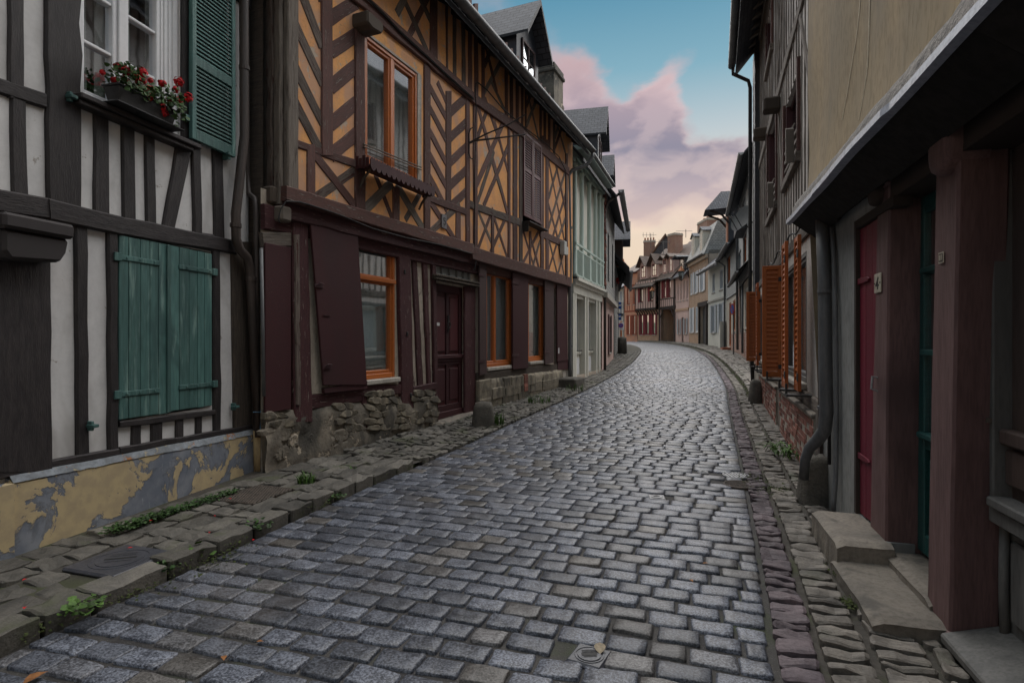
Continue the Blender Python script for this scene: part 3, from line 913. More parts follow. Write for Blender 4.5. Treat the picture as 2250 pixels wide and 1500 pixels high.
road_rows_far, road_rows_near = [], []
STRIP = []
for p, d in resample(CENT, 0.5):
    nrm = Vector((-d.y, d.x))
    l, r = hit(p, nrm, LEFT), hit(p, -nrm, RIGHT)
    row = []
    for k in range(9):
        o = l - (l + r) * k / 8
        q = p + nrm * o
        row.append((q.x, q.y, gz(q.y) + crown(o - (l - r) / 2, (l + r) / 2) * 0.8 - 0.012))
    (road_rows_near if p.y < 36 else road_rows_far).append(row)
    if p.y >= 36 and len(road_rows_far) == 1:
        road_rows_near.append(row)
road = ribbon('road', road_rows_near, 'road_bed')
far_road = ribbon('road_far', [[(a, b, c + 0.012) for a, b, c in r] for r in road_rows_far], 'road_far')

# covers set into the street leave a hole in the setts
COVERS = [gnd(1295, 1451), gnd(1443, 1097), gnd(1617, 1045), gnd(1622, 1064), gnd(1545, 1039)]
CR = [0.075, 0.07, 0.13, 0.13, 0.05]


def blocked(p, extra=0.0):
    return any((Vector((c.x, c.y)) - p).length < r + extra for c, r in zip(COVERS, CR))


def road_z(c):
    """height of the cambered street at a point"""
    p, d = min(CENTS, key=lambda t: (t[0].x - c.x) ** 2 + (t[0].y - c.y) ** 2)
    nrm = Vector((-d.y, d.x))
    l, r = hit(p, nrm, LEFT), hit(p, -nrm, RIGHT)
    o = (Vector((c.x, c.y)) - p).dot(nrm)
    return gz(c.y) + max(0, crown(o - (l - r) / 2, (l + r) / 2)) * 0.8


CENTS = resample(CENT, 0.1)
SETT_W, ROW = 0.205, 0.152
setts = []
rowi = 0
for p, d in resample(CENT, ROW):
    if p.y < 1.0 or p.y > 36:
        continue
    rowi += 1
    nrm = Vector((-d.y, d.x))
    l, r = hit(p, nrm, LEFT), hit(p, -nrm, RIGHT)
    half, mid = (l + r) / 2, (l - r) / 2
    o = l - 0.02
    o2 = -r + 0.03
    first = True
    asph = 1.0 if p.y < 4.6 else 0.0
    while o > o2 + 0.05:
        wd = SETT_W * R(0.84, 1.18)
        if first:
            wd *= R(0.4, 1.0)
            first = False
        if o - wd < o2 + 0.07:
            wd = o - o2
        if wd > 0.3:
            wd *= 0.5
        g = R(0.006, 0.013) + (R(0.004, 0.014) if (asph and R(0, 1) < 0.8 and noise.noise(Vector((p.x, p.y, 5))) > -0.2) else 0)
        j1, j2 = R(-0.006, 0.006), R(-0.006, 0.006)
        w1 = wd - g
        dep = ROW - R(0.015, 0.022) - (0.010 if asph else 0)
        wob = 0.02 * noise.noise(Vector((rowi * 0.13, o * 0.7, 3)))
        c = []
        for (a, b) in ((0, -0.5), (1, -0.5), (1, 0.5), (0, 0.5)):
            q = p + nrm * (o - a * w1 - g / 2) + d * (b * dep + wob + (j1 if a == 0 else j2))
            c.append(q + Vector((R(-0.004, 0.004), R(-0.004, 0.004))))
        cq = (c[0] + c[2]) / 2
        if not blocked(cq, 0.035) and abs((c[1] - c[0]).length) > 0.05:
            setts.append((cq, c, o - wd / 2 - mid, half))
        o -= wd
inview = []
for s_ in setts:
    q = s_[0]
    px = CX + FPX * q.x / q.y
    py = HY + FPX * (CAMH - gz(q.y)) / q.y
    vis = -60 < px < 2310 and py < 1560
    inview.append((0 if vis else 1, q.length, s_))
inview.sort(key=lambda t: (t[0], t[1]))
rest = Mesh()
for k, (iv, dist, (q, c, off, half)) in enumerate(inview):
    zf = lambda pt, o_=off, h_=half: gz(pt.y) + crown(o_, h_) * 0.8
    low = q.y < 4.6
    hh = R(0.002, 0.007)
    kw = dict(z0=zf, rnd=random.random(), bev=0.009 if low else 0.010, rough=0.003, rag=0.010 if low else 0.003, tilt=0.018)
    if k < 300:
        m = Mesh()
        stone(m, c[::-1], hh, nx=6, ny=5, **kw)
        obj('sett', m, 'sett_granite', road, smooth=True)
    else:
        n_ = 5 if q.y < 7 else 4 if q.y < 12 else 3
        stone(rest, c[::-1], hh, nx=n_, ny=n_ if n_ < 5 else 4, **kw)
obj('setts', rest, 'sett_granite', road, smooth=True, kind='stuff')

# left pavement: bed, kerb stones and flags up to the house fronts
WALL_L = [(-5.1, -5), (-4.3, -1.5), (-3.2, 3.6), (-2.69, 5.9), (-2.53, 5.95), (1.22, 14.55), (1.6, 15.5), (3.04, 19.5), (4.7, 26.5), (6.9, 37), (8.4, 46), (8, 49), (5, 52)]
KERB_H = 0.08


def kerb_h(Y):                              # the kerb dies away past the first two houses
    t = min(1, max(0, (Y - 5.6) / 1.2))
    return KERB_H * (1 - t) + 0.028 * t


bed = []
leftpts = resample(LEFT, 0.25)
for p, d in leftpts:
    if p.y > 50:
        break
    nrm = Vector((-d.y, d.x))
    w_ = min(hit(p, nrm, WALL_L), 3.0) + 0.15
    h = kerb_h(p.y)
    bed.append([(*(p + nrm * (w_ * k / 4 + 0.02)), gz(p.y) + h - 0.022) for k in range(5)][::-1])
pave_l = ribbon('pavement_left', bed, 'earth')
piece_n = [0]
LCOV = [(gnd(265, 1225, 0.09), 0.30), (gnd(562, 1082, 0.09), 0.27)]


def lay(poly, s0, s1, rows, parent, name, mat, hfun, side=1, lim=300, first_len=None, counter=None, stuffname=None, cover=()):
    """courses of stones beside a curve: rows = (offset0, offset1, min length, max length, extra height)"""
    lst = []
    pts = resample(poly, 0.02)
    for (o0, o1, l0, l1, eh, mt) in rows:
        i = int(R(0, 6))
        while i < len(pts) - 2:
            st = max(3, int(R(l0, l1) / 0.02))
            i2 = min(i + st, len(pts) - 1)
            p, d = pts[i]
            p2, d2 = pts[i2]
            i = i2
            if p.y < s0 or p.y > s1:
                continue
            n1, n2 = Vector((-d.y, d.x)) * side, Vector((-d2.y, d2.x)) * side
            a, b = (o0(p) if callable(o0) else o0), (o1(p) if callable(o1) else o1)
            if b - a < 0.05:
                continue
            g = R(0.008, 0.02)
            jj = lambda: R(-0.012, 0.012)
            c = [p + n1 * (a + jj() * 0.4) + d * g, p2 + n2 * (a + jj() * 0.4) - d2 * g, p2 + n2 * (b - g + jj()) - d2 * (g + jj()), p + n1 * (b - g + jj()) + d * (g + jj())]
            cq = (c[0] + c[1] + c[2] + c[3]) / 4
            if any((Vector((cc.x, cc.y)) - cq).length < rr for cc, rr in cover) or blocked(cq, -0.05):
                continue
            if side < 0:
                c = c[::-1]
            lst.append((cq.length, c, eh, mt, p.y))
    return lst


def place(lst, parent, name, hfun, lim, zbase=None, rag=0.012):
    vis = []
    for t in lst:
        cq = (t[1][0] + t[1][2]) / 2
        px, py = CX + FPX * cq.x / max(cq.y, 0.1), HY + FPX * (CAMH - gz(cq.y)) / max(cq.y, 0.1)
        ok = cq.y > 0.5 and -80 < px < 2330 and py < 1580
        vis.append((0 if ok else 1, t[0], t))
    vis.sort(key=lambda t: (t[0], t[1]))
    rests = {}
    for k, (iv, dist, (dd, c, eh, mt, y)) in enumerate(vis):
        z0 = zbase or (lambda pt: gz(pt.y))
        h = hfun(y) + eh + R(-0.006, 0.008)
        sk = 0.16 if eh > 0.004 else 0.06
        if k < lim and iv == 0:
            m = Mesh()
            stone(m, c, h, z0, 5, 5, bev=R(0.009, 0.017), rough=0.012, skirt=sk, rag=rag)
            obj(name, m, mt, parent)
        else:
            stone(rests.setdefault(mt, Mesh()), c, h, z0, 4, 4, bev=0.013, rough=0.008, skirt=sk, rag=rag)
    for mt, m in rests.items():
        obj(name + 's', m, mt, parent, kind='stuff')


def lw(p):
    d = Vector((0.4, 0.92)).normalized()
    return min(hit(p, Vector((-d.y, d.x)), WALL_L), 2.5)


F_ = 'flagstone'
near_k = lay(LEFT, -0.5, 6.3, [(0.01, 0.21, 0.24, 0.46, 0.006, F_)], None, '', '', None)
near_f = lay(LEFT, -0.5, 6.3, [(0.215, 0.42, 0.16, 0.36, -0.002, F_), (0.43, 0.64, 0.18, 0.34, -0.004, F_), (0.65, 0.86, 0.16, 0.32, -0.006, F_), (0.87, lambda p: min(1.12, lw(p) - 0.05), 0.2, 0.4, -0.008, F_)], None, '', '', None, cover=LCOV)
far_f = lay(LEFT, 6.3, 34, [(0.0, 0.17, 0.12, 0.24, 0.004, F_), (0.18, 0.36, 0.12, 0.26, 0.0, F_)] + [((lambda p, a=0.37 + 0.22 * k: a), (lambda p, b=0.58 + 0.22 * k: min(b, lw(p) - 0.03)), 0.12, 0.24, 0.004 * k, F_) for k in range(5)], None, '', '', None)
place(near_k, pave_l, 'kerb_stone', kerb_h, 60)
place([t for t in near_f] + far_f, pave_l, 'flagstone', kerb_h, 300)

# right side: gutter courses of tan and purple setts, then the strip below the houses
WALL_R = [(0.3, -3), (1.98, 2.4), (2.69, 4.78), (2.95, 5.6), (3.1, 5.8), (5.8, 13.4), (7.2, 17), (10.6, 25.3), (13.0, 33.5), (14.2, 38.8), (15.1, 44), (15.5, 48), (15.5, 53), (14.6, 57)]


def rw(p):
    d = Vector((0.35, 0.94)).normalized()
    return min(hit(p, Vector((d.y, -d.x)), WALL_R), 5)


def right_h(Y):
    return 0.012


bed = []
for p, d in resample(RIGHT, 0.25):
    if p.y > 56:
        break
    nrm = Vector((d.y, -d.x))
    w_ = min(hit(p, nrm, WALL_R), 4.5) + 0.15
    row = []
    for k in range(9):
        o = w_ * k / 8
        up = 0.10 * min(1, max(0, (p.y - 11) / 4)) * min(1, max(0, (o - 0.55) / 0.06))
        q = p + nrm * (o - 0.02)
        row.append((q.x, q.y, gz(q.y) - 0.02 + up))
    bed.append(row)
pave_r = ribbon('pavement_right', bed, 'earth')
T_, PU = 'sett_tan', 'sett_purple'
right_s = lay(RIGHT, 0.8, 34, [(0.0, 0.175, 0.085, 0.15, 0.0, PU), (0.20, 0.40, 0.09, 0.17, 0.002, T_)], None, '', '', None, side=-1)
right_s += lay(RIGHT, 0.8, 11.5, [((lambda p, a=0.43 + 0.24 * k: a), (lambda p, b=0.65 + 0.24 * k: min(b, rw(p) - 0.03)), 0.10, 0.2, 0.0, T_) for k in range(5)], None, '', '', None, side=-1)
place(right_s, pave_r, 'sett', right_h, 300)


def raised(Y):
    return 0.012 + 0.10 * min(1, max(0, (Y - 11) / 4))


kr = lay(RIGHT, 11.5, 50, [(0.44, 0.60, 0.25, 0.5, 0.006, T_)] + [((lambda p, a=0.61 + 0.3 * k: a), (lambda p, b=0.90 + 0.3 * k: min(b, rw(p) - 0.03)), 0.18, 0.4, 0.0, T_) for k in range(8)], None, '', '', None, side=-1)
place(kr, pave_r, 'paving_stone', raised, 120)
# ---------------------------------------------------------------- black and white house, near left
f1 = Fac((-3.24, 3.6), (-2.73, 5.9), True)
Z1, Z2 = (0.0, 0.0, 2.4188), (0.0, 450.0, 1.8516)
h1 = thing('timbered_house', f1.P(0, 0, 0), 'black and white timber framed house with teal shutters and peeling ochre plinth', 'house')
U1E = f1.u(548)
f1.T = Z1
wu0, wu1 = f1.u(428), f1.u(962)
wv0 = (f1.q(440, 530)[1] + f1.q(965, 738)[1]) / 2
wv1 = wv0 + 1.62
f1.T = Z2
su0, su1 = f1.u(474), f1.u(862)
sv0 = (f1.q(482, 875)[1] + f1.q(865, 825)[1]) / 2
sv1 = (f1.q(473, 122)[1] + f1.q(858, 188)[1]) / 2
H1TOP = 5.9
wall(f1, h1, -7.5, U1E, 0.3, H1TOP, [(wu0, wu1, wv0, wv1), (su0, su1, sv0, sv1)], 'plaster_white', -0.012, 0.14)
shell(f1, h1, -7.5, U1E, H1TOP, 6, 3.2, 0.45, 'slate_roof', 'plaster_grey')


def vb(f, root, xt0, xt1, yt, xb0, xb1, yb, mat, w1=0.012, **kw):
    return beam(f, root, [(xt0, yt), (xt1, yt), (xb1, yb), (xb0, yb)], mat, w1, **kw)


K = 'timber_black'
f1.T = Z1
vb(f1, h1, 42, 125, -700, 42, 128, 520, K)
vb(f1, h1, 235, 425, -900, 245, 428, 1150, K, 0.02, jit=0.012)
vb(f1, h1, 55, 140, 490, 62, 152, 1080, K)
beam(f1, h1, [(-300, 318), (-300, 390), (238, 580), (238, 498)], K, 0.016)
for a in ((498, 580, 600, 498, 585, 1180), (645, 714, 640, 655, 724, 1190), (768, 824, 690, 776, 830, 1230), (1018, 1066, 760, 1026, 1072, 1280), (1128, 1180, 780, 1138, 1192, 1310)):
    vb(f1, h1, *a, K)
beam(f1, h1, [(938, 770), (1018, 790), (928, 1215), (860, 1205)], K, 0.010)
vb(f1, h1, 962, 1014, -700, 964, 1016, 760, K, 0.018)
beam(f1, h1, [(-400, 940), (-400, 1060), (250, 1170), (245, 1052)], K, 0.030, jit=0.008)
beam(f1, h1, [(240, 1052), (250, 1172), (640, 1248), (640, 1150)], K, 0.034, jit=0.008)
beam(f1, h1, [(636, 1150), (636, 1250), (1250, 1352), (1250, 1278)], K, 0.030, jit=0.008)
# unseen upper part and the bays behind the viewer
for uu in [U1E - 0.08 - 0.34 * i for i in range(2)]:
    barm(f1, h1, uu, wv1 + 0.2, uu, H1TOP, 0.12, K, 0.012)
barm(f1, h1, -7.4, wv1 + 0.12, U1E, wv1 + 0.12, 0.18, K, 0.026)
for i in range(18):
    uu = -0.75 - i * 0.36
    barm(f1, h1, uu, 0.55, uu, 2.42, 0.16, K, 0.012)
    barm(f1, h1, uu, 2.55, uu, H1TOP, 0.16, K, 0.012)
barm(f1, h1, -7.4, 2.50, f1.q(-380, 1000)[0], f1.q(-380, 1000)[1], 0.17, K, 0.03)
f1.T = Z2
vb(f1, h1, -30, 196, 90, -40, 205, 1085, K, 0.030, jit=0.010)
vb(f1, h1, 300, 353, 60, 310, 362, 1030, K)
vb(f1, h1, 433, 474, 60, 438, 480, 1010, K, 0.016)
vb(f1, h1, 864, 892, 140, 868, 898, 920, K, 0.016)
vb(f1, h1, 940, 1030, 150, 950, 1034, 930, 'timber_old', 0.012)
beam(f1, h1, [(474, 60), (474, 122), (864, 188), (864, 120)], K, 0.014)
beam(f1, h1, [(482, 880), (482, 905), (872, 855), (870, 830)], K, 0.022)
for a, b in ((535, 576), (613, 663), (716, 747), (794, 824)):
    t = (a - 482) / 390
    vb(f1, h1, a, b, 890 - 50 * t, a, b, 1000 - 70 * t, K, 0.006)
beam(f1, h1, [(-60, 1085), (-60, 1130), (480, 1012), (480, 985)], K, 0.028, jit=0.008)
beam(f1, h1, [(478, 985), (478, 1012), (1020, 915), (1020, 893)], K, 0.028, jit=0.008)
# corbel under the floor beam
m = Mesh()
f1.T = Z2
cu0, cu1 = f1.u(-20, 0.1), f1.u(250, 0.1)
cvt, cvb = f1.q(130, 60, 0.1)[1], f1.q(130, 225, 0.1)[1]
f1.prism(m, [(cu0, cvb + 0.03), (cu0 + 0.04, cvb - 0.02), (cu1 - 0.06, cvb), (cu1 - 0.015, cvb + 0.07), (cu1, cvt - 0.12), (cu1, cvt - 0.10), (cu0, cvt - 0.10)], -0.02, 0.17)
f1.prism(m, [(cu0 - 0.02, cvt - 0.098), (cu1 + 0.015, cvt - 0.098), (cu1 + 0.02, cvt), (cu0 - 0.02, cvt)], -0.02, 0.20)
obj('corbel', m, 'timber_black', h1, bevel=0.02)
# plinth
f1.T = (0, 0, 1)
pt0, pt1 = f1.q(3, 1055), f1.q(556, 947)
m = Mesh()
pw = 0.05


def plinth_top(u):
    return pt0[1] + (pt1[1] - pt0[1]) * (u - pt0[0]) / (pt1[0] - pt0[0])


uu0, uu1 = f1.q(14, 1150)[0], f1.u(562)
n = 16
for (a, b) in ((uu0, uu1),):
    vs, fs = [], []
    for i in range(n + 1):
        u_ = a + (b - a) * i / n
        t_ = plinth_top(u_) + 0.012 * noise.noise(Vector((u_ * 3, 0, 9)))
        for (v_, w_) in ((-0.3, pw + 0.015), (t_ - 0.35, pw + 0.005 + 0.006 * noise.noise(Vector((u_ * 4, 4, 0)))), (t_ - 0.03, pw), (t_, pw - 0.03), (t_ + 0.01, -0.02)):
            vs.append(f1.P(u_, v_, w_))
    for i in range(n):
        for k in range(4):
            fs.append((i * 5 + k, i * 5 + k + 1, i * 5 + 5 + k + 1, i * 5 + 5 + k))
    fs.append((0, 1, 2, 3, 4))
    fs.append((n * 5 + 4, n * 5 + 3, n * 5 + 2, n * 5 + 1, n * 5))
    m.add(vs, fs)
obj('plinth', m, 'plinth_peeling', h1)
m = Mesh()
f1.box(m, -7.5, uu0 - 0.01, -0.3, plinth_top(uu0) - 0.02, -0.02, pw + 0.03)
obj('plinth', m, 'plinth_peeling', h1)
m = Mesh()
vs, fs = [], []
for i in range(n * 3 + 1):          # broken coping with rusty lichen along the plinth
    u_ = uu0 + (uu1 - uu0) * i / (n * 3)
    t_ = plinth_top(u_)
    r_ = abs(noise.noise(Vector((u_ * 9, 2, 1)))) * 0.02
    for (v_, w_) in ((t_ - 0.02 - r_, pw + 0.006), (t_ + 0.012, pw - 0.016), (t_ + 0.03 + r_ * 0.4, 0.02)):
        vs.append(f1.P(u_, v_, w_))
for i in range(n * 3):
    for k in range(2):
        fs.append((i * 3 + k, i * 3 + k + 1, i * 3 + 4 + k, i * 3 + 3 + k))
m.add(vs, fs)
gmat('coping_worn', (0.30, 0.33, 0.36), (0.16, 0.17, 0.18), 6, (1, 1, 1), 'obj', 0.9, 0.6, 40, wear=(0.34, 0.15, 0.06), wear_t=(0.60, 0.66), wear_s=5, wear2=(0.38, 0.33, 0.22), wear2_t=(0.60, 0.66), var=0.2)
obj('coping', m, 'coping_worn', h1)

# upper window: white casements behind a flower trough
wf = framed(f1, h1, wu0, wu1, wv0, wv1, -0.13, -0.03, 0.055, 'paint_white', 'window', bottom=0.06)
ww = wu1 - wu0
for k, (a, b) in enumerate(((0.02, 0.47), (0.45, 0.87))):
    pass
f1.T = Z1
lu0, lu1, ru0, ru1 = f1.u(452), f1.u(652), f1.u(690), f1.u(878)
m = Mesh()
f1.box(m, f1.u(878), wu1 - 0.02, wv0 + 0.02, wv1 - 0.02, -0.12, -0.045)
f1.box(m, lu1, ru0, wv0 + 0.02, wv1 - 0.02, -0.11, -0.034)
for x in (892, 915, 938):
    f1.box(m, f1.u(x), f1.u(x + 7), wv0 + 0.06, wv1 - 0.06, -0.05, -0.036)
obj('jamb', m, 'paint_white', wf, bevel=0.004)
for (a, b) in ((lu0, lu1), (ru0, ru1)):
    framed(f1, wf, a, b, wv0 + 0.03, wv1 - 0.03, -0.12, -0.05, 0.04, 'paint_white', 'sash', bars_h=(0.27, 0.52, 0.76), bt=0.028, bottom=0.06)
    pane(f1, wf, a + 0.03, b - 0.03, wv0 + 0.05, wv1 - 0.05, -0.09)
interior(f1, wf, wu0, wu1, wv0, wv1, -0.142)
curtain(f1, wf, lu0 + 0.02, lu0 + 0.13, wv0, wv1, -0.135, waves=3)
curtain(f1, wf, lu1 - 0.13, ru0 + 0.12, wv0, wv1, -0.135, waves=5)
curtain(f1, wf, ru1 - 0.06, ru1 + 0.05, wv0, wv1, -0.135, waves=2)
m = Mesh()
f1.box(m, f1.u(405, 0.05), f1.u(1050, 0.05), wv0 - 0.045, wv0 - 0.004, -0.03, 0.10)
f1.box(m, f1.u(412, 0.05), f1.u(1020, 0.05), wv0 - 0.085, wv0 - 0.047, -0.02, 0.075)
obj('sill', m, 'timber_black', wf, bevel=0.008)

# louvred shutter folded back on the wall
f1.T = Z1
hu0, hu1 = f1.u(1012, 0.05), f1.u(1243, 0.05)
hv0 = (f1.q(1012, 745, 0.05)[1] + f1.q(1243, 830, 0.05)[1]) / 2
hv1 = hv0 + 1.66
sh = framed(f1, h1, hu0, hu1, hv0, hv1, 0.03, 0.072, 0.05, 'paint_teal', 'shutter', bevel=0.004, bottom=0.085)
midv = (f1.q(1055, 340, 0.06)[1] + f1.q(1220, 428, 0.06)[1]) / 2
m = Mesh()
f1.box(m, hu0 + 0.05, hu1 - 0.05, midv - 0.04, midv + 0.04, 0.033, 0.068)
obj('rail', m, 'paint_teal', sh)


def louvres(f, par, u0, u1, v0, v1, w0, w1, pitch, mat, tilt=0.6):
    n = int((v1 - v0) / pitch)
    first = None
    for i in range(n):
        v = v0 + (i + 0.5) * (v1 - v0) / n
        if first is None:
            m = Mesh()
            h = pitch * tilt
            m.add([f.P(u0, v - h, w1), f.P(u1, v - h, w1), f.P(u1, v + h, w0), f.P(u0, v + h, w0),
                   f.P(u0, v - h + 0.007, w1), f.P(u1, v - h + 0.007, w1), f.P(u1, v + h + 0.007, w0), f.P(u0, v + h + 0.007, w0)],
                  [(0, 1, 2, 3), (4, 5, 6, 7), (0, 1, 5, 4), (1, 2, 6, 5), (2, 3, 7, 6), (3, 0, 4, 7)])
            first = obj('slat', m, mat, par)
            v00 = v
        else:
            o = first.copy()
            COL.objects.link(o)
            o.location = Vector(first.location) + Vector((0, 0, v - v00))


louvres(f1, sh, hu0 + 0.05, hu1 - 0.05, hv0 + 0.09, midv - 0.04, 0.034, 0.066, 0.036, 'paint_teal')
louvres(f1, sh, hu0 + 0.05, hu1 - 0.05, midv + 0.04, hv1 - 0.05, 0.034, 0.066, 0.036, 'paint_teal')
m = Mesh()
for v in (hv0 + 0.15, hv1 - 0.2):
    f1.box(m, hu0 - 0.05, hu0 + 0.02, v, v + 0.05, 0.018, 0.05)
obj('hinge', m, 'paint_teal', sh)
m = Mesh()
f1.box(m, hu0 + 0.44, hu0 + 0.47, hv0 - 0.05, hv0 + 0.02, 0.01, 0.085)
f1.box(m, hu0 + 0.42, hu0 + 0.49, hv0 - 0.01, hv0 + 0.01, 0.075, 0.10)
obj('shutter_catch', m, 'paint_teal', h1)
f1.T = Z1
for (x, y) in ((145 * 2.4188, 214 * 2.4188), (192 * 2.4188, 935 * 2.4188), (508 * 2.4188, 893 * 2.4188)):
    u_, v_ = f1.q(x, y)
    m = Mesh()
    f1.box(m, u_ - 0.012, u_ + 0.012, v_ - 0.035, v_ + 0.035, 0.0, 0.05)
    f1.box(m, u_ - 0.022, u_ + 0.03, v_ - 0.012, v_ + 0.012, 0.01, 0.075)
    obj('shutter_catch', m, 'paint_teal', h1, bevel=0.004)

# closed plank shutters
def plank_leaf(f, root, u0, u1, v0, v1, w0, w1, n, mat, side, straps=True, strapmat=None):
    ws = [R(0.85, 1.15) for _ in range(n)]
    tot = sum(ws)
    m = Mesh()
    f.box(m, u0 + 0.01, u1 - 0.01, v0 + 0.02, v1 - 0.02, w0 - 0.012, w0 - 0.001)
    leaf = obj('shutter', m, mat, root)
    u = u0
    for i in range(n):
        du = (u1 - u0) * ws[i] / tot
        m = Mesh()
        f.box(m, u + 0.0015, u + du - 0.0015, v0 + R(-0.004, 0.004), v1 + R(-0.004, 0.004), w0, w1 + R(-0.003, 0.003))
        obj('plank', m, mat, leaf, bevel=0.004)
        u += du
    if straps:
        for v in (v0 + 0.14 * (v1 - v0), v1 - 0.12 * (v1 - v0)):
            a, b = (u0 - 0.02, u0 + 0.80 * (u1 - u0)) if side < 0 else (u1 - 0.80 * (u1 - u0), u1 + 0.02)
            m = Mesh()
            f.box(m, a, b, v - 0.02, v + 0.02, w1 - 0.002, w1 + 0.012)
            e = a if side < 0 else b
            f.box(m, e - 0.03, e + 0.03, v - 0.032, v + 0.032, w1 - 0.004, w1 + 0.022)
            for t in (0.2, 0.5, 0.85):
                c = a + (b - a) * t
                f.box(m, c - 0.008, c + 0.008, v - 0.008, v + 0.008, w1 + 0.012, w1 + 0.019)
            obj('strap_hinge', m, strapmat or mat, leaf, bevel=0.003)
    return leaf


f1.T = Z2
mid = f1.u(683)
plank_leaf(f1, h1, su0 + 0.008, mid - 0.002, sv0 + 0.01, sv1 - 0.01, -0.015, 0.012, 5, 'paint_teal', -1)
plank_leaf(f1, h1, mid + 0.002, su1 - 0.008, sv0 + 0.015, sv1 - 0.012, -0.015, 0.010, 5, 'paint_teal', 1)
m = Mesh()
f1.box(m, mid - 0.03, mid + 0.012, sv0 + 0.012, sv1 - 0.012, 0.012, 0.026)
obj('cover_strip', m, 'paint_teal', h1, bevel=0.005)
interior(f1, h1, su0, su1, sv0, sv1, -0.155, 0.3)

# downpipe
f1.T = (0, 0, 1)


def fp(f, x, y, w):
    u_, v_ = f.q(x, y, w)
    return f.P(u_, v_, w)


w_ = 0.09
m = Mesh()
m.tube([fp(f1, 536, -180, w_), fp(f1, 536, 0, w_), fp(f1, 537, 300, w_), fp(f1, 518, 470, w_), fp(f1, 519, 525, w_), fp(f1, 527, 548, w_), fp(f1, 543, 566, w_), fp(f1, 549, 590, w_), fp(f1, 552, 640, w_), fp(f1, 567, 945, w_)], 0.045, 12)
pipe = obj('downpipe', m, 'pipe_brown', h1, smooth=True)
m = Mesh()
for (x, y) in ((537, 150), (518, 495), (551, 612)):
    p = fp(f1, x, y, w_)
    m.tube([p - Vector((0, 0, 0.02)), p + Vector((0, 0, 0.02))], 0.053, 12)
obj('pipe_collar', m, 'pipe_brown', pipe, smooth=False)
m = Mesh()
m.tube([fp(f1, 567, 945, w_), fp(f1, 569, 1036, w_)], 0.05, 12)
obj('pipe_shoe', m, 'pipe_cream', pipe, smooth=True)
m = Mesh()
pp = [fp(f1, 556, 905, 0.16), fp(f1, 572, 905, 0.16), fp(f1, 578, 885, 0.15), fp(f1, 573, 930, 0.15), fp(f1, 571, 950, 0.15)]
m.tube(pp, 0.004, 5)
gmat('string_blue', (0.10, 0.22, 0.34), (0.09, 0.20, 0.30), 5, (1, 1, 1), 'obj', 0.8, 0.0)
obj('string', m, 'string_blue', pipe)

# flower trough on the window sill and its geranium
f1.T = (160.0, 0.0, 4.166)
wb = 0.10
a, b = f1.q(345, 900, wb)[0], f1.q(890, 1100, wb)[0]
tz = wv0 + 0.002
trough = thing('window_box', f1.P((a + b) / 2, tz, wb), 'black plastic flower trough on the dark sill of the white window', 'planter')
m = Mesh()
f1.box(m, a - 0.03, b + 0.05, tz, tz + 0.012, wb - 0.09, wb + 0.10)
obj('tray', m, 'plastic_box', trough, bevel=0.004)
m = Mesh()


def taper(m, a, b, v0, v1, wc, hw0, hw1, du=0.03):
    c = [f1.P(b - du, v0, wc + hw0), f1.P(a + du, v0, wc + hw0), f1.P(a + du, v0, wc - hw0), f1.P(b - du, v0, wc - hw0),
         f1.P(b, v1, wc + hw1), f1.P(a, v1, wc + hw1), f1.P(a, v1, wc - hw1), f1.P(b, v1, wc - hw1)]
    m.box8(c)


taper(m, a, b, tz + 0.013, tz + 0.135, wb, 0.055, 0.075)
taper(m, a - 0.008, b + 0.008, tz + 0.136, tz + 0.152, wb, 0.083, 0.083, 0)
obj('trough', m, 'plastic_box', trough, bevel=0.006)

flower = thing('geranium', f1.P((a + b) / 2, tz + 0.153, wb), 'red flowering geranium spilling over the trough at the white window', 'plant')


def leaf_at(m, p, s, nrm=None, lob=6):
    n = (nrm or Vector((R(-1, 1), R(-1, 1), R(-0.2, 1)))).normalized()
    t = n.cross(Vector((R(-1, 1), R(-1, 1), R(-1, 1)))).normalized()
    b_ = n.cross(t)
    vs = [p + n * s * 0.12]
    ph = R(0, 6)
    for k in range(lob):
        an = ph + 6.283 * k / lob
        r_ = s * (1 if k % 2 else 0.78)
        vs.append(p + (t * math.cos(an) + b_ * math.sin(an)) * r_)
    m.add(vs, [(0, 1 + k, 1 + (k + 1) % lob) for k in range(lob)])


m = Mesh()
for i in range(700):
    t = random.random()
    u_ = a + (b - a) * t
    hgt = 0.10 + 0.05 * math.sin(t * 9) + 0.03
    dv = R(-0.05, hgt)
    dw = R(-0.07, 0.13)
    if dv < 0 and dw < 0.08:
        dv = abs(dv)
    if t > 0.72 and R(0, 1) < 0.4:
        u_ += R(0, 0.08)
        dv -= R(0, 0.14)
        dw = R(0.07, 0.15)
    leaf_at(m, f1.P(u_, tz + 0.16 + dv, wb + dw), R(0.012, 0.024), f1.N * R(0, 1) + Vector((R(-.6, .6), R(-.6, .6), R(0, 1))))
obj('leaves', m, 'leaf', flower)
heads = [(410, 610, .03), (490, 650, .045), (590, 710, .04), (640, 660, .045), (700, 830, .05), (690, 880, .045), (820, 760, .035), (970, 745, .045), (900, 910, .04), (970, 930, .045), (1055, 890, .045), (815, 980, .04), (835, 1035, .035), (480, 735, .03), (385, 735, .03), (710, 735, .02), (640, 740, .03), (940, 820, .03), (270, 660, .018)]
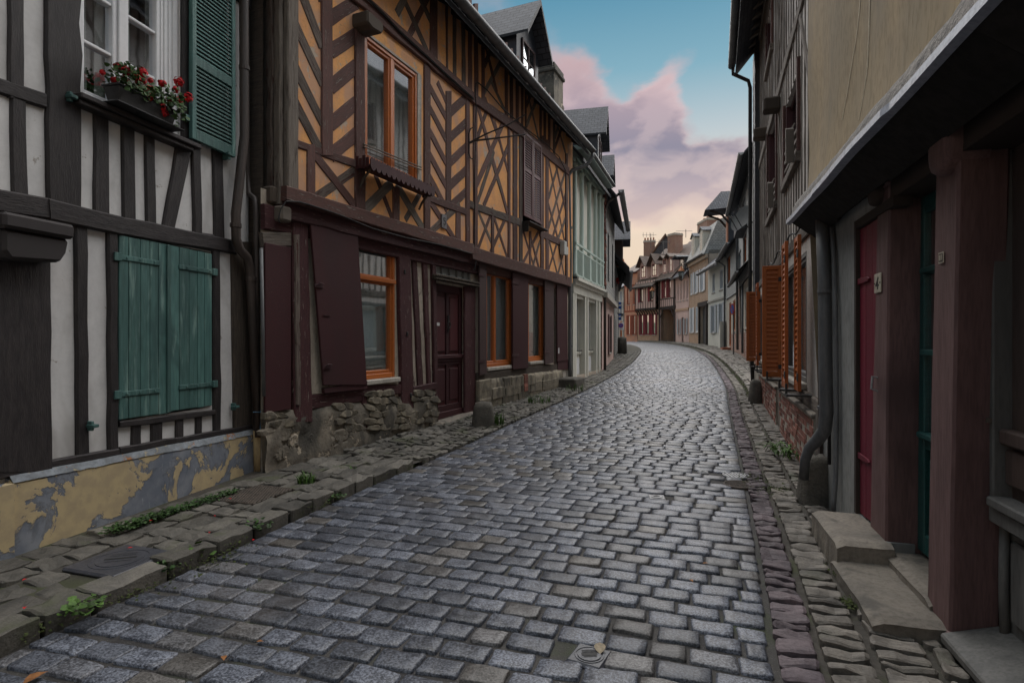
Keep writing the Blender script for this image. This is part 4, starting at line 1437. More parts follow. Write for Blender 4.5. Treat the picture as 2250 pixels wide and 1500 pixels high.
for (x, y, r_) in heads:
    wq = wb + (0.06 if y > 850 else 0.02)
    p = fp(f1, x, y, wq)
    m = Mesh()
    for i in range(int(70 + r_ * 1100)):
        dv_ = Vector((R(-1, 1), R(-1, 1), R(-1, 1)))
        if dv_.length > 1:
            continue
        leaf_at(m, p + dv_ * r_ * 0.95, 0.015, dv_ + Vector((0, 0, 0.3)), 5)
    o = obj('flower_head', m, 'petal_red', flower)
    m = Mesh()
    q0 = f1.P(min(max(f1.q(x, y, wq)[0], a + 0.05), b - 0.05) + R(-0.03, 0.03), tz + 0.16, wb)
    m.tube([q0, (q0 + p) / 2 + Vector((0, 0, 0.02)), p], 0.0028, 4)
    obj('stem', m, 'leaf', o)
# ---------------------------------------------------------------- orange timbered house, left
JET = 0.10
f2 = Fac((-2.53, 5.9), (1.22, 14.55), True)
f2u = Fac(tuple((f2.A + f2.N * JET)[:2]), tuple((f2.B + f2.N * JET)[:2]), True)
Z3, Z4, Z5, Z6 = (520.0, 0.0, 2.678), (540.0, 450.0, 2.4185), (900.0, 0.0, 2.344), (900.0, 440.0, 2.884)
h2 = thing('orange_timbered_house', f2.P(0, 0, 0), 'tall old timber framed house with orange plaster panels and maroon beams', 'house')
B_, W_, G_, M_ = 'timber_brown', 'timber_worn', 'timber_grey', 'timber_maroon'
EAVE = 6.95
f2.T = f2u.T = (0, 0, 1)
uL, uR = f2.u(576), f2.u(1250)
cL = f2u.u(624)
# openings of the upper floor
f2u.T = Z3
ow = (f2u.u(752), f2u.u(1062), (f2u.q(752, 965)[1] + f2u.q(1060, 1050)[1]) / 2 - 0.03, (f2u.q(758, 215)[1] + f2u.q(1058, 420)[1]) / 2)
f2u.T = Z5
hw = (f2u.u(578), f2u.u(672), (f2u.q(582, 1150)[1] + f2u.q(670, 1180)[1]) / 2, (f2u.q(582, 690)[1] + f2u.q(670, 745)[1]) / 2)
f2u.T = (0, 0, 1)
JVs = [f2u.q(619, 425)[1], f2u.q(1035, 548)[1], f2u.q(1045, 557)[1], f2u.q(1248, 619)[1]]
JV = max(JVs)
JW = min(JVs)
wall(f2u, h2, cL + 0.06, uR, JW, EAVE, [ow, hw], 'plaster_orange', 0.001, 0.12)
# openings of the ground floor
f2.T = Z4
gw = (f2.u(560), f2.u(796), (f2.q(645, 930)[1] + f2.q(800, 912)[1]) / 2, (f2.q(600, 168)[1] + f2.q(785, 205)[1]) / 2)
dr = (f2.u(1003), f2.u(1168), gz(9.2) + 0.05, f2.q(1085, 425)[1])
tl = (f2.u(996), f2.u(1192), f2.q(1090, 388)[1], f2.q(1090, 285)[1])
f2.T = Z6
g1 = (f2.u(486), f2.u(648), (f2.q(490, 1062)[1] + f2.q(620, 1040)[1]) / 2, (f2.q(490, 440)[1] + f2.q(615, 465)[1]) / 2)
g2 = (f2.u(753), f2.u(850), (f2.q(755, 1028)[1] + f2.q(828, 1008)[1]) / 2, (f2.q(755, 500)[1] + f2.q(828, 515)[1]) / 2)
wall(f2, h2, uL, uR, -0.3, JV, [gw, dr, tl, g1, g2], 'plaster_cracked', -0.02, 0.16)
# depth of the house
f2.T = (0, 0, 1)
shell(f2, h2, uL + 0.02, uR, EAVE - 0.02, 7.0, 4.4, 0.55, 'slate_roof', 'timber_old')
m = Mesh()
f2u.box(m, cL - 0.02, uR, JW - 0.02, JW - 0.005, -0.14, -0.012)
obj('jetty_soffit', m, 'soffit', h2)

# --- upper floor frame
f2u.T = Z3


def vb2(a0, a1, yt, b0, b1, yb, mat=B_, w1=0.016, f=f2u):
    return beam(f, h2, [(a0, yt), (a1, yt), (b1, yb), (b0, yb)], mat, w1)


def br(x0, y0, x1, y1, wd, mat=B_, w1=0.010, f=f2u):
    a, b = Vector(f.q(x0, y0)), Vector(f.q(x1, y1))
    d = (b - a).normalized() * 0.055                  # ends tucked under the posts
    return barm(f, h2, *(a - d), *(b + d), wd * 1.28, mat, w1 + R(-0.002, 0.002))


vb2(275, 345, -900, 282, 347, 1150, G_, 0.05)
vb2(492, 556, -850, 494, 562, 915, B_, 0.022)
vb2(690, 745, 90, 692, 752, 1290, B_, 0.026)
vb2(1098, 1136, 300, 1098, 1134, 1390, B_, 0.024)
for p in ((400, 10, 492, 250), (345, 150, 492, 470), (345, 405, 492, 700), (345, 610, 470, 850), (440, -190, 492, -20), (345, -330, 492, -60), (345, -600, 492, -330)):
    br(*p, 0.115, random.choice([B_, W_]))
for p in ((565, 295, 690, 215), (565, 505, 690, 398), (565, 722, 690, 615), (565, 905, 690, 800)):
    br(*p, 0.13)
br(560, 105, 690, 20, 0.13)
beam(f2u, h2, [(345, 820), (345, 868), (692, 990), (692, 938)], B_, 0.020)
vb2(410, 460, 850, 408, 462, 1170)
br(462, 915, 690, 1205, 0.10, B_, 0.012)
br(470, 1160, 690, 1005, 0.10, W_, 0.006)
br(752, 1235, 900, 1085, 0.11, G_, 0.012)
br(950, 1100, 1095, 1345, 0.11, G_, 0.010)
br(825, 1050, 915, 1285, 0.075, B_, 0.006)
br(1000, 1280, 1095, 1110, 0.09, W_, 0.006)
vb2(915, 955, 1100, 915, 955, 1320)
# herringbone beside the window
f2u.T = Z5
vb2(184, 214, 470, 184, 212, 1040)
for y in (450, 560, 680, 800, 915):
    br(104, y, 186, y + 155, 0.105, B_, 0.010)
br(150, 440, 186, 520, 0.09)
for y in (575, 705, 830, 950, 1060):
    br(214, y, 288, y - 70, 0.12, B_, 0.010)
vb2(286, 306, 480, 286, 308, 1270, B_, 0.02)
vb2(324, 346, 490, 326, 348, 1290, B_, 0.022)
beam(f2u, h2, [(98, 1000), (98, 1040), (292, 1112), (292, 1075)], B_, 0.020)
br(104, 1035, 232, 1235, 0.10, B_, 0.012)
br(108, 1195, 250, 1060, 0.10, W_, 0.008)
vb2(236, 262, 1090, 234, 262, 1260)
# big lattice bay
br(350, 545, 500, 1085, 0.10)
br(392, 520, 460, 720, 0.085)
br(345, 950, 500, 590, 0.10, B_, 0.014)
br(350, 1040, 430, 790, 0.085, W_)
br(385, 1050, 505, 760, 0.085, B_, 0.014)
br(430, 850, 500, 1080, 0.085, W_)
br(440, 640, 505, 880, 0.08)
br(345, 720, 400, 560, 0.08)
vb2(503, 516, 610, 504, 516, 1350, B_, 0.02)
vb2(530, 553, 620, 530, 553, 1370, B_, 0.022)
vb2(562, 580, 640, 562, 580, 1380, W_, 0.018)
vb2(672, 688, 700, 672, 688, 1420, B_, 0.02)
vb2(699, 714, 720, 699, 714, 1420, B_, 0.018)
for p in ((718, 840, 795, 1230), (742, 800, 800, 1070), (718, 1160, 796, 900), (735, 1225, 800, 1010), (718, 1010, 770, 830), (760, 1240, 800, 1130), (716, 1060, 765, 1235)):
    br(*p, 0.085, random.choice([B_, B_, W_]), R(0.008, 0.015))
vb2(800, 812, 790, 800, 812, 1440, B_, 0.024)
beam(f2u, h2, [(300, 1030), (300, 1070), (566, 1165), (566, 1125)], W_, 0.024)
beam(f2u, h2, [(668, 1182), (668, 1218), (806, 1280), (806, 1245)], B_, 0.024)
for p in ((350, 1080, 425, 1260), (350, 1285, 425, 1085), (420, 1290, 500, 1110), (425, 1090, 500, 1320), (585, 1190, 640, 1370), (585, 1350, 660, 1200), (620, 1210, 668, 1390), (630, 1385, 668, 1250), (716, 1230, 760, 1410), (718, 1380, 762, 1240), (760, 1240, 798, 1430), (762, 1420, 798, 1270)):
    br(*p, 0.075, random.choice([B_, B_, W_]), R(0.006, 0.014))
vb2(418, 432, 1090, 418, 432, 1320)
vb2(614, 625, 1190, 614, 625, 1390)
# attic band above the rail: close studs and a few crosses
for a in ((108, 142, -260, 100, 140, 320), (180, 192, -160, 188, 196, 400), (220, 236, -130, 222, 240, 430), (264, 282, -100, 268, 286, 460), (300, 318, -60, 300, 320, 490), (330, 350, 20, 332, 352, 520), (368, 384, 100, 370, 386, 540),
          (488, 502, 220, 490, 504, 625), (514, 530, 250, 516, 532, 640), (545, 560, 290, 546, 560, 660), (574, 584, 330, 574, 584, 680), (592, 602, 340, 592, 602, 690), (668, 680, 430, 668, 680, 750), (688, 700, 450, 690, 702, 775), (712, 724, 480, 712, 724, 790), (738, 748, 520, 738, 748, 815)):
    vb2(*a, random.choice([B_, B_, W_]))
for p in ((388, 230, 445, 460), (388, 470, 480, 300), (420, 180, 486, 330), (425, 430, 486, 560), (388, 330, 440, 210), (604, 640, 665, 480), (604, 470, 665, 720), (604, 540, 640, 440), (748, 760, 800, 610), (748, 600, 800, 780), (750, 700, 790, 560)):
    br(*p, 0.085, random.choice([B_, G_]), R(0.006, 0.014))
for p in ((0, 180, 105, -40), (-15, 30, 105, 300), (-60, 60, 40, -140), (30, -60, 108, 110)):
    br(*p, 0.10, random.choice([B_, W_, G_]), R(0.006, 0.014))
f2u.T = Z3
for i in range(9):                                  # studs of the attic band left of the crosses, mostly out of frame
    x = 350 + i * 52
    vb2(x, x + 22, -900, x, x + 22, -250 + (x - 350) * 0.78)
# rails
beam(f2u, h2, [(330, -340), (330, -250), (770, 80), (770, -10)], B_, 0.05, jit=0.008)
beam(f2u, h2, [(765, -10), (765, 95), (1400, 625), (1400, 560)], B_, 0.05, jit=0.008)
f2u.T = Z5
beam(f2u, h2, [(335, 490), (335, 540), (590, 720), (590, 665)], B_, 0.045)
beam(f2u, h2, [(586, 662), (586, 718), (815, 905), (815, 862)], B_, 0.045)
f2u.T = (0, 0, 1)
beam(f2u, h2, [(619, 409), (618, 441), (1036, 560), (1034, 536)], B_, 0.07, jit=0.008)
beam(f2u, h2, [(1030, 541), (1032, 570), (1250, 630), (1248, 609)], B_, 0.06, jit=0.008)
f2.T = (0, 0, 1)
beam(f2, h2, [(606, 437), (606, 480), (1040, 584), (1038, 557)], M_, 0.10, jit=0.008)
f2u.T = Z3
# corbels under the rail
for (x, y) in ((785, 150),):
    u_, v_ = f2u.q(x, y, 0.15)
    m = Mesh()
    f2u.prism(m, [(u_ - 0.16, v_ - 0.06), (u_ - 0.06, v_ - 0.09), (u_ + 0.12, v_ - 0.07), (u_ + 0.17, v_), (u_ + 0.15, v_ + 0.09), (u_ - 0.16, v_ + 0.1)], -0.01, 0.24)
    obj('corbel', m, 'timber_old', h2, bevel=0.02)
# weathered corner: heavy posts seen from the side
cside = Fac(tuple((f2.P(cL - 0.02, 0, JET))[:2]), tuple((f2.P(cL - 0.02, 0, JET - 0.9))[:2]), False)
if cside.N.dot(f2.U) > 0:
    cside.N = -cside.N
m = Mesh()
m.add([cside.P(0, JV - 0.15, -0.02), cside.P(0.9, JV - 0.15, -0.02), cside.P(0.9, EAVE, -0.02), cside.P(0, EAVE, -0.02)], [(0, 1, 2, 3)])
obj('side_wall', m, 'timber_old', h2)
u_ = 0.0
for wd, mt in ((0.11, G_), (0.10, W_), (0.09, G_), (0.10, 'timber_old'), (0.12, B_), (0.14, 'timber_old')):
    barm(cside, h2, u_ + wd / 2, JV - 0.14, u_ + wd / 2 + R(-0.01, 0.01), EAVE, wd * 0.9, mt, R(0.0, 0.03), jit=0.014, seg=0.12)
    u_ += wd
m = Mesh()
cside.box(m, -0.04, 0.5, JV - 0.32, JV - 0.16, -0.1, 0.05)
obj('bracket', m, G_, h2, bevel=0.02)
m = Mesh()
cside.box(m, 0.05, 0.62, JV - 0.14, JV + 0.04, -0.1, 0.10)
obj('beam_end', m, 'timber_old', h2, bevel=0.02)
# number plate reading 5
f2u.T = (0, 0, 1)
pu, pv = f2u.q(973, 487)
m = Mesh()
f2u.box(m, pu - 0.075, pu + 0.075, pv - 0.11, pv + 0.11, 0.016, 0.03)
plate = obj('number_plate', m, 'plate_zinc', h2, bevel=0.004)
m = Mesh()
w0, w1 = 0.030, 0.034
f2u.box(m, pu - 0.028, pu + 0.032, pv + 0.045, pv + 0.058, w0, w1)
f2u.box(m, pu - 0.028, pu - 0.015, pv + 0.012, pv + 0.045, w0, w1)
pts = [(pu - 0.028 + 0.03 + 0.032 * math.sin(a), pv - 0.018 + 0.033 * math.cos(a)) for a in [math.radians(x) for x in range(-35, 236, 30)]]
for (a, b) in zip(pts, pts[1:]):
    d = Vector((b[0] - a[0], b[1] - a[1])).normalized() * 0.0065
    f2u.prism(m, [(a[0] - d.y, a[1] + d.x), (a[0] + d.y, a[1] - d.x), (b[0] + d.y, b[1] - d.x), (b[0] - d.y, b[1] + d.x)], w0, w1)
obj('digit', m, 'ink', plate)

# upper window with blind, rail and scalloped box
win = framed(f2u, h2, *ow, -0.11, 0.0, 0.05, 'paint_orange', 'window', bars_v=(0.5,), bt=0.075, bottom=0.075)
uu = (ow[0] + ow[1]) / 2
for (a, b) in ((ow[0] + 0.045, uu - 0.03), (uu + 0.03, ow[1] - 0.045)):
    framed(f2u, win, a, b, ow[2] + 0.07, ow[3] - 0.045, -0.10, -0.02, 0.045, 'paint_orange', 'sash')
    pane(f2u, win, a + 0.04, b - 0.04, ow[2] + 0.1, ow[3] - 0.08, -0.06)
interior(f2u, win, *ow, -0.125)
curtain(f2u, win, ow[0] + 0.05, ow[1] - 0.05, ow[2], ow[3] - 0.02, -0.135, waves=14, amp=0.01)
m = Mesh()
for i in range(46):
    v = ow[2] + 0.2 + (ow[3] - ow[2] - 0.25) * i / 46
    for (a, b) in ((ow[0] + 0.09, uu - 0.05), (uu + 0.05, ow[1] - 0.09)):
        f2u.box(m, a, b, v, v + 0.012, -0.105, -0.095)
obj('blind', m, 'curtain', win, kind='stuff')
m = Mesh()
f2u.box(m, ow[1], ow[1] + 0.07, ow[2] - 0.05, ow[3] + 0.03, -0.02, 0.012)
f2u.box(m, ow[1] + 0.07, ow[1] + 0.11, ow[2] - 0.05, ow[3] + 0.02, -0.02, 0.006)
f2u.box(m, ow[0] - 0.03, ow[1] + 0.02, ow[3], ow[3] + 0.035, -0.02, 0.012)
obj('architrave', m, 'sill_stone', win, bevel=0.004)
f2u.T = Z3
m = Mesh()
for dv in (0, 0.05):
    a, b = f2u.q(745, 848 + dv * 300, 0.03), f2u.q(1085, 985 + dv * 300, 0.03)
    m.tube([f2u.P(a[0], a[1], 0.035), f2u.P(b[0], b[1], 0.035)], 0.009, 6)
obj('guard_rail', m, 'timber_grey', win)
bx0, bx1 = f2u.q(770, 985, 0.2)[0], f2u.q(1150, 1110, 0.2)[0]
bv = (f2u.q(770, 985, 0.2)[1] + f2u.q(1150, 1110, 0.2)[1]) / 2
m = Mesh()
f2u.box(m, bx0, bx1, bv - 0.03, bv - 0.012, 0.02, 0.24)
box_ = obj('flower_shelf', m, 'paint_maroon', h2)
m = Mesh()
n = 14                                              # scalloped fretwork front
for i in range(n):
    a = bx0 + (bx1 - bx0) * i / n
    b = bx0 + (bx1 - bx0) * (i + 1) / n
    c = (a + b) / 2
    f2u.prism(m, [(a, bv - 0.035), ((a + c) / 2, bv - 0.075), (c, bv - 0.085), ((b + c) / 2, bv - 0.075), (b, bv - 0.035), (b, bv + 0.045), ((b + c) / 2, bv + 0.075), (c, bv + 0.06), ((a + c) / 2, bv + 0.075), (a, bv + 0.045)], 0.235, 0.25)
for i in range(4):
    a = 0.03 + i * 0.05
    f2u.box(m, bx0 - 0.012, bx0, bv - 0.06 + 0.01 * (i % 2), bv + 0.10 - 0.03 * (i % 2), a, a + 0.045)
    f2u.box(m, bx1, bx1 + 0.012, bv - 0.06 + 0.01 * (i % 2), bv + 0.06 - 0.02 * (i % 2), a, a + 0.045)
obj('fretwork', m, 'paint_maroon', box_)
for u_ in (bx0 + 0.06, bx1 - 0.1):
    m = Mesh()
    m.tube([f2u.P(u_ + 0.015, bv - 0.26, 0.03), f2u.P(u_ + 0.015, bv - 0.16, 0.08), f2u.P(u_ + 0.015, bv - 0.04, 0.20)], 0.016, 6)
    obj('bracket', m, 'timber_old', box_)
pass

# louvred maroon shutters (upper right) over an opening with a tin trough
hwin = framed(f2u, h2, hw[0], hw[1], hw[2], hw[3], -0.06, 0.0, 0.03, 'paint_maroon', 'window')
interior(f2u, hwin, *hw, -0.13, 0.4)
hm = (hw[0] + hw[1]) / 2
sv_ = hw[2] + 0.13
for (a, b) in ((hw[0] + 0.01, hm - 0.004), (hm + 0.004, hw[1] - 0.01)):
    s_ = framed(f2u, h2, a, b, sv_, hw[3] + 0.01, 0.004, 0.05, 0.06, 'paint_door_red', 'shutter', bars_h=(0.56,), bt=0.07, bevel=0.003)
    hh = hw[3] - sv_
    louvres(f2u, s_, a + 0.06, b - 0.06, sv_ + 0.07, sv_ + hh * 0.56 - 0.04, 0.01, 0.044, 0.05, 'paint_door_red', 0.55)
    louvres(f2u, s_, a + 0.06, b - 0.06, sv_ + hh * 0.56 + 0.04, hw[3] - 0.06, 0.01, 0.044, 0.05, 'paint_door_red', 0.55)
m = Mesh()
f2u.box(m, hw[0] - 0.03, hw[1] + 0.03, hw[2] - 0.02, hw[2], 0.0, 0.20)
f2u.prism(m, [(hw[0] - 0.02, hw[2] - 0.02), (hw[0] + 0.01, hw[2] - 0.02), (hw[0] + 0.005, hw[2] - 0.22)], 0.0, 0.15)
obj('shelf', m, 'iron', h2)

# wrought iron sign bracket
f2u.T = Z5
def ip(x, y, w):
    u_, v_ = f2u.q(x, y, w)
    return f2u.P(u_, v_, w)


bu, bv_ = f2u.q(298, 740)
m = Mesh()
p0 = f2u.P(bu, bv_, 0.03)
end = f2u.P(bu + 0.12, bv_ + 0.05, 1.02)
m.tube([p0, p0.lerp(end, 0.1) + Vector((0, 0, 0.03)), p0.lerp(end, 0.5) + Vector((0, 0, 0.015)), end], [0.016, 0.018, 0.014, 0.010], 6)
m.tube([f2u.P(bu, bv_ - 0.02, 0.03) + Vector((0, 0, 0.03)), p0.lerp(end, 0.3) + Vector((0, 0, 0.11)), p0.lerp(end, 0.7) + Vector((0, 0, 0.21)), p0.lerp(end, 1.0) + Vector((0, 0, 0.33))], [0.014, 0.013, 0.011, 0.008], 6)
for s in (1, -1):
    m.tube([f2u.P(bu, bv_ + s * 0.02, 0.03), f2u.P(bu - 0.005, bv_ + s * 0.16, 0.03), f2u.P(bu + 0.01, bv_ + s * 0.25, 0.05), f2u.P(bu + 0.03, bv_ + s * 0.27, 0.09), f2u.P(bu + 0.03, bv_ + s * 0.23, 0.10)], 0.011, 6)
brk = obj('sign_bracket', m, 'iron', h2)

# cables along the rail and down the front
m = Mesh()
f2u.T = Z3
pts = [f2u.P(*f2u.q(x, y, 0.07), 0.07 + R(-0.008, 0.008)) for x, y in ((740, -30), (860, 85), (960, 190), (1080, 300), (1200, 410), (1300, 505), (1395, 585))]
f2u.T = Z5
pts2 = [f2u.P(*f2u.q(x, y, 0.06), 0.06 + R(-0.008, 0.008)) for x, y in ((338, 500), (342, 430), (352, 425), (400, 465), (480, 560), (600, 665), (700, 740), (770, 810), (803, 880), (806, 1000), (806, 1440))]
pts3 = [f2u.P(*f2u.q(x, y, 0.06), 0.06 + R(-0.006, 0.006)) for x, y in ((340, 500), (345, 560), (338, 640), (338, 760), (336, 900), (335, 1050), (335, 1200), (334, 1290), (345, 1340), (335, 1390))]
for d in (0, 0.02):
    m.tube([p + Vector((0, 0, d)) for p in pts], 0.010, 5)
m.tube(pts2, 0.011, 5)
m.tube(pts3, 0.009, 5)
f2u.T = Z3
m.tube([f2u.P(*f2u.q(x, y, 0.10), 0.10) for x, y in ((290, 1185), (370, 1188), (460, 1215), (600, 1262), (800, 1345), (1000, 1400), (1200, 1440), (1380, 1490))], 0.009, 5)
m.tube([f2u.P(*f2u.q(x, y, 0.10), 0.10) for x, y in ((290, 1185), (260, 1230), (245, 1290), (255, 1310))], 0.007, 5)
obj('cable', m, 'cable', h2)
f2u.T = (0, 0, 1)
u_, v_ = f2u.q(1235, 545, 0.05)
m = Mesh()
f2u.box(m, u_ - 0.08, u_ + 0.12, v_ - 0.17, v_ + 0.17, 0.02, 0.14)
f2u.box(m, u_ + 0.14, u_ + 0.30, v_ - 0.14, v_ + 0.06, 0.02, 0.12)
obj('meter_box', m, 'plastic_white', h2, bevel=0.01)

# --- ground floor
f2.T = Z4
# wall plates and posts
beam(f2, h2, [(240, 1150 - 0), (240, 85), (1400, 1000), (1400, 1000)], M_, 0.05) if False else None
a, b = f2.q(90, 100), f2.q(1230, 330)
barm(f2, h2, uL, JW - 0.24, f2.u(1240), JW - 0.2, 0.26, M_, 0.035, jit=0.008)
f2.T = Z6
barm(f2, h2, f2.u(408), JW - 0.16, uR, JW - 0.14, 0.22, 'timber_brown', 0.036, jit=0.008)
f2.T = Z4
vb2(228, 312, 90, 240, 338, 1150, M_, 0.06, f2)
vb2(232, 262, 160, 246, 270, 1060, W_, 0.068, f2)
bar(f2, h2, 80, 185, 235, 185, 0.15, G_, 0.04)
vb2(800, 862, 150, 820, 886, 1085, M_, 0.04, f2)
vb2(880, 905, 225, 915, 945, 965, M_, 0.012, f2)
vb2(935, 962, 240, 966, 982, 960, M_, 0.012, f2)
vb2(984, 1004, 245, 1002, 1020, 1220, M_, 0.03, f2)
bar(f2, h2, 885, 985, 1012, 958, 0.11, M_, 0.03)
bar(f2, h2, 560, 985, 840, 978, 0.14, M_, 0.028)
bar(f2, h2, 335, 1050, 620, 1010, 0.17, M_, 0.022)
vb2(608, 634, 1000, 610, 640, 1195, M_, 0.03, f2)
for x, y in ((832, 357), (845, 685), (865, 1010)):
    u_, v_ = f2.q(x, y)
    m = Mesh()
    f2.box(m, u_ - 0.02, u_ + 0.02, v_ - 0.03, v_ + 0.03, 0.03, 0.055)
    obj('peg', m, 'iron', h2, bevel=0.008)
# far left boarded opening
m = Mesh()
a, b = f2.u(84), f2.u(224)
f2.box(m, a, b, f2.q(150, 1095)[1], f2.q(150, 214)[1], 0.02, 0.05)
obj('panel', m, 'paint_maroon', h2, bevel=0.006)
# white strip behind the crooked shutter
m = Mesh()
f2.prism(m, [f2.q(308, 82), f2.q(352, 98), f2.q(405, 1000), f2.q(338, 1005)], -0.01, 0.012)
obj('plaster_strip', m, 'plaster_cracked', h2)
# big crooked shutter
m = Mesh()
f2.prism(m, [f2.q(342, 98, 0.08), f2.q(592, 142, 0.08), f2.q(642, 955, 0.08), f2.q(412, 958, 0.08)], 0.06, 0.09)
shut = obj('shutter', m, 'paint_maroon', h2, bevel=0.005)
m = Mesh()
f2.prism(m, [f2.q(412, 975, 0.06), f2.q(642, 935, 0.06), f2.q(640, 975, 0.06), f2.q(415, 1000, 0.06)], 0.03, 0.075)
obj('board', m, 'paint_maroon', shut)
m = Mesh()
for x, y in ((395, 430), (438, 860)):
    u_, v_ = f2.q(x, y, 0.1)
    f2.box(m, u_ - 0.09, u_ + 0.06, v_ - 0.02, v_ + 0.02, 0.088, 0.105)
    m.tube([f2.P(u_ - 0.06, v_, 0.10), f2.P(u_ - 0.03, v_ + 0.03, 0.12), f2.P(u_ + 0.04, v_ + 0.02, 0.12)], 0.008, 5)
u_, v_ = f2.q(433, 587, 0.1)
f2.box(m, u_ - 0.06, u_ + 0.06, v_ - 0.006, v_ + 0.006, 0.088, 0.1)
obj('hinge', m, 'iron_maroon', shut)
# window behind it
def casement(f, root, r, mat, mullions=(), transom=None, cur='curtain', glass='glass', deep=-0.10, sill=True, t=0.055, curtains=True, sillmat='sill_stone'):
    wn = framed(f, root, *r, deep, deep + 0.09, t, mat, 'window', bottom=t * 1.2)
    us = [r[0] + t * 0.8] + [r[0] + (r[1] - r[0]) * x for x in mullions] + [r[1] - t * 0.8]
    vs = [r[2] + t] + ([r[2] + (r[3] - r[2]) * transom] if transom else []) + [r[3] - t * 0.8]
    for (va, vb_) in zip(vs, vs[1:]):
        for (ua, ub) in zip(us, us[1:]):
            framed(f, wn, ua + 0.004, ub - 0.004, va + 0.012, vb_ - 0.012, deep + 0.01, deep + 0.075, t * 0.8, mat, 'sash')
            pane(f, wn, ua + t * 0.5, ub - t * 0.5, va + t * 0.5, vb_ - t * 0.5, deep + 0.035, glass)
    if transom:
        m = Mesh()
        vt = vs[1]
        f.box(m, r[0] + t, r[1] - t * 0.4, vt - 0.03, vt + 0.03, deep + 0.02, deep + 0.13)
        obj('transom', m, mat, wn, bevel=0.006)
    interior(f, wn, *r, deep - 0.07)
    if curtains:
        curtain(f, wn, r[0] + 0.02, r[1] - 0.02, r[2], r[3], deep - 0.01, cur, waves=11, amp=0.008)
    if sill:
        m = Mesh()
        f.box(m, r[0] - 0.03, r[1] + 0.05, r[2] - 0.07, r[2] - 0.002, deep + 0.05, 0.06)
        obj('sill', m, sillmat, wn, bevel=0.012)
    return wn


casement(f2, h2, gw, 'paint_orange', (), 0.715, 'curtain_blue', 'glass')
casement(f2, h2, g1, 'paint_orange', (0.36,), None)
casement(f2, h2, g2, 'paint_orange', (), None)
# shutters of the ground floor
f2.T = Z6
def leafp(quad, mat, w0=0.04, w1=0.075, planks=1):
    m = Mesh()
    f2.prism(m, [f2.q(x, y, w1) for x, y in quad], w0, w1)
    o = obj('shutter', m, mat, h2, bevel=0.005)
    return o


s1 = leafp([(444, 392), (488, 402), (490, 1100), (446, 1110)], 'paint_plum', 0.05, 0.09)
s2 = leafp([(655, 456), (752, 470), (752, 1062), (657, 1072)], 'paint_maroon', 0.05, 0.09)
s3 = leafp([(858, 508), (914, 518), (914, 1028), (860, 1040)], 'paint_plum', 0.05, 0.09)
s4 = leafp([(935, 532), (1000, 545), (1003, 1010), (938, 1022)], 'paint_maroon', 0.05, 0.08)
for s_, x0, x1, ya, yb in ((s2, 655, 690, 520, 980), (s3, 858, 885, 560, 960), (s1, 444, 470, 470, 1020)):
    m = Mesh()
    for y in (ya, yb):
        a, b = f2.q(x0, y, 0.09), f2.q(x1, y, 0.09)
        f2.box(m, a[0] - 0.04, b[0], a[1] - 0.025, a[1] + 0.025, 0.086, 0.10)
    obj('hinge', m, 'iron_maroon', s_)
vb2(622, 652, 455, 628, 655, 1080, 'plaster_cracked', 0.012, f2) if False else None
m = Mesh()
f2.prism(m, [f2.q(936, 1020, 0.05), f2.q(1003, 1008, 0.05), f2.q(1003, 1068, 0.05), f2.q(938, 1075, 0.05)], 0.0, 0.06)
obj('board', m, 'paint_maroon', h2)
vb2(918, 934, 520, 920, 936, 1040, 'timber_grey', 0.03, f2)
u_, v_ = f2.q(947, 952, 0.09)
m = Mesh()
f2.box(m, u_ - 0.04, u_ + 0.04, v_ - 0.07, v_ + 0.07, 0.08, 0.086)
obj('notice', m, 'sign_white', s4)
# sole plate and stone base
f2.T = Z6
barm(f2, h2, f2.u(413), f2.q(440, 1118)[1], uR, f2.q(950, 1058)[1] + 0.02, 0.16, 'timber_old', 0.05, jit=0.01)
def stonebase(u0, u1, vt0, vt1, w, mat, name='stone_base', depth=0.05, seedv=0):
    m = Mesh()
    nu, nv = max(6, int((u1 - u0) / 0.09)), 10
    vs, fs = [], []
    for i in range(nu + 1):
        u_ = u0 + (u1 - u0) * i / nu
        vt = vt0 + (vt1 - vt0) * i / nu + 0.015 * noise.noise(Vector((u_ * 4, seedv, 1)))
        for j in range(nv + 1):
            v_ = -0.25 + (vt + 0.25) * j / nv
            b_ = depth * noise.noise(Vector((u_ * 3.2, v_ * 4, seedv))) + depth * 0.5 * noise.noise(Vector((u_ * 9, v_ * 9, seedv + 3)))
            vs.append(f2.P(u_, v_, w + b_ - (0.0 if j < nv else 0.03)))
        vs.append(f2.P(u_, vt + 0.005, -0.03))
    st = nv + 2
    for i in range(nu):
        for j in range(nv + 1):
            fs.append((i * st + j, i * st + j + 1, (i + 1) * st + j + 1, (i + 1) * st + j))
    fs.append(tuple(range(st)))
    fs.append(tuple(nu * st + k for k in range(st))[::-1])
    m.add(vs, fs)
    return obj(name, m, mat, h2, smooth=True)


f2.T = Z4
base_a = stonebase(uL, f2.u(1012), f2.q(120, 1100)[1], f2.q(1000, 1000)[1], 0.045, 'plaster_base', seedv=2)
f2.T = Z6
base_b = stonebase(f2.u(412), f2.u(950), f2.q(440, 1135)[1], f2.q(950, 1070)[1], 0.085, 'stone_rubble', seedv=8, depth=0.03)
m = Mesh()
f2.box(m, f2.u(950), uR, -0.2, f2.q(975, 1075)[1], -0.02, 0.02)
obj('stone_base', m, 'sill_stone', h2)
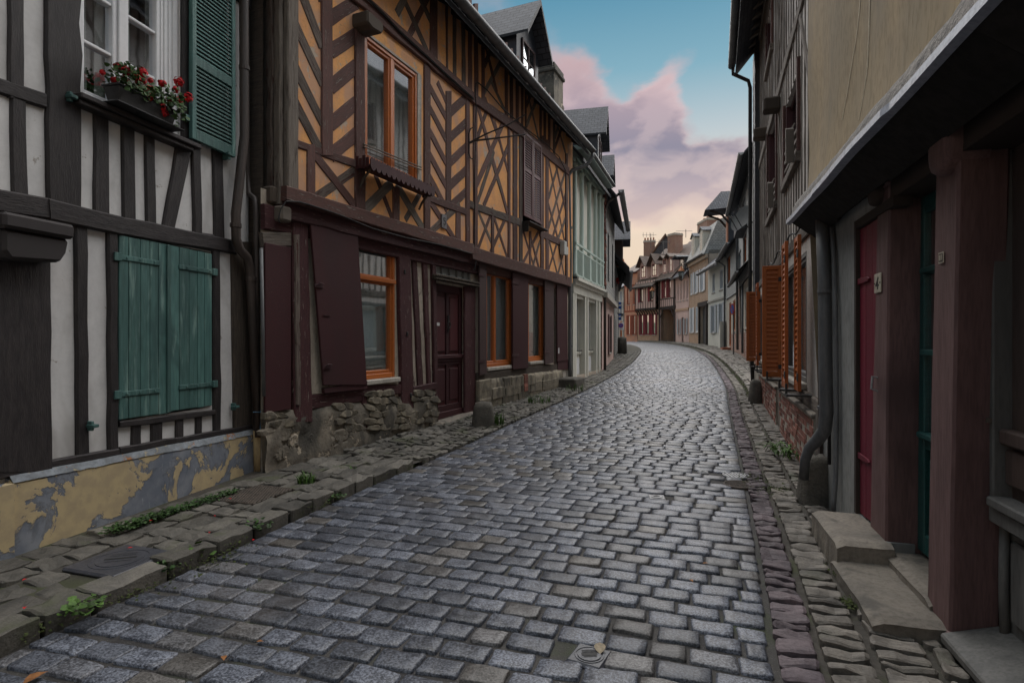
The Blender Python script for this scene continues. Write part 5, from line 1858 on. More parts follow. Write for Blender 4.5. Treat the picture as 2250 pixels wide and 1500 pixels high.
# rubble stones showing where the render has fallen off
f2.T = Z4
def rubble(cx, cy, wx, wy, w, par, mt=None):
    u_, v_ = f2.q(cx, cy, w)
    m = Mesh()
    nn = 9
    sd_ = R(0, 99)
    ring = []
    for k in range(nn):
        an = 6.283 * k / nn
        rr = 1 + 0.4 * noise.noise(Vector((math.cos(an) * 1.3, math.sin(an) * 1.3, sd_)))
        ca, sa = math.cos(an), math.sin(an)
        e = 0.72
        ring.append((math.copysign(abs(ca) ** e, ca) * wx / 2 * rr, math.copysign(abs(sa) ** e, sa) * wy / 2 * rr))
    vs = [f2.P(u_ + a, v_ + b, w - 0.045) for a, b in ring] + [f2.P(u_ + a, v_ + b, w + 0.004) for a, b in ring] + [f2.P(u_ + a * 0.8, v_ + b * 0.8, w + R(0.006, 0.018)) for a, b in ring] + [f2.P(u_, v_, w + R(0.006, 0.02))]
    fs = []
    for k in range(nn):
        k2 = (k + 1) % nn
        fs += [(k, k2, nn + k2, nn + k), (nn + k, nn + k2, 2 * nn + k2, 2 * nn + k), (2 * nn + k, 2 * nn + k2, 3 * nn)]
    m.add(vs, fs)
    obj('stone', m, mt or 'stone_rubble', par)


def masonry(x0, x1, y0, y1, dx, dy, keep, w, par, slope=-0.05):
    """packed angular stones: a jittered grid in picture coordinates laid on the front"""
    nx, ny = int((x1 - x0) / dx), int((y1 - y0) / dy)
    G = [[(x0 + (i + (0.5 if j % 2 else 0)) * dx + R(-0.3, 0.3) * dx, y0 + j * dy + R(-0.24, 0.24) * dy) for i in range(nx + 1)] for j in range(ny + 1)]
    for j in range(ny):
        for i in range(nx):
            cs = [G[j][i], G[j][i + 1], (G[j + 1][i + 1][0] - (0.5 * dx if j % 2 == 0 else -0.5 * dx), G[j + 1][i + 1][1]), (G[j + 1][i][0] - (0.5 * dx if j % 2 == 0 else -0.5 * dx), G[j + 1][i][1])]
            c = (sum(p[0] for p in cs) / 4, sum(p[1] for p in cs) / 4)
            if not keep(*c):
                continue
            poly = []
            for (p, q_) in zip(cs, cs[1:] + cs[:1]):        # eight-sided, joints left open
                for t in (0.22, 0.78):
                    xx, yy = p[0] + (q_[0] - p[0]) * t, p[1] + (q_[1] - p[1]) * t
                    poly.append(f2.q(c[0] + (xx - c[0]) * R(0.92, 1.02), c[1] + (yy - c[1]) * R(0.92, 1.02) + (c[0] - x0) * slope, w))
            m = Mesh()
            h = R(0.002, 0.014)
            cu, cv = sum(p[0] for p in poly) / 8, sum(p[1] for p in poly) / 8
            tl_, tv_ = R(-0.12, 0.12), R(-0.12, 0.12)
            vs = [f2.P(*p, w - 0.06) for p in poly] + [f2.P(*p, w - 0.002) for p in poly] + [f2.P(cu + (p[0] - cu) * 0.8, cv + (p[1] - cv) * 0.8, w + h + tl_ * (p[0] - cu) + tv_ * (p[1] - cv) + R(-0.003, 0.003)) for p in poly]
            fs = [(k + o_, (k + 1) % 8 + o_, (k + 1) % 8 + 8 + o_, k + 8 + o_) for o_ in (0, 8) for k in range(8)] + [tuple(range(16, 24))]
            m.add(vs, fs)
            obj('stone', m, 'stone_rubble', par)


masonry(632, 1010, 985, 1225, 54, 37, lambda x, y: not (836 < x < 890 and y < 1075) and not (y < 1000 and x > 815) and noise.noise(Vector((x * 0.02, y * 0.02, 2))) > -0.42 + max(0, (y - 1130)) * 0.006, 0.052, base_a, -0.02)
masonry(470, 620, 1060, 1225, 56, 38, lambda x, y: noise.noise(Vector((x * 0.02, y * 0.02, 5))) > -0.3, 0.05, base_a, -0.1)
masonry(104, 250, 1098, 1190, 60, 44, lambda x, y: True, 0.05, base_a, 0.0)
for _ in range(26):
    x, y = R(110, 640), R(1150, 1330)
    if 350 < x < 500 and y < 1200:
        continue
    rubble(x, y - (x - 120) * 0.05, R(0.09, 0.24), R(0.07, 0.16), 0.035, base_a, 'plaster_base')
# coursed blocks of the second base
f2.T = Z6
for row in range(3):
    x = 440
    while x < 930:
        wd = R(48, 105)
        t = (x - 440) / 510
        y = 1180 + row * (62 - 25 * t) - 62 * t
        if R(0, 1) < 0.8:
            u0_, v0_ = f2.q(x, y, 0.1)
            u1_ = f2.u(min(x + wd, 945), 0.1)
            c_ = ((x + x + wd) / 2)
            m = Mesh()
            hh = 0.115
            f2.prism(m, [(u0_ + 0.012, v0_ - hh), (u1_ - 0.012, v0_ - hh + R(-.01, .01)), (u1_ - 0.008, v0_ + hh), (u0_ + 0.008, v0_ + hh + R(-.01, .01))], 0.02, 0.105 + R(-0.006, 0.008))
            obj('stone', m, 'stone_rubble', base_b, bevel=0.018)
        x += wd
m = Mesh()
for r_ in range(11):
    a, b = f2.q(723, 1108 + r_ * 9.6, 0.1), f2.q(746, 1108 + r_ * 9.6, 0.1)
    f2.box(m, a[0], b[0], a[1] - 0.018, a[1] + 0.016, 0.05, 0.118 + R(-0.004, 0.004))
obj('brick_patch', m, 'brick', base_b)

# door with transom light and carved lintel
f2.T = Z6
m = Mesh()
dW = dr[1] - dr[0]
f2.box(m, dr[0] + 0.01, dr[1] - 0.01, dr[2], dr[3], -0.13, -0.085)
door = obj('door', m, 'paint_door_red', h2)
m = Mesh()
st = 0.11
L_, R_ = dr[0] + 0.012, dr[1] - 0.012
dv0, dv1 = dr[2], dr[3]
H_ = dv1 - dv0
f2.box(m, L_, L_ + st, dv0, dv1, -0.09, -0.055)
f2.box(m, R_ - st, R_, dv0, dv1, -0.09, -0.055)
for a, b in ((0.0, 0.10), (0.40, 0.47), (0.94, 1.0)):
    f2.box(m, L_ + st, R_ - st, dv0 + a * H_, dv0 + b * H_, -0.09, -0.057)
cm = (L_ + R_) / 2
f2.box(m, cm - 0.045, cm + 0.045, dv0 + 0.10 * H_, dv0 + 0.94 * H_, -0.09, -0.059)
obj('door_frame_rails', m, 'paint_maroon', door, bevel=0.006)
for a, b in ((L_ + st, cm - 0.045), (cm + 0.045, R_ - st)):
    for c, d, mt in ((0.12, 0.38, 'paint_maroon'), (0.49, 0.92, 'paint_door_red')):
        m = Mesh()
        f2.box(m, a + 0.035, b - 0.035, dv0 + c * H_ + 0.02, dv0 + d * H_ - 0.02, -0.09, -0.062)
        obj('door_panel', m, mt, door, bevel=0.012)
m = Mesh()
f2.box(m, L_ + 0.02, R_ - 0.02, dv0 + 0.445 * H_, dv0 + 0.475 * H_, -0.06, -0.025)
f2.box(m, L_ + 0.02, R_ - 0.02, dv0 + 0.425 * H_, dv0 + 0.445 * H_, -0.06, -0.04)
f2.box(m, L_ + 0.01, R_ - 0.01, dv0 + 0.01, dv0 + 0.12, -0.056, -0.03)
obj('moulding', m, 'paint_maroon', door, bevel=0.008)
m = Mesh()
cv = dv0 + 0.70 * H_
m.tube([f2.P(cm + 0.04 * math.cos(a), cv + 0.055 * math.sin(a), -0.03) for a in [6.283 * k / 12 for k in range(13)]], 0.009, 6)
f2.box(m, cm - 0.012, cm + 0.012, cv + 0.04, cv + 0.16, -0.06, -0.035)
f2.box(m, cm - 0.012, cm + 0.012, cv - 0.12, cv - 0.07, -0.06, -0.04)
obj('knocker', m, 'iron', door)
m = Mesh()
f2.box(m, L_ + st + 0.04, L_ + st + 0.13, cv - 0.02, cv + 0.03, -0.062, -0.056)
obj('sticker', m, 'sign_white', door)
m = Mesh()
f2.box(m, L_ + 0.03, L_ + 0.075, dv0 + 0.47 * H_, dv0 + 0.50 * H_, -0.06, -0.02)
obj('door_handle', m, 'iron', door)
vb2(345, 412, 545, 346, 412, 1420, M_, 0.02, f2)
vb2(148, 166, 440, 165, 180, 1440, M_, 0.012, f2)
tr_ = framed(f2, h2, *tl, -0.08, 0.012, 0.03, 'paint_shopgrey', 'transom_light', bars_v=(0.22, 0.42, 0.62, 0.81), bt=0.018)
for k, (a, b) in enumerate(zip((0.02, 0.22, 0.42, 0.62, 0.81), (0.22, 0.42, 0.62, 0.81, 0.98))):
    d_ = tl[1] - tl[0]
    pane(f2, tr_, tl[0] + a * d_ + 0.005, tl[0] + b * d_ - 0.005, tl[2] + 0.015, tl[3] - 0.015, -0.03, 'glass_frost')
curtain(f2, tr_, tl[0], tl[1], tl[2], tl[3], -0.07, 'curtain_blue', waves=4)
interior(f2, tr_, *tl, -0.165)
m = Mesh()
la, lb = f2.q(135, 492), f2.q(415, 535)
lv = (la[1] + lb[1]) / 2
f2.box(m, la[0], lb[0], lv - 0.04, lv + 0.05, 0.0, 0.075)
lint = obj('lintel', m, 'timber_old', h2, bevel=0.02)
m = Mesh()
nk = 26
for k in range(nk):                                 # carved leaf ornament
    u_ = la[0] + (lb[0] - la[0]) * (k + 0.5) / nk
    for s in (0, 1):
        c = f2.P(u_, lv - 0.02 + s * 0.05, 0.082)
        m.lathe(c, [(0.004, -0.024), (0.022, -0.012), (0.026, 0.0), (0.018, 0.016), (0.004, 0.024)], 6)
obj('carving', m, 'timber_old', lint, smooth=True)
m = Mesh()
f2.prism(m, [(dr[0] - 0.1, gz(9.2) - 0.1), (dr[1] + 0.24, gz(9.6) - 0.1), (dr[1] + 0.22, gz(9.6) + 0.07), (dr[0] - 0.05, gz(9.2) + 0.05)], -0.14, 0.16)
obj('doorstep', m, 'step_stone', h2, bevel=0.03)

# eaves: boards, rafter ends, gutter, downpipe
f2.T = (0, 0, 1)
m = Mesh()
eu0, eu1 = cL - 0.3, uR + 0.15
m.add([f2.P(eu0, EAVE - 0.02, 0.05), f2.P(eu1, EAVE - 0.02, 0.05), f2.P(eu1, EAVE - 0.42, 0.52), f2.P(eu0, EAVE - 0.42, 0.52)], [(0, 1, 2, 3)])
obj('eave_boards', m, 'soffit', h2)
k = eu0 + 0.2
first = None
while k < eu1:
    m = Mesh()
    v_ = EAVE - 0.12
    f2.prism(m, [(k - 0.05, 0), (k + 0.05, 0), (k + 0.05, 0.12), (k - 0.05, 0.12)], 0, 0)
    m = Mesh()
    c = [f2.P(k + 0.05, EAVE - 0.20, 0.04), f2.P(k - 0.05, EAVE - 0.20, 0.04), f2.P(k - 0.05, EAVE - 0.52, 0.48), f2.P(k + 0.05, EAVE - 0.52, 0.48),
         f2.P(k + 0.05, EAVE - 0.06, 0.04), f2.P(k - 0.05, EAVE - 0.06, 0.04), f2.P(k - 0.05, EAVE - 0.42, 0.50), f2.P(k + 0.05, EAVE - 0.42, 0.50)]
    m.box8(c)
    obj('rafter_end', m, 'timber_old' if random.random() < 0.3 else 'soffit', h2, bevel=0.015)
    k += 0.46
GV, GW = EAVE - 0.47, 0.62
gutter(f2, h2, eu0, eu1 + 0.02, GV, GW, 0.085)
p1 = f2.P(eu1 - 0.05, GV - 0.08, GW)
pb = f2.P(f2.u(1250, 0.1), GV - 0.62, 0.09)
m = Mesh()
m.tube([p1, p1 - Vector((0, 0, 0.12)), p1.lerp(pb, 0.25) - Vector((0, 0, 0.22)), p1.lerp(pb, 0.85) + Vector((0, 0, -0.05)), pb - Vector((0, 0, 0.12)), fp(f2, 1253, 560, 0.09), fp(f2, 1252, 700, 0.09), fp(f2, 1252, 800, 0.09), fp(f2, 1252, 828, 0.09)], 0.05, 10)
pipe2 = obj('downpipe', m, 'zinc', h2, smooth=True)
m = Mesh()
for y in (500, 640, 760):
    p = fp(f2, 1253, y, 0.09)
    m.tube([p - Vector((0, 0, 0.03)), p + Vector((0, 0, 0.03))], 0.06, 10)
obj('pipe_collar', m, 'zinc', pipe2)
# second thin pipe at the near corner
m = Mesh()
q = [f2.P(*f2.q(x, y, w_), w_) for x, y, w_ in ((544, -200, -0.2), (542, 60, -0.2), (543, 380, -0.2), (547, 425, -0.18), (560, 436, -0.1), (563, 470, -0.08), (563, 700, -0.08), (566, 960, -0.06))]
m.tube(q, 0.028, 8)
obj('downpipe', m, 'pipe_brown', h2, smooth=True)
m = Mesh()
m.tube([f2.P(*f2.q(574, 545, 0.05), 0.05), f2.P(*f2.q(580, 870, 0.05), 0.05)], 0.018, 8)
obj('conduit', m, 'zinc', h2, smooth=True)

# dormer on the roof and chimney beyond it
def dormer(f, root, uc, wd, vb_, hgt, rise, w0, w1, roofmat, wallmat, gab=None, win=True, over=0.25, frame='paint_plum'):
    """gabled dormer facing the street"""
    a, b = uc - wd / 2, uc + wd / 2
    m = Mesh()
    m.add([f.P(a, vb_, w1), f.P(b, vb_, w1), f.P(b, vb_ + hgt, w1), f.P(uc, vb_ + hgt + rise, w1), f.P(a, vb_ + hgt, w1)], [(0, 1, 2, 3, 4)], [(a, vb_), (b, vb_), (b, vb_ + hgt), (uc, vb_ + hgt + rise), (a, vb_ + hgt)], 0.5)
    for u_ in (a, b):
        m.add([f.P(u_, vb_, w1), f.P(u_, vb_, w0), f.P(u_, vb_ + hgt, w0), f.P(u_, vb_ + hgt, w1)], [(0, 1, 2, 3)], [(0, 0), (w1 - w0, 0), (w1 - w0, hgt), (0, hgt)], 0.5)
    d_ = obj('dormer', m, wallmat, root)
    m = Mesh()
    ov = 0.14
    s_ = rise / (wd / 2)
    for sg, e in ((-1, a), (1, b)):
        x0, x1 = e + sg * ov, uc
        y0, y1 = vb_ + hgt - ov * s_, vb_ + hgt + rise
        t = 0.06
        L_ = math.hypot(x1 - x0, y1 - y0)
        for dv in (0.01, t):
            m.add([f.P(x0, y0 + dv, w1 + over), f.P(x0, y0 + dv, w0), f.P(x1, y1 + dv, w0), f.P(x1, y1 + dv, w1 + over)], [(0, 1, 2, 3)], [(0, 0), (w1 + over - w0, 0), (w1 + over - w0, L_), (0, L_)], 0.5)
        m.add([f.P(x0, y0 - 0.06, w1 + over), f.P(x1, y1 - 0.06, w1 + over), f.P(x1, y1 + t, w1 + over), f.P(x0, y0 + t, w1 + over)], [(0, 1, 2, 3)])
        m.add([f.P(x0, y0, w1 + over), f.P(x0, y0, w0), f.P(x0, y0 + t, w0), f.P(x0, y0 + t, w1 + over)], [(0, 1, 2, 3)])
    obj('dormer_roof', m, roofmat, d_)
    if win:
        r = (a + wd * 0.2, b - wd * 0.2, vb_ + 0.15, vb_ + hgt * 0.95)
        framed(f, d_, *r, w1, w1 + 0.04, 0.06, frame, 'window', bars_v=(0.5,), bars_h=(0.5,), bt=0.04)
        pane(f, d_, r[0] + 0.05, r[1] - 0.05, r[2] + 0.05, r[3] - 0.05, w1 + 0.02)
        m = Mesh()
        f.box(m, r[0] + 0.02, r[1] - 0.02, r[2] + 0.02, r[3] - 0.02, w1 + 0.002, w1 + 0.008)
        obj('dark_pane', m, 'dark_room', d_)
    return d_


ud = f2.u(1178, 0.1)
dormer(f2, h2, ud, 1.3, EAVE + 0.15, 1.0, 0.85, -2.6, -0.1, 'slate_roof', 'slate', over=0.32)


def chimney(f, root, u, w, v0, v1, su, sw, mat='brick_far', pots=0, capmat='sill_stone', potmat='terracotta'):
    m = Mesh()
    for (p, q_, ua) in (((u - su, w - sw), (u + su, w - sw), 0), ((u + su, w - sw), (u + su, w + sw), 1), ((u + su, w + sw), (u - su, w + sw), 2), ((u - su, w + sw), (u - su, w - sw), 3)):
        L_ = abs(p[0] - q_[0]) + abs(p[1] - q_[1])
        m.add([f.P(p[0], v0, p[1]), f.P(q_[0], v0, q_[1]), f.P(q_[0], v1, q_[1]), f.P(p[0], v1, p[1])], [(0, 1, 2, 3)], [(0, v0), (L_, v0), (L_, v1), (0, v1)], 0.5)
    ch = obj('chimney', m, mat, root)
    m = Mesh()
    f.box(m, u - su - 0.05, u + su + 0.05, v1 - 0.22, v1 - 0.12, w - sw - 0.05, w + sw + 0.05)
    f.box(m, u - su - 0.02, u + su + 0.02, v1 - 0.12, v1 + 0.02, w - sw - 0.02, w + sw + 0.02)
    obj('chimney_cap', m, capmat, ch, bevel=0.02)
    for k in range(pots):
        m = Mesh()
        c = f.P(u - su + (k + 0.5) * 2 * su / pots, v1 + 0.02, w)
        m.lathe(c, [(0.10, 0), (0.085, 0.25), (0.10, 0.28), (0.10, 0.32)], 10)
        obj('chimney_pot', m, potmat, ch, smooth=True)
    return ch


chimney(f2, h2, f2.u(1206, -0.6), -0.6, EAVE, EAVE + 1.85, 0.38, 0.28, 'plaster_base', 0, 'stone_dark')
# ---------------------------------------------------------------- near right house with pillars
def lineR(c, k, y0, y1):
    return (c + k * y0, y0), (c + k * y1, y1)


g = Fac(*lineR(1.256, 0.30, -2.0, 5.2), False)
g.T = (0, 0, 1)
r1 = thing('pillared_house', g.P(3.5, 0, 0), 'ochre rendered house on mauve timber pillars with lead edged pent eave', 'house')


def gu(Y):
    return (Y + 2.0) / g.U.y


UE = gu(5.16)
FW = -0.20                                           # plane of the doors behind the pillars
# rendered upper wall
def wdisp(u_, v_):
    return 0.018 * noise.noise(Vector((u_ * 1.1, v_ * 1.1, 3))) + (0.05 * (1 - (v_ - 2.56) / 0.6) ** 2 if v_ < 3.16 else 0)


gmat('lime', (0.70, 0.61, 0.45), (0.60, 0.51, 0.37), 12, (1, 1, 1), 'obj', 0.9, 0.4, 40)
f5 = Fac(tuple((g.A + g.N * 0.10)[:2]), tuple((g.B + g.N * 0.10)[:2]), False)
m = Mesh()
nu, nv = 40, 14
vs, fs = [], []
for i in range(nu + 1):
    for j in range(nv + 1):
        u_, v_ = UE * i / nu, 2.56 + 4.04 * j / nv
        vs.append(f5.P(u_, v_, wdisp(u_, v_)))
for i in range(nu):
    for j in range(nv):
        fs.append((i * (nv + 1) + j, (i + 1) * (nv + 1) + j, (i + 1) * (nv + 1) + j + 1, i * (nv + 1) + j + 1))
m.add(vs, fs, rnd=0.5)
obj('wall', m, 'plaster_ochre', r1, smooth=True)
m = Mesh()
m.add([f5.P(UE, 0, -0.12), f5.P(UE, 0, -6), f5.P(UE, 6.6, -6), f5.P(UE, 6.6, 0.0), f5.P(UE, 2.6, 0.0)], [(0, 1, 2, 3, 4)])
obj('side_wall', m, 'plaster_ochre', r1)
shell(g, r1, 0, UE - 0.03, 6.6, 6.5, 3.4, 0.4, 'slate_roof', 'plaster_grey')
# pale runs of lime down the render
for pts in (((1893, -60), (1884, 60), (1868, 160), (1850, 275)), ((1911, -60), (1909, 70), (1905, 150), (1888, 275))):
    m = Mesh()
    P3 = []
    for (a, b) in zip(pts, pts[1:]):
        a, b = Vector(f5.q(*a)), Vector(f5.q(*b))
        P3 += [a.lerp(b, t / 10) for t in range(10)]
    vs = []
    for k, p in enumerate(P3):
        ww = 0.006 + 0.008 * abs(noise.noise(Vector((k * 0.3, pts[0][0], 0))))
        x = p.x + 0.01 * noise.noise(Vector((k * 0.25, pts[0][0], 4)))
        h = wdisp(x, p.y)
        vs += [f5.P(x + ww, p.y, h + 0.004), f5.P(x, p.y, h + 0.006), f5.P(x - ww, p.y, h + 0.004)]
    m.add(vs, [(i * 3 + k, i * 3 + k + 1, i * 3 + 4 + k, i * 3 + 3 + k) for i in range(len(P3) - 1) for k in (0, 1)])
    obj('lime_run', m, 'lime', r1, smooth=True)
# rough mortar fillet, lead edge and sloping underside
m = Mesh()
n = 90
vs, fs = [], []
for i in range(n + 1):
    u_ = (UE + 0.03) * i / n
    r_ = lambda s: 0.012 * noise.noise(Vector((u_ * 14, s, 2)))
    wob = 0.02 * noise.noise(Vector((u_ * 1.2, 0, 7)))
    vs += [g.P(u_, 2.79 + wob + r_(1) * 2, 0.125), g.P(u_, 2.72 + wob + r_(2), 0.195 + r_(3)), g.P(u_, 2.64 + wob, 0.235 + r_(5)), g.P(u_, 2.56 + wob, 0.245)]
for i in range(n):
    for k in range(3):
        fs.append((i * 4 + k, i * 4 + 4 + k, i * 4 + 5 + k, i * 4 + 1 + k))
m.add(vs, fs)
obj('mortar_fillet', m, 'mortar_rough', r1, smooth=True)
m = Mesh()
vs, fs = [], []
for i in range(n + 1):
    u_ = (UE + 0.10) * i / n
    wob = 0.02 * noise.noise(Vector((u_ * 1.2, 0, 7)))
    jog = 0.012 if (int(u_ / 1.6) % 2) else 0.0
    vs += [g.P(u_, 2.585 + wob, 0.235), g.P(u_, 2.565 + wob, 0.272 + jog), g.P(u_, 2.525 + wob, 0.276 + jog), g.P(u_, 2.515 + wob, 0.24)]
for i in range(n):
    for k in range(3):
        fs.append((i * 4 + k, i * 4 + 4 + k, i * 4 + 5 + k, i * 4 + 1 + k))
fs.append((n * 4, n * 4 + 1, n * 4 + 2, n * 4 + 3))
m.add(vs, fs)
obj('lead_edge', m, 'lead', r1)
m = Mesh()
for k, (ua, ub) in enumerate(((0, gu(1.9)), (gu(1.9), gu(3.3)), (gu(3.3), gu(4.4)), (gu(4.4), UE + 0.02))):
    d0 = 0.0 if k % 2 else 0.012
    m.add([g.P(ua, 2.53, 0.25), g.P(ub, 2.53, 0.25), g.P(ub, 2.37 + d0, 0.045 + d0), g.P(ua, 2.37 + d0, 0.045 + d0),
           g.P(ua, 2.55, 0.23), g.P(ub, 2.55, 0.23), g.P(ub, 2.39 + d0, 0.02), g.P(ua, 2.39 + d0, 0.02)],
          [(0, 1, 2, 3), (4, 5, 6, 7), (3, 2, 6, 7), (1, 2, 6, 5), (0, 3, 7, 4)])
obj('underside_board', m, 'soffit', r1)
m = Mesh()
g.box(m, 0, UE, 2.30, 2.62, FW - 0.1, -0.01)
obj('bressummer', m, 'timber_dark', r1)
# ground floor wall beyond the crimson door
rd = (g.u(1884), g.u(1921), 0.24, 2.24)
rd = (gu(3.80), gu(4.06), 0.20, 2.24)
wall(g, r1, gu(4.08), UE, -0.2, 2.6, [], 'render_grey', 0.0, 0.12, 'wall')
wall(g, r1, gu(3.5), gu(4.08), 2.24, 2.6, [], 'render_grey', 0.0, 0.12, 'wall')
m = Mesh()
g.box(m, gu(3.5), gu(4.08), -0.2, 0.20, -0.15, -0.002)
obj('threshold', m, 'render_grey', r1)
# crimson plank door
dm = Mesh()
a, b = gu(3.55), gu(4.075)
g.box(dm, a, b, 0.22, 2.235, -0.045, -0.03)
dred = obj('door', dm, 'paint_crimson', r1)
for i in range(4):
    m = Mesh()
    u0_, u1_ = a + (b - a) * i / 4, a + (b - a) * (i + 1) / 4
    g.box(m, u0_ + 0.0015, u1_ - 0.0015, 0.21 + R(0, 0.008), 2.235, -0.029, -0.012 + R(-0.002, 0.002))
    obj('plank', m, 'paint_crimson', dred, bevel=0.003)
for v in (0.62, 1.86):
    m = Mesh()
    g.prism(m, [(b + 0.01, v - 0.022), (b + 0.01, v + 0.022), (b - 0.22, v + 0.016), (b - 0.25, v), (b - 0.22, v - 0.016)], -0.012, 0.002)
    obj('strap_hinge', m, 'paint_crimson', dred, bevel=0.003)
m = Mesh()
g.box(m, b - 0.47, b - 0.36, 1.60, 1.63, -0.012, -0.008)
obj('letter_slot', m, 'ink', dred)
m = Mesh()
m.tube([g.P(b - 0.43, 1.20, -0.01), g.P(b - 0.43, 1.21, 0.03), g.P(b - 0.43, 1.13, 0.035), g.P(b - 0.43, 1.11, -0.01)], 0.008, 6)
obj('door_handle', m, 'cast_steel', dred)
m = Mesh()
g.box(m, b + 0.003, b + 0.05, 0.2, 2.30, -0.09, 0.012)
g.box(m, a - 0.2, b + 0.05, 2.24, 2.30, -0.09, 0.011)
obj('door_frame', m, 'timber_dark', dred)
# pillars
def pillar(corners, dep, label=None):
    """street face from four picture corners (top far, top near, bottom near, bottom far)"""
    P4 = [g.q(*c) for c in corners]
    m = Mesh()
    vs = [g.P(u_, v_, 0.0) for u_, v_ in P4] + [g.P(u_, v_, -dep) for u_, v_ in P4]
    nseg = 10
    V, Fq = [], []
    for j in range(nseg + 1):
        t = j / nseg
        for (i0, i1, w) in ((0, 3, 0.0), (1, 2, 0.0), (1, 2, -dep), (0, 3, -dep)):
            a_, b_ = Vector(P4[i0]), Vector(P4[i1])
            c_ = a_.lerp(b_, t)
            V.append(g.P(c_.x + 0.004 * noise.noise(Vector((t * 4, i0, 3))), c_.y, w + 0.004 * noise.noise(Vector((t * 5, i1, 1)))))
    for j in range(nseg):
        for k in range(4):
            k2 = (k + 1) % 4
            Fq.append((j * 4 + k, j * 4 + k2, j * 4 + 4 + k2, j * 4 + 4 + k))
    Fq += [(0, 1, 2, 3), tuple(nseg * 4 + k for k in (3, 2, 1, 0))]
    m.add(V, Fq)
    return obj('pillar', m, 'paint_mauve', r1, bevel=0.012)


pl1 = pillar(((1928, 430), (1953, 400), (1945, 1250), (1910, 1212)), 0.20)
pl2 = pillar(((2057, 330), (2107, 260), (2086, 1392), (2035, 1360)), 0.20)
pl3 = pillar(((2340, 60), (2460, -30), (2420, 1800), (2300, 1640)), 0.20)


def round_corbel(x, y, r, w1, mat='timber_dark'):
    u_, v_ = g.q(x, y, w1)
    m = Mesh()
    seg = 14
    vs, fs = [], []
    prof = [(r, -0.12), (r, w1 - 0.03), (r * 0.9, w1 - 0.006), (r * 0.6, w1)]
    for (rr, w) in prof:
        for k in range(seg):
            an = 6.283 * k / seg
            sn = math.sin(an)
            vs.append(g.P(u_ + (rr * math.cos(an) if sn <= 0.02 else math.copysign(rr, math.cos(an)) * min(1, abs(math.cos(an)) * 3)), v_ + (rr * sn if sn <= 0.02 else rr * 1.5 * min(1, sn * 3)), w))
    for i in range(len(prof) - 1):
        for k in range(seg):
            k2 = (k + 1) % seg
            fs.append((i * seg + k, i * seg + k2, (i + 1) * seg + k2, (i + 1) * seg + k))
    fs.append(tuple((len(prof) - 1) * seg + k for k in range(seg)))
    m.add(vs, fs)
    obj('corbel', m, mat, r1, smooth=True)


round_corbel(2056, 335, 0.115, 0.055, 'paint_mauve')
round_corbel(1912, 425, 0.085, 0.055, 'timber_dark')
# number plate 4 on the first pillar
u_, v_ = g.q(1931, 622)
m = Mesh()
g.box(m, u_ - 0.068, u_ + 0.06, v_ - 0.062, v_ + 0.062, 0.003, 0.009)
np4 = obj('number_plate', m, 'plate_ivory', r1, bevel=0.003)
m = Mesh()
for (p, q_) in (((0.022, 0.036), (-0.022, -0.012)), ((-0.03, -0.014), (0.03, -0.014)), ((0.008, 0.012), (0.008, -0.04))):
    p, q_ = Vector(p), Vector(q_)
    p.x, q_.x = -p.x, -q_.x
    d_ = (q_ - p).normalized() * 0.006
    g.prism(m, [(u_ + p.x - d_.y, v_ + p.y + d_.x), (u_ + p.x + d_.y, v_ + p.y - d_.x), (u_ + q_.x + d_.y, v_ + q_.y - d_.x), (u_ + q_.x - d_.y, v_ + q_.y + d_.x)], 0.009, 0.0115)
obj('digit', m, 'ink', np4)
m = Mesh()
for du in (-0.055, 0.048):
    g.box(m, u_ + du - 0.004, u_ + du + 0.004, v_ - 0.004, v_ + 0.004, 0.009, 0.013)
obj('screw', m, 'ink', np4)
# worn enamel square on the second pillar
u_, v_ = g.q(2071, 566)
m = Mesh()
g.box(m, u_ - 0.028, u_ + 0.028, v_ - 0.026, v_ + 0.026, 0.004, 0.007)
wp = obj('worn_plate', m, 'plate_ivory', r1)
m = Mesh()
g.box(m, u_ - 0.022, u_ + 0.022, v_ - 0.02, v_ + 0.02, 0.007, 0.0085)
obj('rust', m, 'cast_rust', wp)
m = Mesh()
for du in (-0.012, 0.002, 0.012):
    g.box(m, u_ + du - 0.002, u_ + du + 0.003, v_ - 0.013, v_ + 0.013, 0.0085, 0.0095)
obj('strokes', m, 'plate_ivory', wp)
# green glazed door between the pillars
ga, gb = gu(2.86), gu(3.56)
m = Mesh()
g.box(m, gb - 0.035, gb + 0.02, 0.14, 2.32, FW - 0.05, FW + 0.07)
obj('door_jamb', m, 'mortar_rough', r1)
gdr = framed(g, r1, ga, gb - 0.036, 0.17, 2.30, FW - 0.02, FW + 0.03, 0.10, 'paint_teal_dark', 'door', bottom=0.12)
L_, R_ = ga + 0.10, gb - 0.136
m = Mesh()
for v0_, v1_ in ((0.80, 0.90),):
    g.box(m, L_, R_, v0_, v1_, FW - 0.018, FW + 0.028)
g.box(m, L_ - 0.03, R_ + 0.03, 0.865, 0.90, FW + 0.028, FW + 0.06)
for v in (1.37, 1.85):
    g.box(m, L_, R_, v - 0.015, v + 0.02, FW - 0.01, FW + 0.055)
obj('glazing_bar', m, 'paint_teal_dark', gdr, bevel=0.006)
m = Mesh()
g.box(m, L_, R_, 0.28, 0.81, FW - 0.018, FW + 0.0)
g.box(m, L_ + 0.04, R_ - 0.04, 0.34, 0.75, FW, FW + 0.018)
obj('door_panel', m, 'paint_teal_dark', gdr, bevel=0.008)
for v0_, v1_ in ((0.90, 1.36), (1.39, 1.84), (1.87, 2.21)):
    pane(g, gdr, L_, R_, v0_, v1_, FW + 0.01)
interior(g, gdr, L_, R_, 0.9, 2.25, FW - 0.03, 0.6)
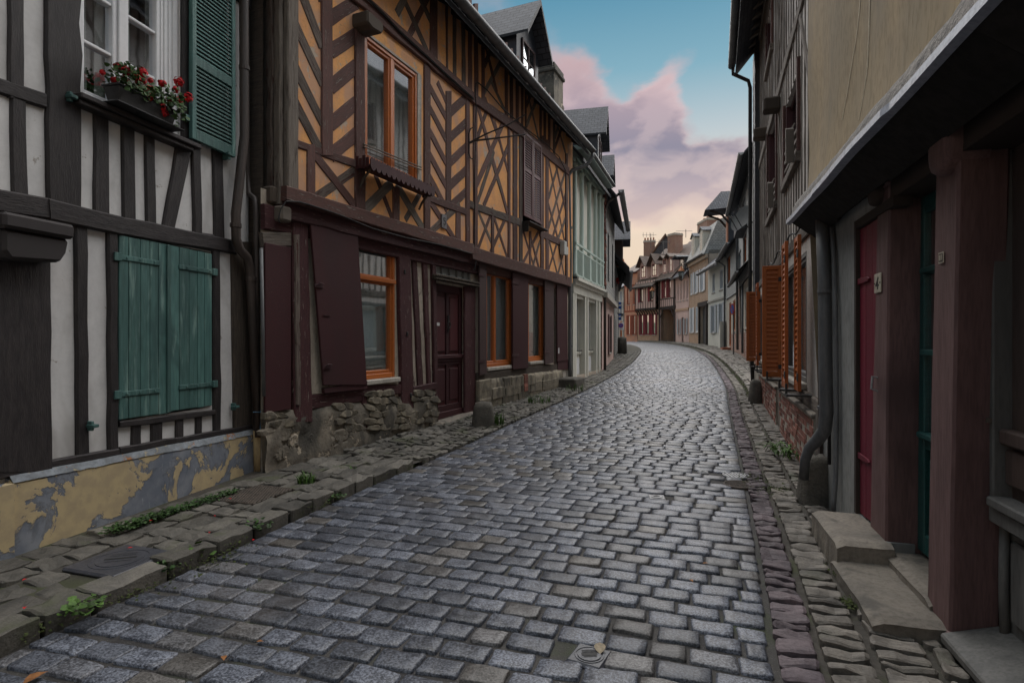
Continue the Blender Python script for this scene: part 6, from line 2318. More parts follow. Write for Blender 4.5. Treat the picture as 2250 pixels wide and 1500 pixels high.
curtain(g, gdr, L_ - 0.05, R_ + 0.05, 0.85, 1.8, FW - 0.06, 'curtain', waves=7)
# shop front right of the second pillar
sa, sb = gu(-0.6), gu(2.66)
m = Mesh()
g.box(m, sb - 0.05, sb - 0.015, 0.62, 2.32, FW - 0.02, FW + 0.06)
shop = obj('shop_front', m, 'paint_shopgrey', r1, bevel=0.006)
m = Mesh()
g.box(m, sa, sb - 0.052, 0.62, 2.32, FW - 0.05, FW - 0.012)
obj('shop_panel', m, 'paint_shopbrown', shop)
m = Mesh()
g.box(m, sa, sb - 0.06, 0.98, 1.05, FW - 0.012, FW + 0.045)
g.box(m, sa, sb - 0.06, 0.80, 0.96, FW - 0.012, FW + 0.022)
obj('shop_rail', m, 'paint_shopbrown', shop, bevel=0.01)
m = Mesh()
g.box(m, sa, sb - 0.055, 0.70, 0.745, FW - 0.01, FW + 0.09)
g.box(m, sa, sb - 0.02, 0.62, 0.695, FW - 0.01, FW + 0.065)
obj('shop_sill', m, 'paint_shopgrey', shop, bevel=0.008)
m = Mesh()
g.box(m, sa, sb - 0.02, 0.0, 0.62, FW - 0.06, FW - 0.01)
obj('stall_riser', m, 'paint_shopgrey', shop)
m = Mesh()
g.box(m, sa, sb - 0.09, 0.20, 0.56, FW - 0.01, FW + 0.016)
obj('riser_panel', m, 'paint_shopgrey', shop, bevel=0.01)
m = Mesh()
m.tube([g.P(sb - 0.04, 0.1, FW + 0.01), g.P(sb - 0.04, 0.35, FW + 0.015), g.P(sb - 0.04, 0.62, FW + 0.01)], 0.02, 10)
obj('riser_post', m, 'paint_shopgrey', shop, smooth=True)
m = Mesh()
for v in (2.02, 1.07):
    g.box(m, sb - 0.045, sb - 0.02, v, v + 0.022, FW + 0.06, FW + 0.075)
obj('bolt', m, 'cast_rust', shop)
# ledge, plinth and steps
m = Mesh()
c = [g.P(sb + 0.02, 0.02, 0.035), g.P(sa, 0.02, 0.035), g.P(sa, 0.02, FW - 0.02), g.P(sb + 0.02, 0.02, FW - 0.02),
     g.P(sb + 0.02, 0.065, 0.04), g.P(sa, 0.065, 0.04), g.P(sa, 0.14, FW - 0.02), g.P(sb + 0.02, 0.14, FW - 0.02)]
m.box8(c)
obj('ledge', m, 'paint_shopgrey', r1, bevel=0.008)
m = Mesh()
g.box(m, sa, gu(2.95), -0.3, 0.055, FW - 0.05, 0.012)
obj('plinth', m, 'stone_dark', r1)


def slab(m, u0, u1, w0, w1, v0, v1, nu=8, nw=5, r_=0.012, sd_=0.0):
    """worn stone step"""
    vs, fs = [], []
    for i in range(nu + 1):
        for j in range(nw + 1):
            a_, b_ = i / nu, j / nw
            e = min(a_, 1 - a_) * (u1 - u0)
            e2 = (1 - b_) * (w1 - w0)
            z_ = v1 + r_ * noise.noise(Vector((a_ * 4 + sd_, b_ * 3, 1))) - (0.018 if i in (0, nu) else 0) - (0.02 if j == nw else 0)
            vs.append(g.P(u0 + (u1 - u0) * a_ + (0.01 * noise.noise(Vector((b_ * 6, sd_, 2))) if i in (0, nu) else 0), z_, w0 + (w1 - w0) * b_ + (0.008 * noise.noise(Vector((a_ * 5, sd_, 5))) if j == nw else 0)))
    for i in range(nu):
        for j in range(nw):
            fs.append((i * (nw + 1) + j, i * (nw + 1) + j + 1, (i + 1) * (nw + 1) + j + 1, (i + 1) * (nw + 1) + j))
    ring = [j for j in range(nw + 1)] + [i * (nw + 1) + nw for i in range(1, nu + 1)] + [nu * (nw + 1) + j for j in range(nw - 1, -1, -1)]
    o_ = len(vs)
    for k in ring:
        p = vs[k].copy()
        mid_ = p.copy()
        mid_.z = v1 - (v1 - v0) * 0.35
        vs.append(mid_ + g.N * R(-0.003, 0.004))
    for k in ring:
        p = vs[k].copy()
        p.z = v0
        vs.append(p + g.N * R(-0.004, 0.004))
    n_ = len(ring)
    for k in range(n_ - 1):
        fs.append((ring[k], ring[k + 1], o_ + k + 1, o_ + k))
        fs.append((o_ + k, o_ + k + 1, o_ + n_ + k + 1, o_ + n_ + k))
    m.add(vs, fs)


for (Y0, Y1, w0, w1, v1, nm) in ((3.43, 4.13, -0.02, 0.29, 0.20, 'step'), (2.70, 3.50, -0.02, 0.31, 0.085, 'step'), (2.86, 3.56, -0.30, 0.012, 0.145, 'step')):
    m = Mesh()
    slab(m, gu(Y0), gu(Y1), w0, w1, -0.15, v1, 14, 7, 0.004, sd_=Y0 * 7)
    obj(nm, m, 'step_stone', r1, smooth=False, bevel=0.004)
m = Mesh()
g.box(m, gu(2.9), gu(4.1), -0.2, 0.06, -0.3, -0.022)
obj('plinth', m, 'stone_dark', r1)
# pipes at the far end of the house
m = Mesh()
wq = 0.09
PT = [g.P(UE + 0.06, 2.66, 0.16), g.P(UE + 0.05, 2.5, 0.10)]
PT = [fp(g, 1806, 470, wq), fp(g, 1812, 620, wq), fp(g, 1814, 800, wq), fp(g, 1816, 905, wq), fp(g, 1812, 945, wq), fp(g, 1795, 968, 0.13), fp(g, 1778, 984, 0.18), fp(g, 1769, 1010, 0.2), fp(g, 1766, 1050, 0.2)]
m.tube(PT, [0.052] * 5 + [0.05, 0.042, 0.04, 0.04], 14)
pz = obj('downpipe', m, 'zinc', r1, smooth=True)
m = Mesh()
for y in (640, 895):
    p = fp(g, 1813, y, wq)
    m.tube([p - Vector((0, 0, 0.012)), p + Vector((0, 0, 0.012))], 0.058, 14)
obj('pipe_collar', m, 'zinc', pz)
m = Mesh()
m.tube([fp(g, 1826, 480, 0.03), fp(g, 1832, 560, 0.03), fp(g, 1836, 700, 0.035), fp(g, 1838, 900, 0.035), fp(g, 1836, 1050, 0.04), fp(g, 1832, 1100, 0.06), fp(g, 1831, 1125, 0.06)], 0.019, 10)
obj('conduit', m, 'zinc', r1, smooth=True)
m = Mesh()
m.tube([fp(g, 1806, 475, 0.06), fp(g, 1812, 540, 0.05), fp(g, 1826, 590, 0.03), fp(g, 1830, 640, 0.03)], 0.007, 5)
m.tube([fp(g, 1822, 480, 0.02), fp(g, 1823, 700, 0.02), fp(g, 1822, 1020, 0.02)], 0.014, 6)
obj('cable', m, 'cable', r1)
m = Mesh()
g.box(m, UE - 0.09, UE - 0.01, -0.2, 2.45, 0.002, 0.03)
obj('corner_strip', m, 'timber_dark', r1)

# ---------------------------------------------------------------- timbered house with orange shutters
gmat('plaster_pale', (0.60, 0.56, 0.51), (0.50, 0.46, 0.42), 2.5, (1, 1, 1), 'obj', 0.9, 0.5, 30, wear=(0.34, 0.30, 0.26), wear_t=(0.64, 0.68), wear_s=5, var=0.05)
t2 = Fac(*lineR(1.015, 0.358, 5.26, 13.9), False)
t2.T = (0, 0, 1)
r2 = thing('grey_timbered_house', t2.P(1, 0.1, 0), 'tall narrow studded house with pale infill, brick base and orange louvred shutters', 'house')
U2 = t2.L
EV2 = 8.5


def pr(f, x0, x1, yt, yb, w=0.0):
    """picture rectangle on a front, as (u0, u1, v0, v1)"""
    ua, ub = f.u(x0, w), f.u(x1, w)
    um = (x0 + x1) / 2
    return (min(ua, ub), max(ua, ub), f.q(um, yb, w)[1], f.q(um, yt, w)[1])


w21, w22, w23 = pr(t2, 1725, 1755, 190, 368), pr(t2, 1688, 1707, 262, 462), pr(t2, 1685, 1697, 20, 130)
lo1, lo2 = pr(t2, 1668, 1688, 640, 800), pr(t2, 1722, 1770, 560, 850)
lo1 = (lo1[0], lo1[1], 1.0, 2.45)
lo2 = (lo2[0], lo2[1], 0.95, 2.45)
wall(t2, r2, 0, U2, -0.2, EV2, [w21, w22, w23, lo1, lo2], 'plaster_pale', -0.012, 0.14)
shell(t2, r2, 0, U2, EV2, 6.0, 3.6, 0.5, 'slate_roof', 'slate')
# close studding
k = 0.08
TG = 'timber_grey'
while k < U2 - 0.1:
    for (va, vb_) in ((2.72, 5.35), (5.5, EV2)):
        spans = [(va, vb_)]
        for h_ in (w21, w22, w23):
            if h_[0] - 0.05 < k < h_[1] + 0.05:
                ns = []
                for (c, d) in spans:
                    if h_[2] > c:
                        ns.append((c, min(d, h_[2])))
                    if h_[3] < d:
                        ns.append((max(c, h_[3]), d))
                spans = ns
        for (c, d) in spans:
            if d - c > 0.15:
                barm(t2, r2, k, c, k + R(-0.02, 0.02), d, R(0.055, 0.08), TG, R(0.0, 0.004), jit=0.008)
    k += R(0.22, 0.28)
for (a_, v_, b_, v2_) in ((0.2, 2.75, 1.1, 4.6), (1.7, 5.35, 0.5, 3.6), (3.2, 2.8, 4.2, 5.2), (6.4, 5.3, 5.6, 2.8), (0.3, 5.6, 1.6, 7.6), (2.5, 8.2, 4.4, 5.6)):
    barm(t2, r2, a_, v_, b_, v2_, 0.11, TG, 0.008, jit=0.01)
for v_, wd in ((2.66, 0.16), (5.42, 0.18), (EV2 - 0.1, 0.16)):
    barm(t2, r2, 0.02, v_, U2 - 0.02, v_ + 0.05, wd, TG, 0.02, jit=0.012)
for h_ in (w21, w22, w23):
    for u_ in (h_[0] - 0.05, h_[1] + 0.05):
        barm(t2, r2, u_, h_[2] - 0.05, u_, h_[3] + 0.05, 0.09, 'timber_brown', 0.03)
    barm(t2, r2, h_[0] - 0.1, h_[2] - 0.07, h_[1] + 0.1, h_[2] - 0.07, 0.12, TG, 0.05)
    wn = framed(t2, r2, *h_, -0.13, -0.06, 0.06, 'paint_maroon', 'window', bars_v=(0.5,), bt=0.08)
    pane(t2, wn, h_[0] + 0.04, h_[1] - 0.04, h_[2] + 0.04, h_[3] - 0.04, -0.09)
    interior(t2, wn, *h_, -0.142)
    m = Mesh()
    t2.box(m, h_[1] - 0.07, h_[1], h_[2], h_[3], -0.13, -0.01)
    obj('reveal_board', m, 'timber_maroon', wn)
# broken wooden rails under two windows
for h_ in (w21, w22):
    m = Mesh()
    c0 = h_[0] + 0.05
    for k_ in range(3):
        t2.prism(m, [(h_[0] + 0.06, h_[2] + 0.05 + 0.12 * k_), (h_[1] - 0.04, h_[2] + 0.12 + 0.13 * k_), (h_[1] - 0.04, h_[2] + 0.16 + 0.13 * k_), (h_[0] + 0.06, h_[2] + 0.09 + 0.12 * k_)], -0.02, 0.015)
    t2.prism(m, [(h_[0] - 0.02, h_[2] - 0.12), (h_[0] + 0.08, h_[2] - 0.1), (h_[0] + 0.1, h_[2] + 0.34), (h_[0] + 0.02, h_[2] + 0.30)], 0.05, 0.14)
    m.tube([t2.P(h_[0] + 0.1, h_[2] - 0.1, 0.02), t2.P(h_[0] + 0.08, h_[2] + 0.2, 0.14), t2.P(h_[0] + 0.2, h_[2] + 0.42, 0.02)], 0.014, 6)
    obj('broken_rail', m, 'timber_grey', r2)
# beam ends poking out
for (x, y) in ((1697, 232), (1672, 295)):
    u_, v_ = t2.q(x, y, 0.1)
    m = Mesh()
    t2.box(m, u_ - 0.12, u_ + 0.12, v_ - 0.11, v_ + 0.11, -0.02, 0.24)
    obj('beam_end', m, 'timber_old', r2, bevel=0.03)
# slate-clad far edge
m = Mesh()
t2.box(m, U2 - 0.75, U2 + 0.02, 2.5, EV2 - 0.02, 0.0, 0.075)
obj('slate_cladding', m, 'slate', r2)
for i in range(46):
    v_ = 2.5 + i * 0.125
    m = Mesh()
    t2.prism(m, [(U2 - 0.77, v_), (U2 + 0.04, v_), (U2 + 0.04, v_ + 0.13), (U2 - 0.77, v_ + 0.13)], 0.076, 0.10 - 0.004 * (i % 2))
    obj('slate', m, 'slate', r2)
# eave with rafters and gutter
m = Mesh()
m.add([t2.P(-0.1, EV2, 0.0), t2.P(U2 + 0.1, EV2, 0.0), t2.P(U2 + 0.1, EV2 - 0.22, 0.5), t2.P(-0.1, EV2 - 0.22, 0.5)], [(0, 1, 2, 3)])
obj('eave_boards', m, 'timber_old', r2)
k = 0.1
while k < U2:
    m = Mesh()
    m.box8([t2.P(k, EV2 - 0.12, 0.03), t2.P(k + 0.09, EV2 - 0.12, 0.03), t2.P(k + 0.09, EV2 - 0.34, 0.46), t2.P(k, EV2 - 0.34, 0.46), t2.P(k, EV2 - 0.02, 0.03), t2.P(k + 0.09, EV2 - 0.02, 0.03), t2.P(k + 0.09, EV2 - 0.22, 0.46), t2.P(k, EV2 - 0.22, 0.46)])
    obj('rafter_end', m, 'timber_grey', r2, bevel=0.012)
    k += 0.42
gutter(t2, r2, -0.1, U2 + 0.1, EV2 - 0.25, 0.58, 0.085)
m = Mesh()
e = t2.P(U2 + 0.02, EV2 - 0.34, 0.55)
m.tube([e, e - Vector((0, 0, 0.14)), t2.P(U2 - 0.02, EV2 - 0.72, 0.2), t2.P(U2 - 0.02, EV2 - 0.9, 0.16), t2.P(U2 - 0.02, 2.6, 0.16), t2.P(U2 - 0.02, 0.35, 0.10)], 0.045, 10)
obj('downpipe', m, 'iron', r2, smooth=True)
# windows of the ground floor and orange shutters
for h_ in (lo1, lo2):
    casement(t2, r2, h_, 'paint_shopgrey', (0.5,), None, sill=True)


def bifold(u_, v0, v1, out, par, depth=0.30, th=0.032):
    """louvred leaf standing square to the wall at u_, second leaf folded behind it"""
    for k_, du in ((0, 0.0), (1, 0.05)):
        fx = Fac(tuple(t2.P(u_ + du, 0, 0.05)[:2]), tuple(t2.P(u_ + du, 0, 0.05 + depth)[:2]), True)
        if fx.N.dot(t2.U) > 0:
            fx.N = -fx.N
        s_ = framed(fx, par, 0.0, depth, v0, v1, 0.0, th, 0.055, 'paint_orange_red', 'shutter', bevel=0.003, bottom=0.08)
        louvres(fx, s_, 0.055, depth - 0.055, v0 + 0.085, v1 - 0.06, 0.004, th - 0.004, 0.062, 'paint_orange_red', 0.5)
        m = Mesh()
        for v in (v0 + 0.15, v1 - 0.2):
            fx.box(m, -0.06, 0.05, v - 0.03, v + 0.03, th, th + 0.008)
        obj('hinge', m, 'iron', s_)


def flatleaf(u0, u1, v0, v1, par, w=0.12, th=0.035, w2=None):
    s_ = framed(t2, par, u0, u1, v0, v1, w, w + th, 0.055, 'paint_orange_red', 'shutter', bevel=0.003, bottom=0.08)
    louvres(t2, s_, u0 + 0.055, u1 - 0.055, v0 + 0.085, v1 - 0.06, w + 0.004, w + th - 0.004, 0.062, 'paint_orange_red', 0.5)
    m = Mesh()
    for v in (v0 + 0.15, v1 - 0.2):
        t2.box(m, u0 - 0.04, u0 + 0.05, v - 0.04, v + 0.04, w + th, w + th + 0.008)
    obj('hinge', m, 'iron', s_)


def uY(Y):
    return (Y - 5.26) / t2.U.y


bifold(uY(12.2), 0.98, 2.47, 0, r2, 0.28)
bifold(uY(8.25), 0.90, 2.52, 0, r2, 0.26)
for (Ya, Yb) in ((10.05, 10.42), (10.5, 10.85)):
    flatleaf(uY(Ya), uY(Yb), 0.96, 2.50, r2, 0.12 if Ya < 10.3 else 0.20)
for (Ya, Yb) in ((5.92, 6.22), (6.30, 6.62)):
    flatleaf(uY(Ya), uY(Yb), 0.90, 2.55, r2, 0.11 if Ya < 6.1 else 0.19)
m = Mesh()
for Y_ in (5.95, 6.6, 8.2, 10.2, 10.8, 12.1):
    t2.box(m, uY(Y_) - 0.1, uY(Y_) + 0.1, 0.85, 0.872, 0.02, 0.26)
    t2.box(m, uY(Y_) - 0.012, uY(Y_) + 0.012, 0.86, 0.98, 0.24, 0.262)
obj('shutter_stay', m, 'iron', r2)
# sill beam, posts and brick panels
barm(t2, r2, 0.05, 0.80, U2 - 0.05, 0.84, 0.14, TG, 0.03, jit=0.012)
for Y_ in (5.4, 8.55, 8.75, 12.3):
    barm(t2, r2, uY(Y_), 0.0, uY(Y_), 0.78, 0.15, TG, 0.05, jit=0.01)
bp = None
nb = 0
proto = None
for (Ya, Yb, top) in ((5.5, 8.42, 0.68), (8.95, 12.4, 0.66)):
    ua, ub = uY(Ya), uY(Yb)
    m = Mesh()
    t2.box(m, ua, ub, -0.2, top, -0.02, 0.0625)
    bp = obj('brick_panel', m, 'brick_mortar', r2)
    course = 0
    v = gz(Ya) - 0.02
    while v < top - 0.05:
        u_ = ua - (0.11 if course % 2 else 0.0)
        while u_ < ub:
            L_ = min(u_ + 0.205, ub) - max(u_, ua)
            if L_ > 0.05 and v + 0.055 > gz(Ya + (u_ - ua) * t2.U.y):
                c_ = max(u_, ua) + L_ / 2
                m = Mesh()
                t2.box(m, c_ - L_ / 2 + 0.002, c_ + L_ / 2 - 0.002, v + R(-0.003, 0.003), v + 0.053 + R(-0.003, 0.003), 0.03, 0.066 + R(-0.006, 0.006))
                if nb < 300:
                    obj('brick', m, 'brick', bp)
                nb += 1
            u_ += 0.218
        v += 0.066
        course += 1
    m = Mesh()
    t2.box(m, ua - 0.01, ub + 0.01, top, top + 0.045, -0.02, 0.085)
    obj('brick_coping', m, 'step_stone', bp, bevel=0.012)
m = Mesh()
t2.box(m, uY(12.4), U2, -0.2, 0.78, -0.02, 0.05)
obj('brick_panel', m, 'brick_mortar', r2)
m = Mesh()
pts = [t2.P(uY(5.6) + 0.3 * i, 2.74 + 0.05 * math.sin(i * 1.3), 0.06) for i in range(22)]
m.tube(pts, 0.012, 5)
obj('cable', m, 'cable', r2)
# ---------------------------------------------------------------- left row beyond the orange house
c3 = Fac((1.62, 15.5), (3.04, 19.5), True)
c3.T = (0, 0, 1)
h3 = thing('gallery_house', c3.P(1, 0.2, 0), 'narrow cream shop house with pale green columned gallery upstairs', 'house')
E3, FL = 6.62, 3.12
u0, u1 = 0.0, c3.L
# shop front: four cream piers and recessed panels
wall(c3, h3, u0, u1, -0.2, FL, [(0.35, 1.55, 0.30, 2.62), (2.05, 3.25, 0.30, 2.62)], 'paint_cream', 0.0, 0.22)
shell(c3, h3, u0, u1, E3, 6, 3.6, 0.35, 'slate_roof', 'plaster_grey')
for (a, b) in ((0.35, 1.55), (2.05, 3.25)):
    m = Mesh()
    c3.box(m, a, b, 0.30, 1.02, -0.20, -0.12)
    pn = obj('stall_panel', m, 'paint_cream', h3)
    m = Mesh()
    c3.box(m, a + 0.15, b - 0.15, 0.42, 0.90, -0.12, -0.10)
    obj('panel', m, 'paint_white', pn, bevel=0.01)
    m = Mesh()
    c3.box(m, a, b, 1.02, 1.07, -0.2, -0.06)
    obj('sill', m, 'paint_cream', pn)
    wn = framed(c3, h3, a, b, 1.07, 2.62, -0.2, -0.15, 0.05, 'paint_cream', 'shop_window')
    m = Mesh()
    c3.box(m, a + 0.04, b - 0.04, 1.1, 2.6, -0.19, -0.17)
    obj('pane', m, 'glass_frost', wn)
    m = Mesh()
    m.tube([c3.P(a + 0.05, 1.12, -0.1), c3.P(b - 0.2, 1.12, -0.02)], 0.02, 6)
    obj('rail', m, 'iron', pn)
for uu in (0.06, 0.30, 1.58, 1.92, 3.30, 3.75):
    m = Mesh()
    c3.box(m, uu - 0.05, uu + 0.12, 0.0, 2.75, 0.0, 0.05)
    obj('pilaster', m, 'paint_cream', h3, bevel=0.01)
for (va, vb_, ww) in ((2.72, 2.95, 0.06), (2.95, 3.05, 0.12), (3.05, 3.14, 0.20)):
    m = Mesh()
    c3.box(m, u0 + 0.01, u1 - 0.01, va, vb_ - 0.003, -0.02, ww)
    obj('cornice', m, 'paint_cream', h3)
m = Mesh()
c3.box(m, u0 + 0.02, u1 - 0.02, -0.2, 0.42, 0.0, 0.04)
obj('plinth', m, 'brick_far', h3)
# gallery: back wall, columns, balustrade
wall(c3, h3, u0, u1, FL, E3, [], 'paint_cream', -0.10, 0.0, 'gallery_wall')
m = Mesh()
c3.box(m, u0, u1, FL - 0.02, FL + 0.03, -0.56, 0.16)
obj('gallery_floor', m, 'slate', h3)
for i, uu in enumerate((0.08, 0.95, 2.0, 2.95, 3.65, 4.12)):
    m = Mesh()
    m.lathe(c3.P(uu, FL + 0.03, 0.07), [(0.09, 0), (0.09, 0.08), (0.065, 0.12), (0.06, 2.95), (0.085, 3.02), (0.09, 3.1)], 10)
    obj('column', m, 'paint_celadon', h3, smooth=True)
m = Mesh()
c3.box(m, u0, u1, FL + 0.06, FL + 0.11, 0.09, 0.13)
c3.box(m, u0, u1, FL + 0.92, FL + 0.98, 0.085, 0.135)
c3.box(m, u0, u1, FL + 0.78, FL + 0.81, 0.095, 0.125)
bal = obj('balustrade', m, 'paint_celadon', h3)
k = 0.08
while k < u1:
    m = Mesh()
    c3.box(m, k - 0.012, k + 0.012, FL + 0.11, FL + 0.78, 0.098, 0.122)
    obj('baluster', m, 'paint_celadon', bal)
    k += 0.12
for i in range(22):
    m = Mesh()
    c3.box(m, 0.1 + i * 0.18, 0.16 + i * 0.18, E3 - 0.38, E3 - 0.22, 0.09, 0.13)
    obj('fretwork', m, 'paint_celadon', h3)
m = Mesh()
c3.box(m, u0, u1, E3 - 0.22, E3 - 0.02, 0.0, 0.16)
c3.box(m, u0, u1 + 0.05, E3 - 0.02, E3 + 0.10, -0.05, 0.42)
obj('fascia', m, 'paint_celadon', h3)
gutter(c3, h3, u0 - 0.1, u1 + 0.1, E3 + 0.09, 0.42, 0.07)

# slate-hung house
c4 = Fac((3.1, 19.65), (4.75, 26.6), True)
c4.T = (0, 0, 1)
h4 = thing('slate_hung_house', c4.P(3, 0.3, 0), 'dark slate hung house with brick edge next to the pale green gallery', 'house')
E4 = 6.9
wall(c4, h4, 0, c4.L, -0.2, 3.0, [(1.2, 2.1, 0.3, 2.5), (3.4, 4.6, 0.9, 2.4)], 'plaster_pink', 0.0, 0.2)
wall(c4, h4, 0, c4.L, 3.0, E4, [(2.2, 3.2, 3.7, 5.6), (5.0, 5.9, 3.7, 5.6)], 'slate_hung', 0.05, 0.2)
for (a, b, c, d) in ((2.2, 3.2, 3.7, 5.6), (5.0, 5.9, 3.7, 5.6), (3.4, 4.6, 0.9, 2.4)):
    casement(c4, h4, (a, b, c, d), 'paint_shopgrey', (0.5,), None)
m = Mesh()
c4.box(m, 1.2, 2.1, 0.25, 2.5, -0.16, -0.1)
obj('door', m, 'paint_plum', h4)
m = Mesh()
c4.box(m, 3.0, 3.4, 0.85, 2.45, 0.02, 0.06)
c4.box(m, 4.6, 5.0, 0.85, 2.45, 0.02, 0.06)
obj('shutter', m, 'paint_mauve', h4)
m = Mesh()
c4.box(m, 0, c4.L, 2.9, 3.08, -0.02, 0.2)
obj('cornice', m, 'sill_stone', h4)
shell(c4, h4, 0, c4.L, E4, 6.5, 4.2, 0.5, 'slate_roof', 'brick_far')
gutter(c4, h4, -0.1, c4.L + 0.1, E4 - 0.35, 0.66, 0.1)
m = Mesh()
m.tube([c4.P(0.2, E4 - 0.4, 0.6), c4.P(0.15, E4 - 0.7, 0.2), c4.P(0.12, E4 - 1.0, 0.1), c4.P(0.12, 3.0, 0.1), c4.P(0.12, 0.2, 0.1)], 0.05, 8)
obj('downpipe', m, 'pipe_brown', h4, smooth=True)
m = Mesh()
for i in range(30):
    c4.box(m, -0.1, R(0.12, 0.26), 3.2 + i * 0.12, 3.3 + i * 0.12, 0.02, R(0.1, 0.16))
obj('brick_edge', m, 'brick', h4)
dormer(c4, h4, 1.1, 1.7, E4 + 0.35, 1.5, 1.1, -2.5, -0.15, 'slate_roof', 'slate', win=True, over=0.3)
dormer(c4, h4, 4.3, 1.4, E4 + 0.2, 1.1, 0.9, -2.3, -0.1, 'slate_roof', 'slate', win=True, over=0.3)

# low lean-to house further on
c5 = Fac((4.8, 26.7), (7.0, 37.5), True)
c5.T = (0, 0, 1)
h5 = thing('lean_to_house', c5.P(3, 0.4, 0), 'dark timber clad house with small gabled hood at the street bend', 'house')
E5 = 5.4
wall(c5, h5, 0, c5.L, 0, E5, [(1.0, 2.0, 0.5, 2.6), (3.5, 4.6, 1.2, 2.5), (2.0, 3.1, 3.4, 4.7), (6, 7, 3.4, 4.7)], 'slate_hung', 0.0, 0.2)
for r in ((3.5, 4.6, 1.2, 2.5), (2.0, 3.1, 3.4, 4.7), (6, 7, 3.4, 4.7)):
    casement(c5, h5, r, 'paint_shopgrey', (0.5,), None)
m = Mesh()
c5.box(m, 1.0, 2.0, 0.4, 2.6, -0.15, -0.1)
obj('door', m, 'timber_dark', h5)
shell(c5, h5, 0, c5.L, E5, 6, 3.2, 0.7, 'slate_roof', 'slate')
dormer(c5, h5, 1.5, 1.7, E5 - 0.1, 1.0, 0.9, -2.0, 0.35, 'slate_roof', 'timber_dark', win=True, over=0.4)
gutter(c5, h5, 0, c5.L, E5 - 0.75, 0.78, 0.08)
c6 = Fac((7.05, 37.6), (8.5, 46.5), True)
h6 = thing('bend_house', c6.P(3, 0.8, 0), 'grey rendered house last on the left before the street turns', 'house')
wall(c6, h6, 0, c6.L, 0, 5.6, [(2, 3, 1.5, 3), (5, 6, 1.5, 3)], 'plaster_grey', 0, 0.2)
for r in ((2, 3, 1.5, 3), (5, 6, 1.5, 3)):
    casement(c6, h6, r, 'paint_shopgrey', (0.5,), None)
shell(c6, h6, 0, c6.L, 5.6, 5, 3, 0.3, 'slate_roof', 'plaster_grey')

# ---------------------------------------------------------------- right row, seen beyond the bend
def win_row(f, root, rects, mat, mullions=(0.5,), deep=-0.10, sill=True, curtains=True):
    for r in rects:
        casement(f, root, r, mat, mullions, None, sill=sill, deep=deep, t=0.06, curtains=curtains)


def flat_shutters(f, root, r, mat, wd=None, sides=(-1, 1), w=0.02):
    wd = wd or (r[1] - r[0]) / 2
    for s in sides:
        a, b = (r[0] - wd, r[0]) if s < 0 else (r[1], r[1] + wd)
        m = Mesh()
        f.box(m, a + 0.01, b - 0.01, r[2], r[3], w, w + 0.04)
        o = obj('shutter', m, mat, root)
        m = Mesh()
        for k in range(9):
            v = r[2] + 0.08 + (r[3] - r[2] - 0.2) * k / 8
            f.box(m, a + 0.06, b - 0.06, v, v + 0.03, w + 0.04, w + 0.055)
        obj('slats', m, mat, o)


def rname(A, B, nm, label):
    f = Fac(A, B, False)
    f.T = (0, 0, 1)
    return f, thing(nm, f.P(f.L / 2, gz(A[1]), 0), label, 'house')


# slate house with brick shop base
d3, r3 = rname((8.7, 20.0), (12.0, 30.0), 'slate_brick_house', 'grey slate hung house with brick base, orange window and two satellite dishes')
LL = d3.L
w3 = [pr(d3, 1629, 1634, 660, 733), pr(d3, 1637, 1645, 655, 735)]
w3 = [(a, b, 1.95, 3.75) for a, b, _, _ in w3]
wo = pr(d3, 1636, 1643, 517, 577)
wb_ = pr(d3, 1625, 1631, 552, 588)
wt1, wt2 = pr(d3, 1624, 1629, 450, 480), pr(d3, 1634, 1641, 438, 472)
E3R = 8.5
wall(d3, r3, 0, LL, 0, 4.1, w3, 'plaster_cracked', 0.0, 0.2)
wall(d3, r3, 0, LL, 4.1, E3R, [wo, wb_, wt1, wt2], 'slate_hung', 0.06, 0.2)
win_row(d3, r3, w3, 'paint_cream')
win_row(d3, r3, [wo], 'paint_orange_red')
win_row(d3, r3, [wb_, wt1, wt2], 'paint_palegrey')
bb = wall(d3, r3, 0, LL, 0, 1.75, [], 'brick_far', 0.05, 0.0, 'brick_base')
wall(d3, r3, LL - 1.0, LL, 1.75, 4.1, [], 'brick_far', 0.05, 0.0, 'brick_pier')
shell(d3, r3, 0, LL, E3R, 6.5, 3.6, 0.5, 'slate_roof', 'slate')
gutter(d3, r3, 0, LL + 0.2, E3R - 0.42, 0.6, 0.10)
m = Mesh()                                            # pent roof over the ground floor
for (v_, w_, v2, w2) in ((4.75, 0.06, 4.3, 0.5),):
    m.add([d3.P(3.5, v_, w_), d3.P(LL, v_, w_), d3.P(LL, v2, w2), d3.P(3.5, v2, w2)], [(0, 1, 2, 3)], [(0, 0.8), (LL - 3.5, 0.8), (LL - 3.5, 0), (0, 0)])
    m.add([d3.P(3.5, v_ - 0.1, w_), d3.P(LL, v_ - 0.1, w_), d3.P(LL, v2 - 0.1, w2), d3.P(3.5, v2 - 0.1, w2)], [(0, 1, 2, 3)])
    m.add([d3.P(LL, v_, w_), d3.P(LL, v2, w2), d3.P(LL, v2 - 0.1, w2), d3.P(LL, v_ - 0.1, w_)], [(0, 1, 2, 3)])
    m.add([d3.P(3.5, v2, w2), d3.P(LL, v2, w2), d3.P(LL, v2 - 0.1, w2), d3.P(3.5, v2 - 0.1, w2)], [(0, 1, 2, 3)])
obj('pent_roof', m, 'slate_roof', r3)
gutter(d3, r3, 3.4, LL + 0.1, 4.26, 0.55, 0.08)
m = Mesh()
d3.prism(m, [(wo[0] - 0.5, wo[3] + 0.1), (wo[1] + 0.4, wo[3] + 0.1), (wo[1] + 0.1, wo[3] + 0.8), (wo[0] - 0.2, wo[3] + 0.8)], 0.06, 0.45)
obj('window_hood', m, 'slate_roof', r3)
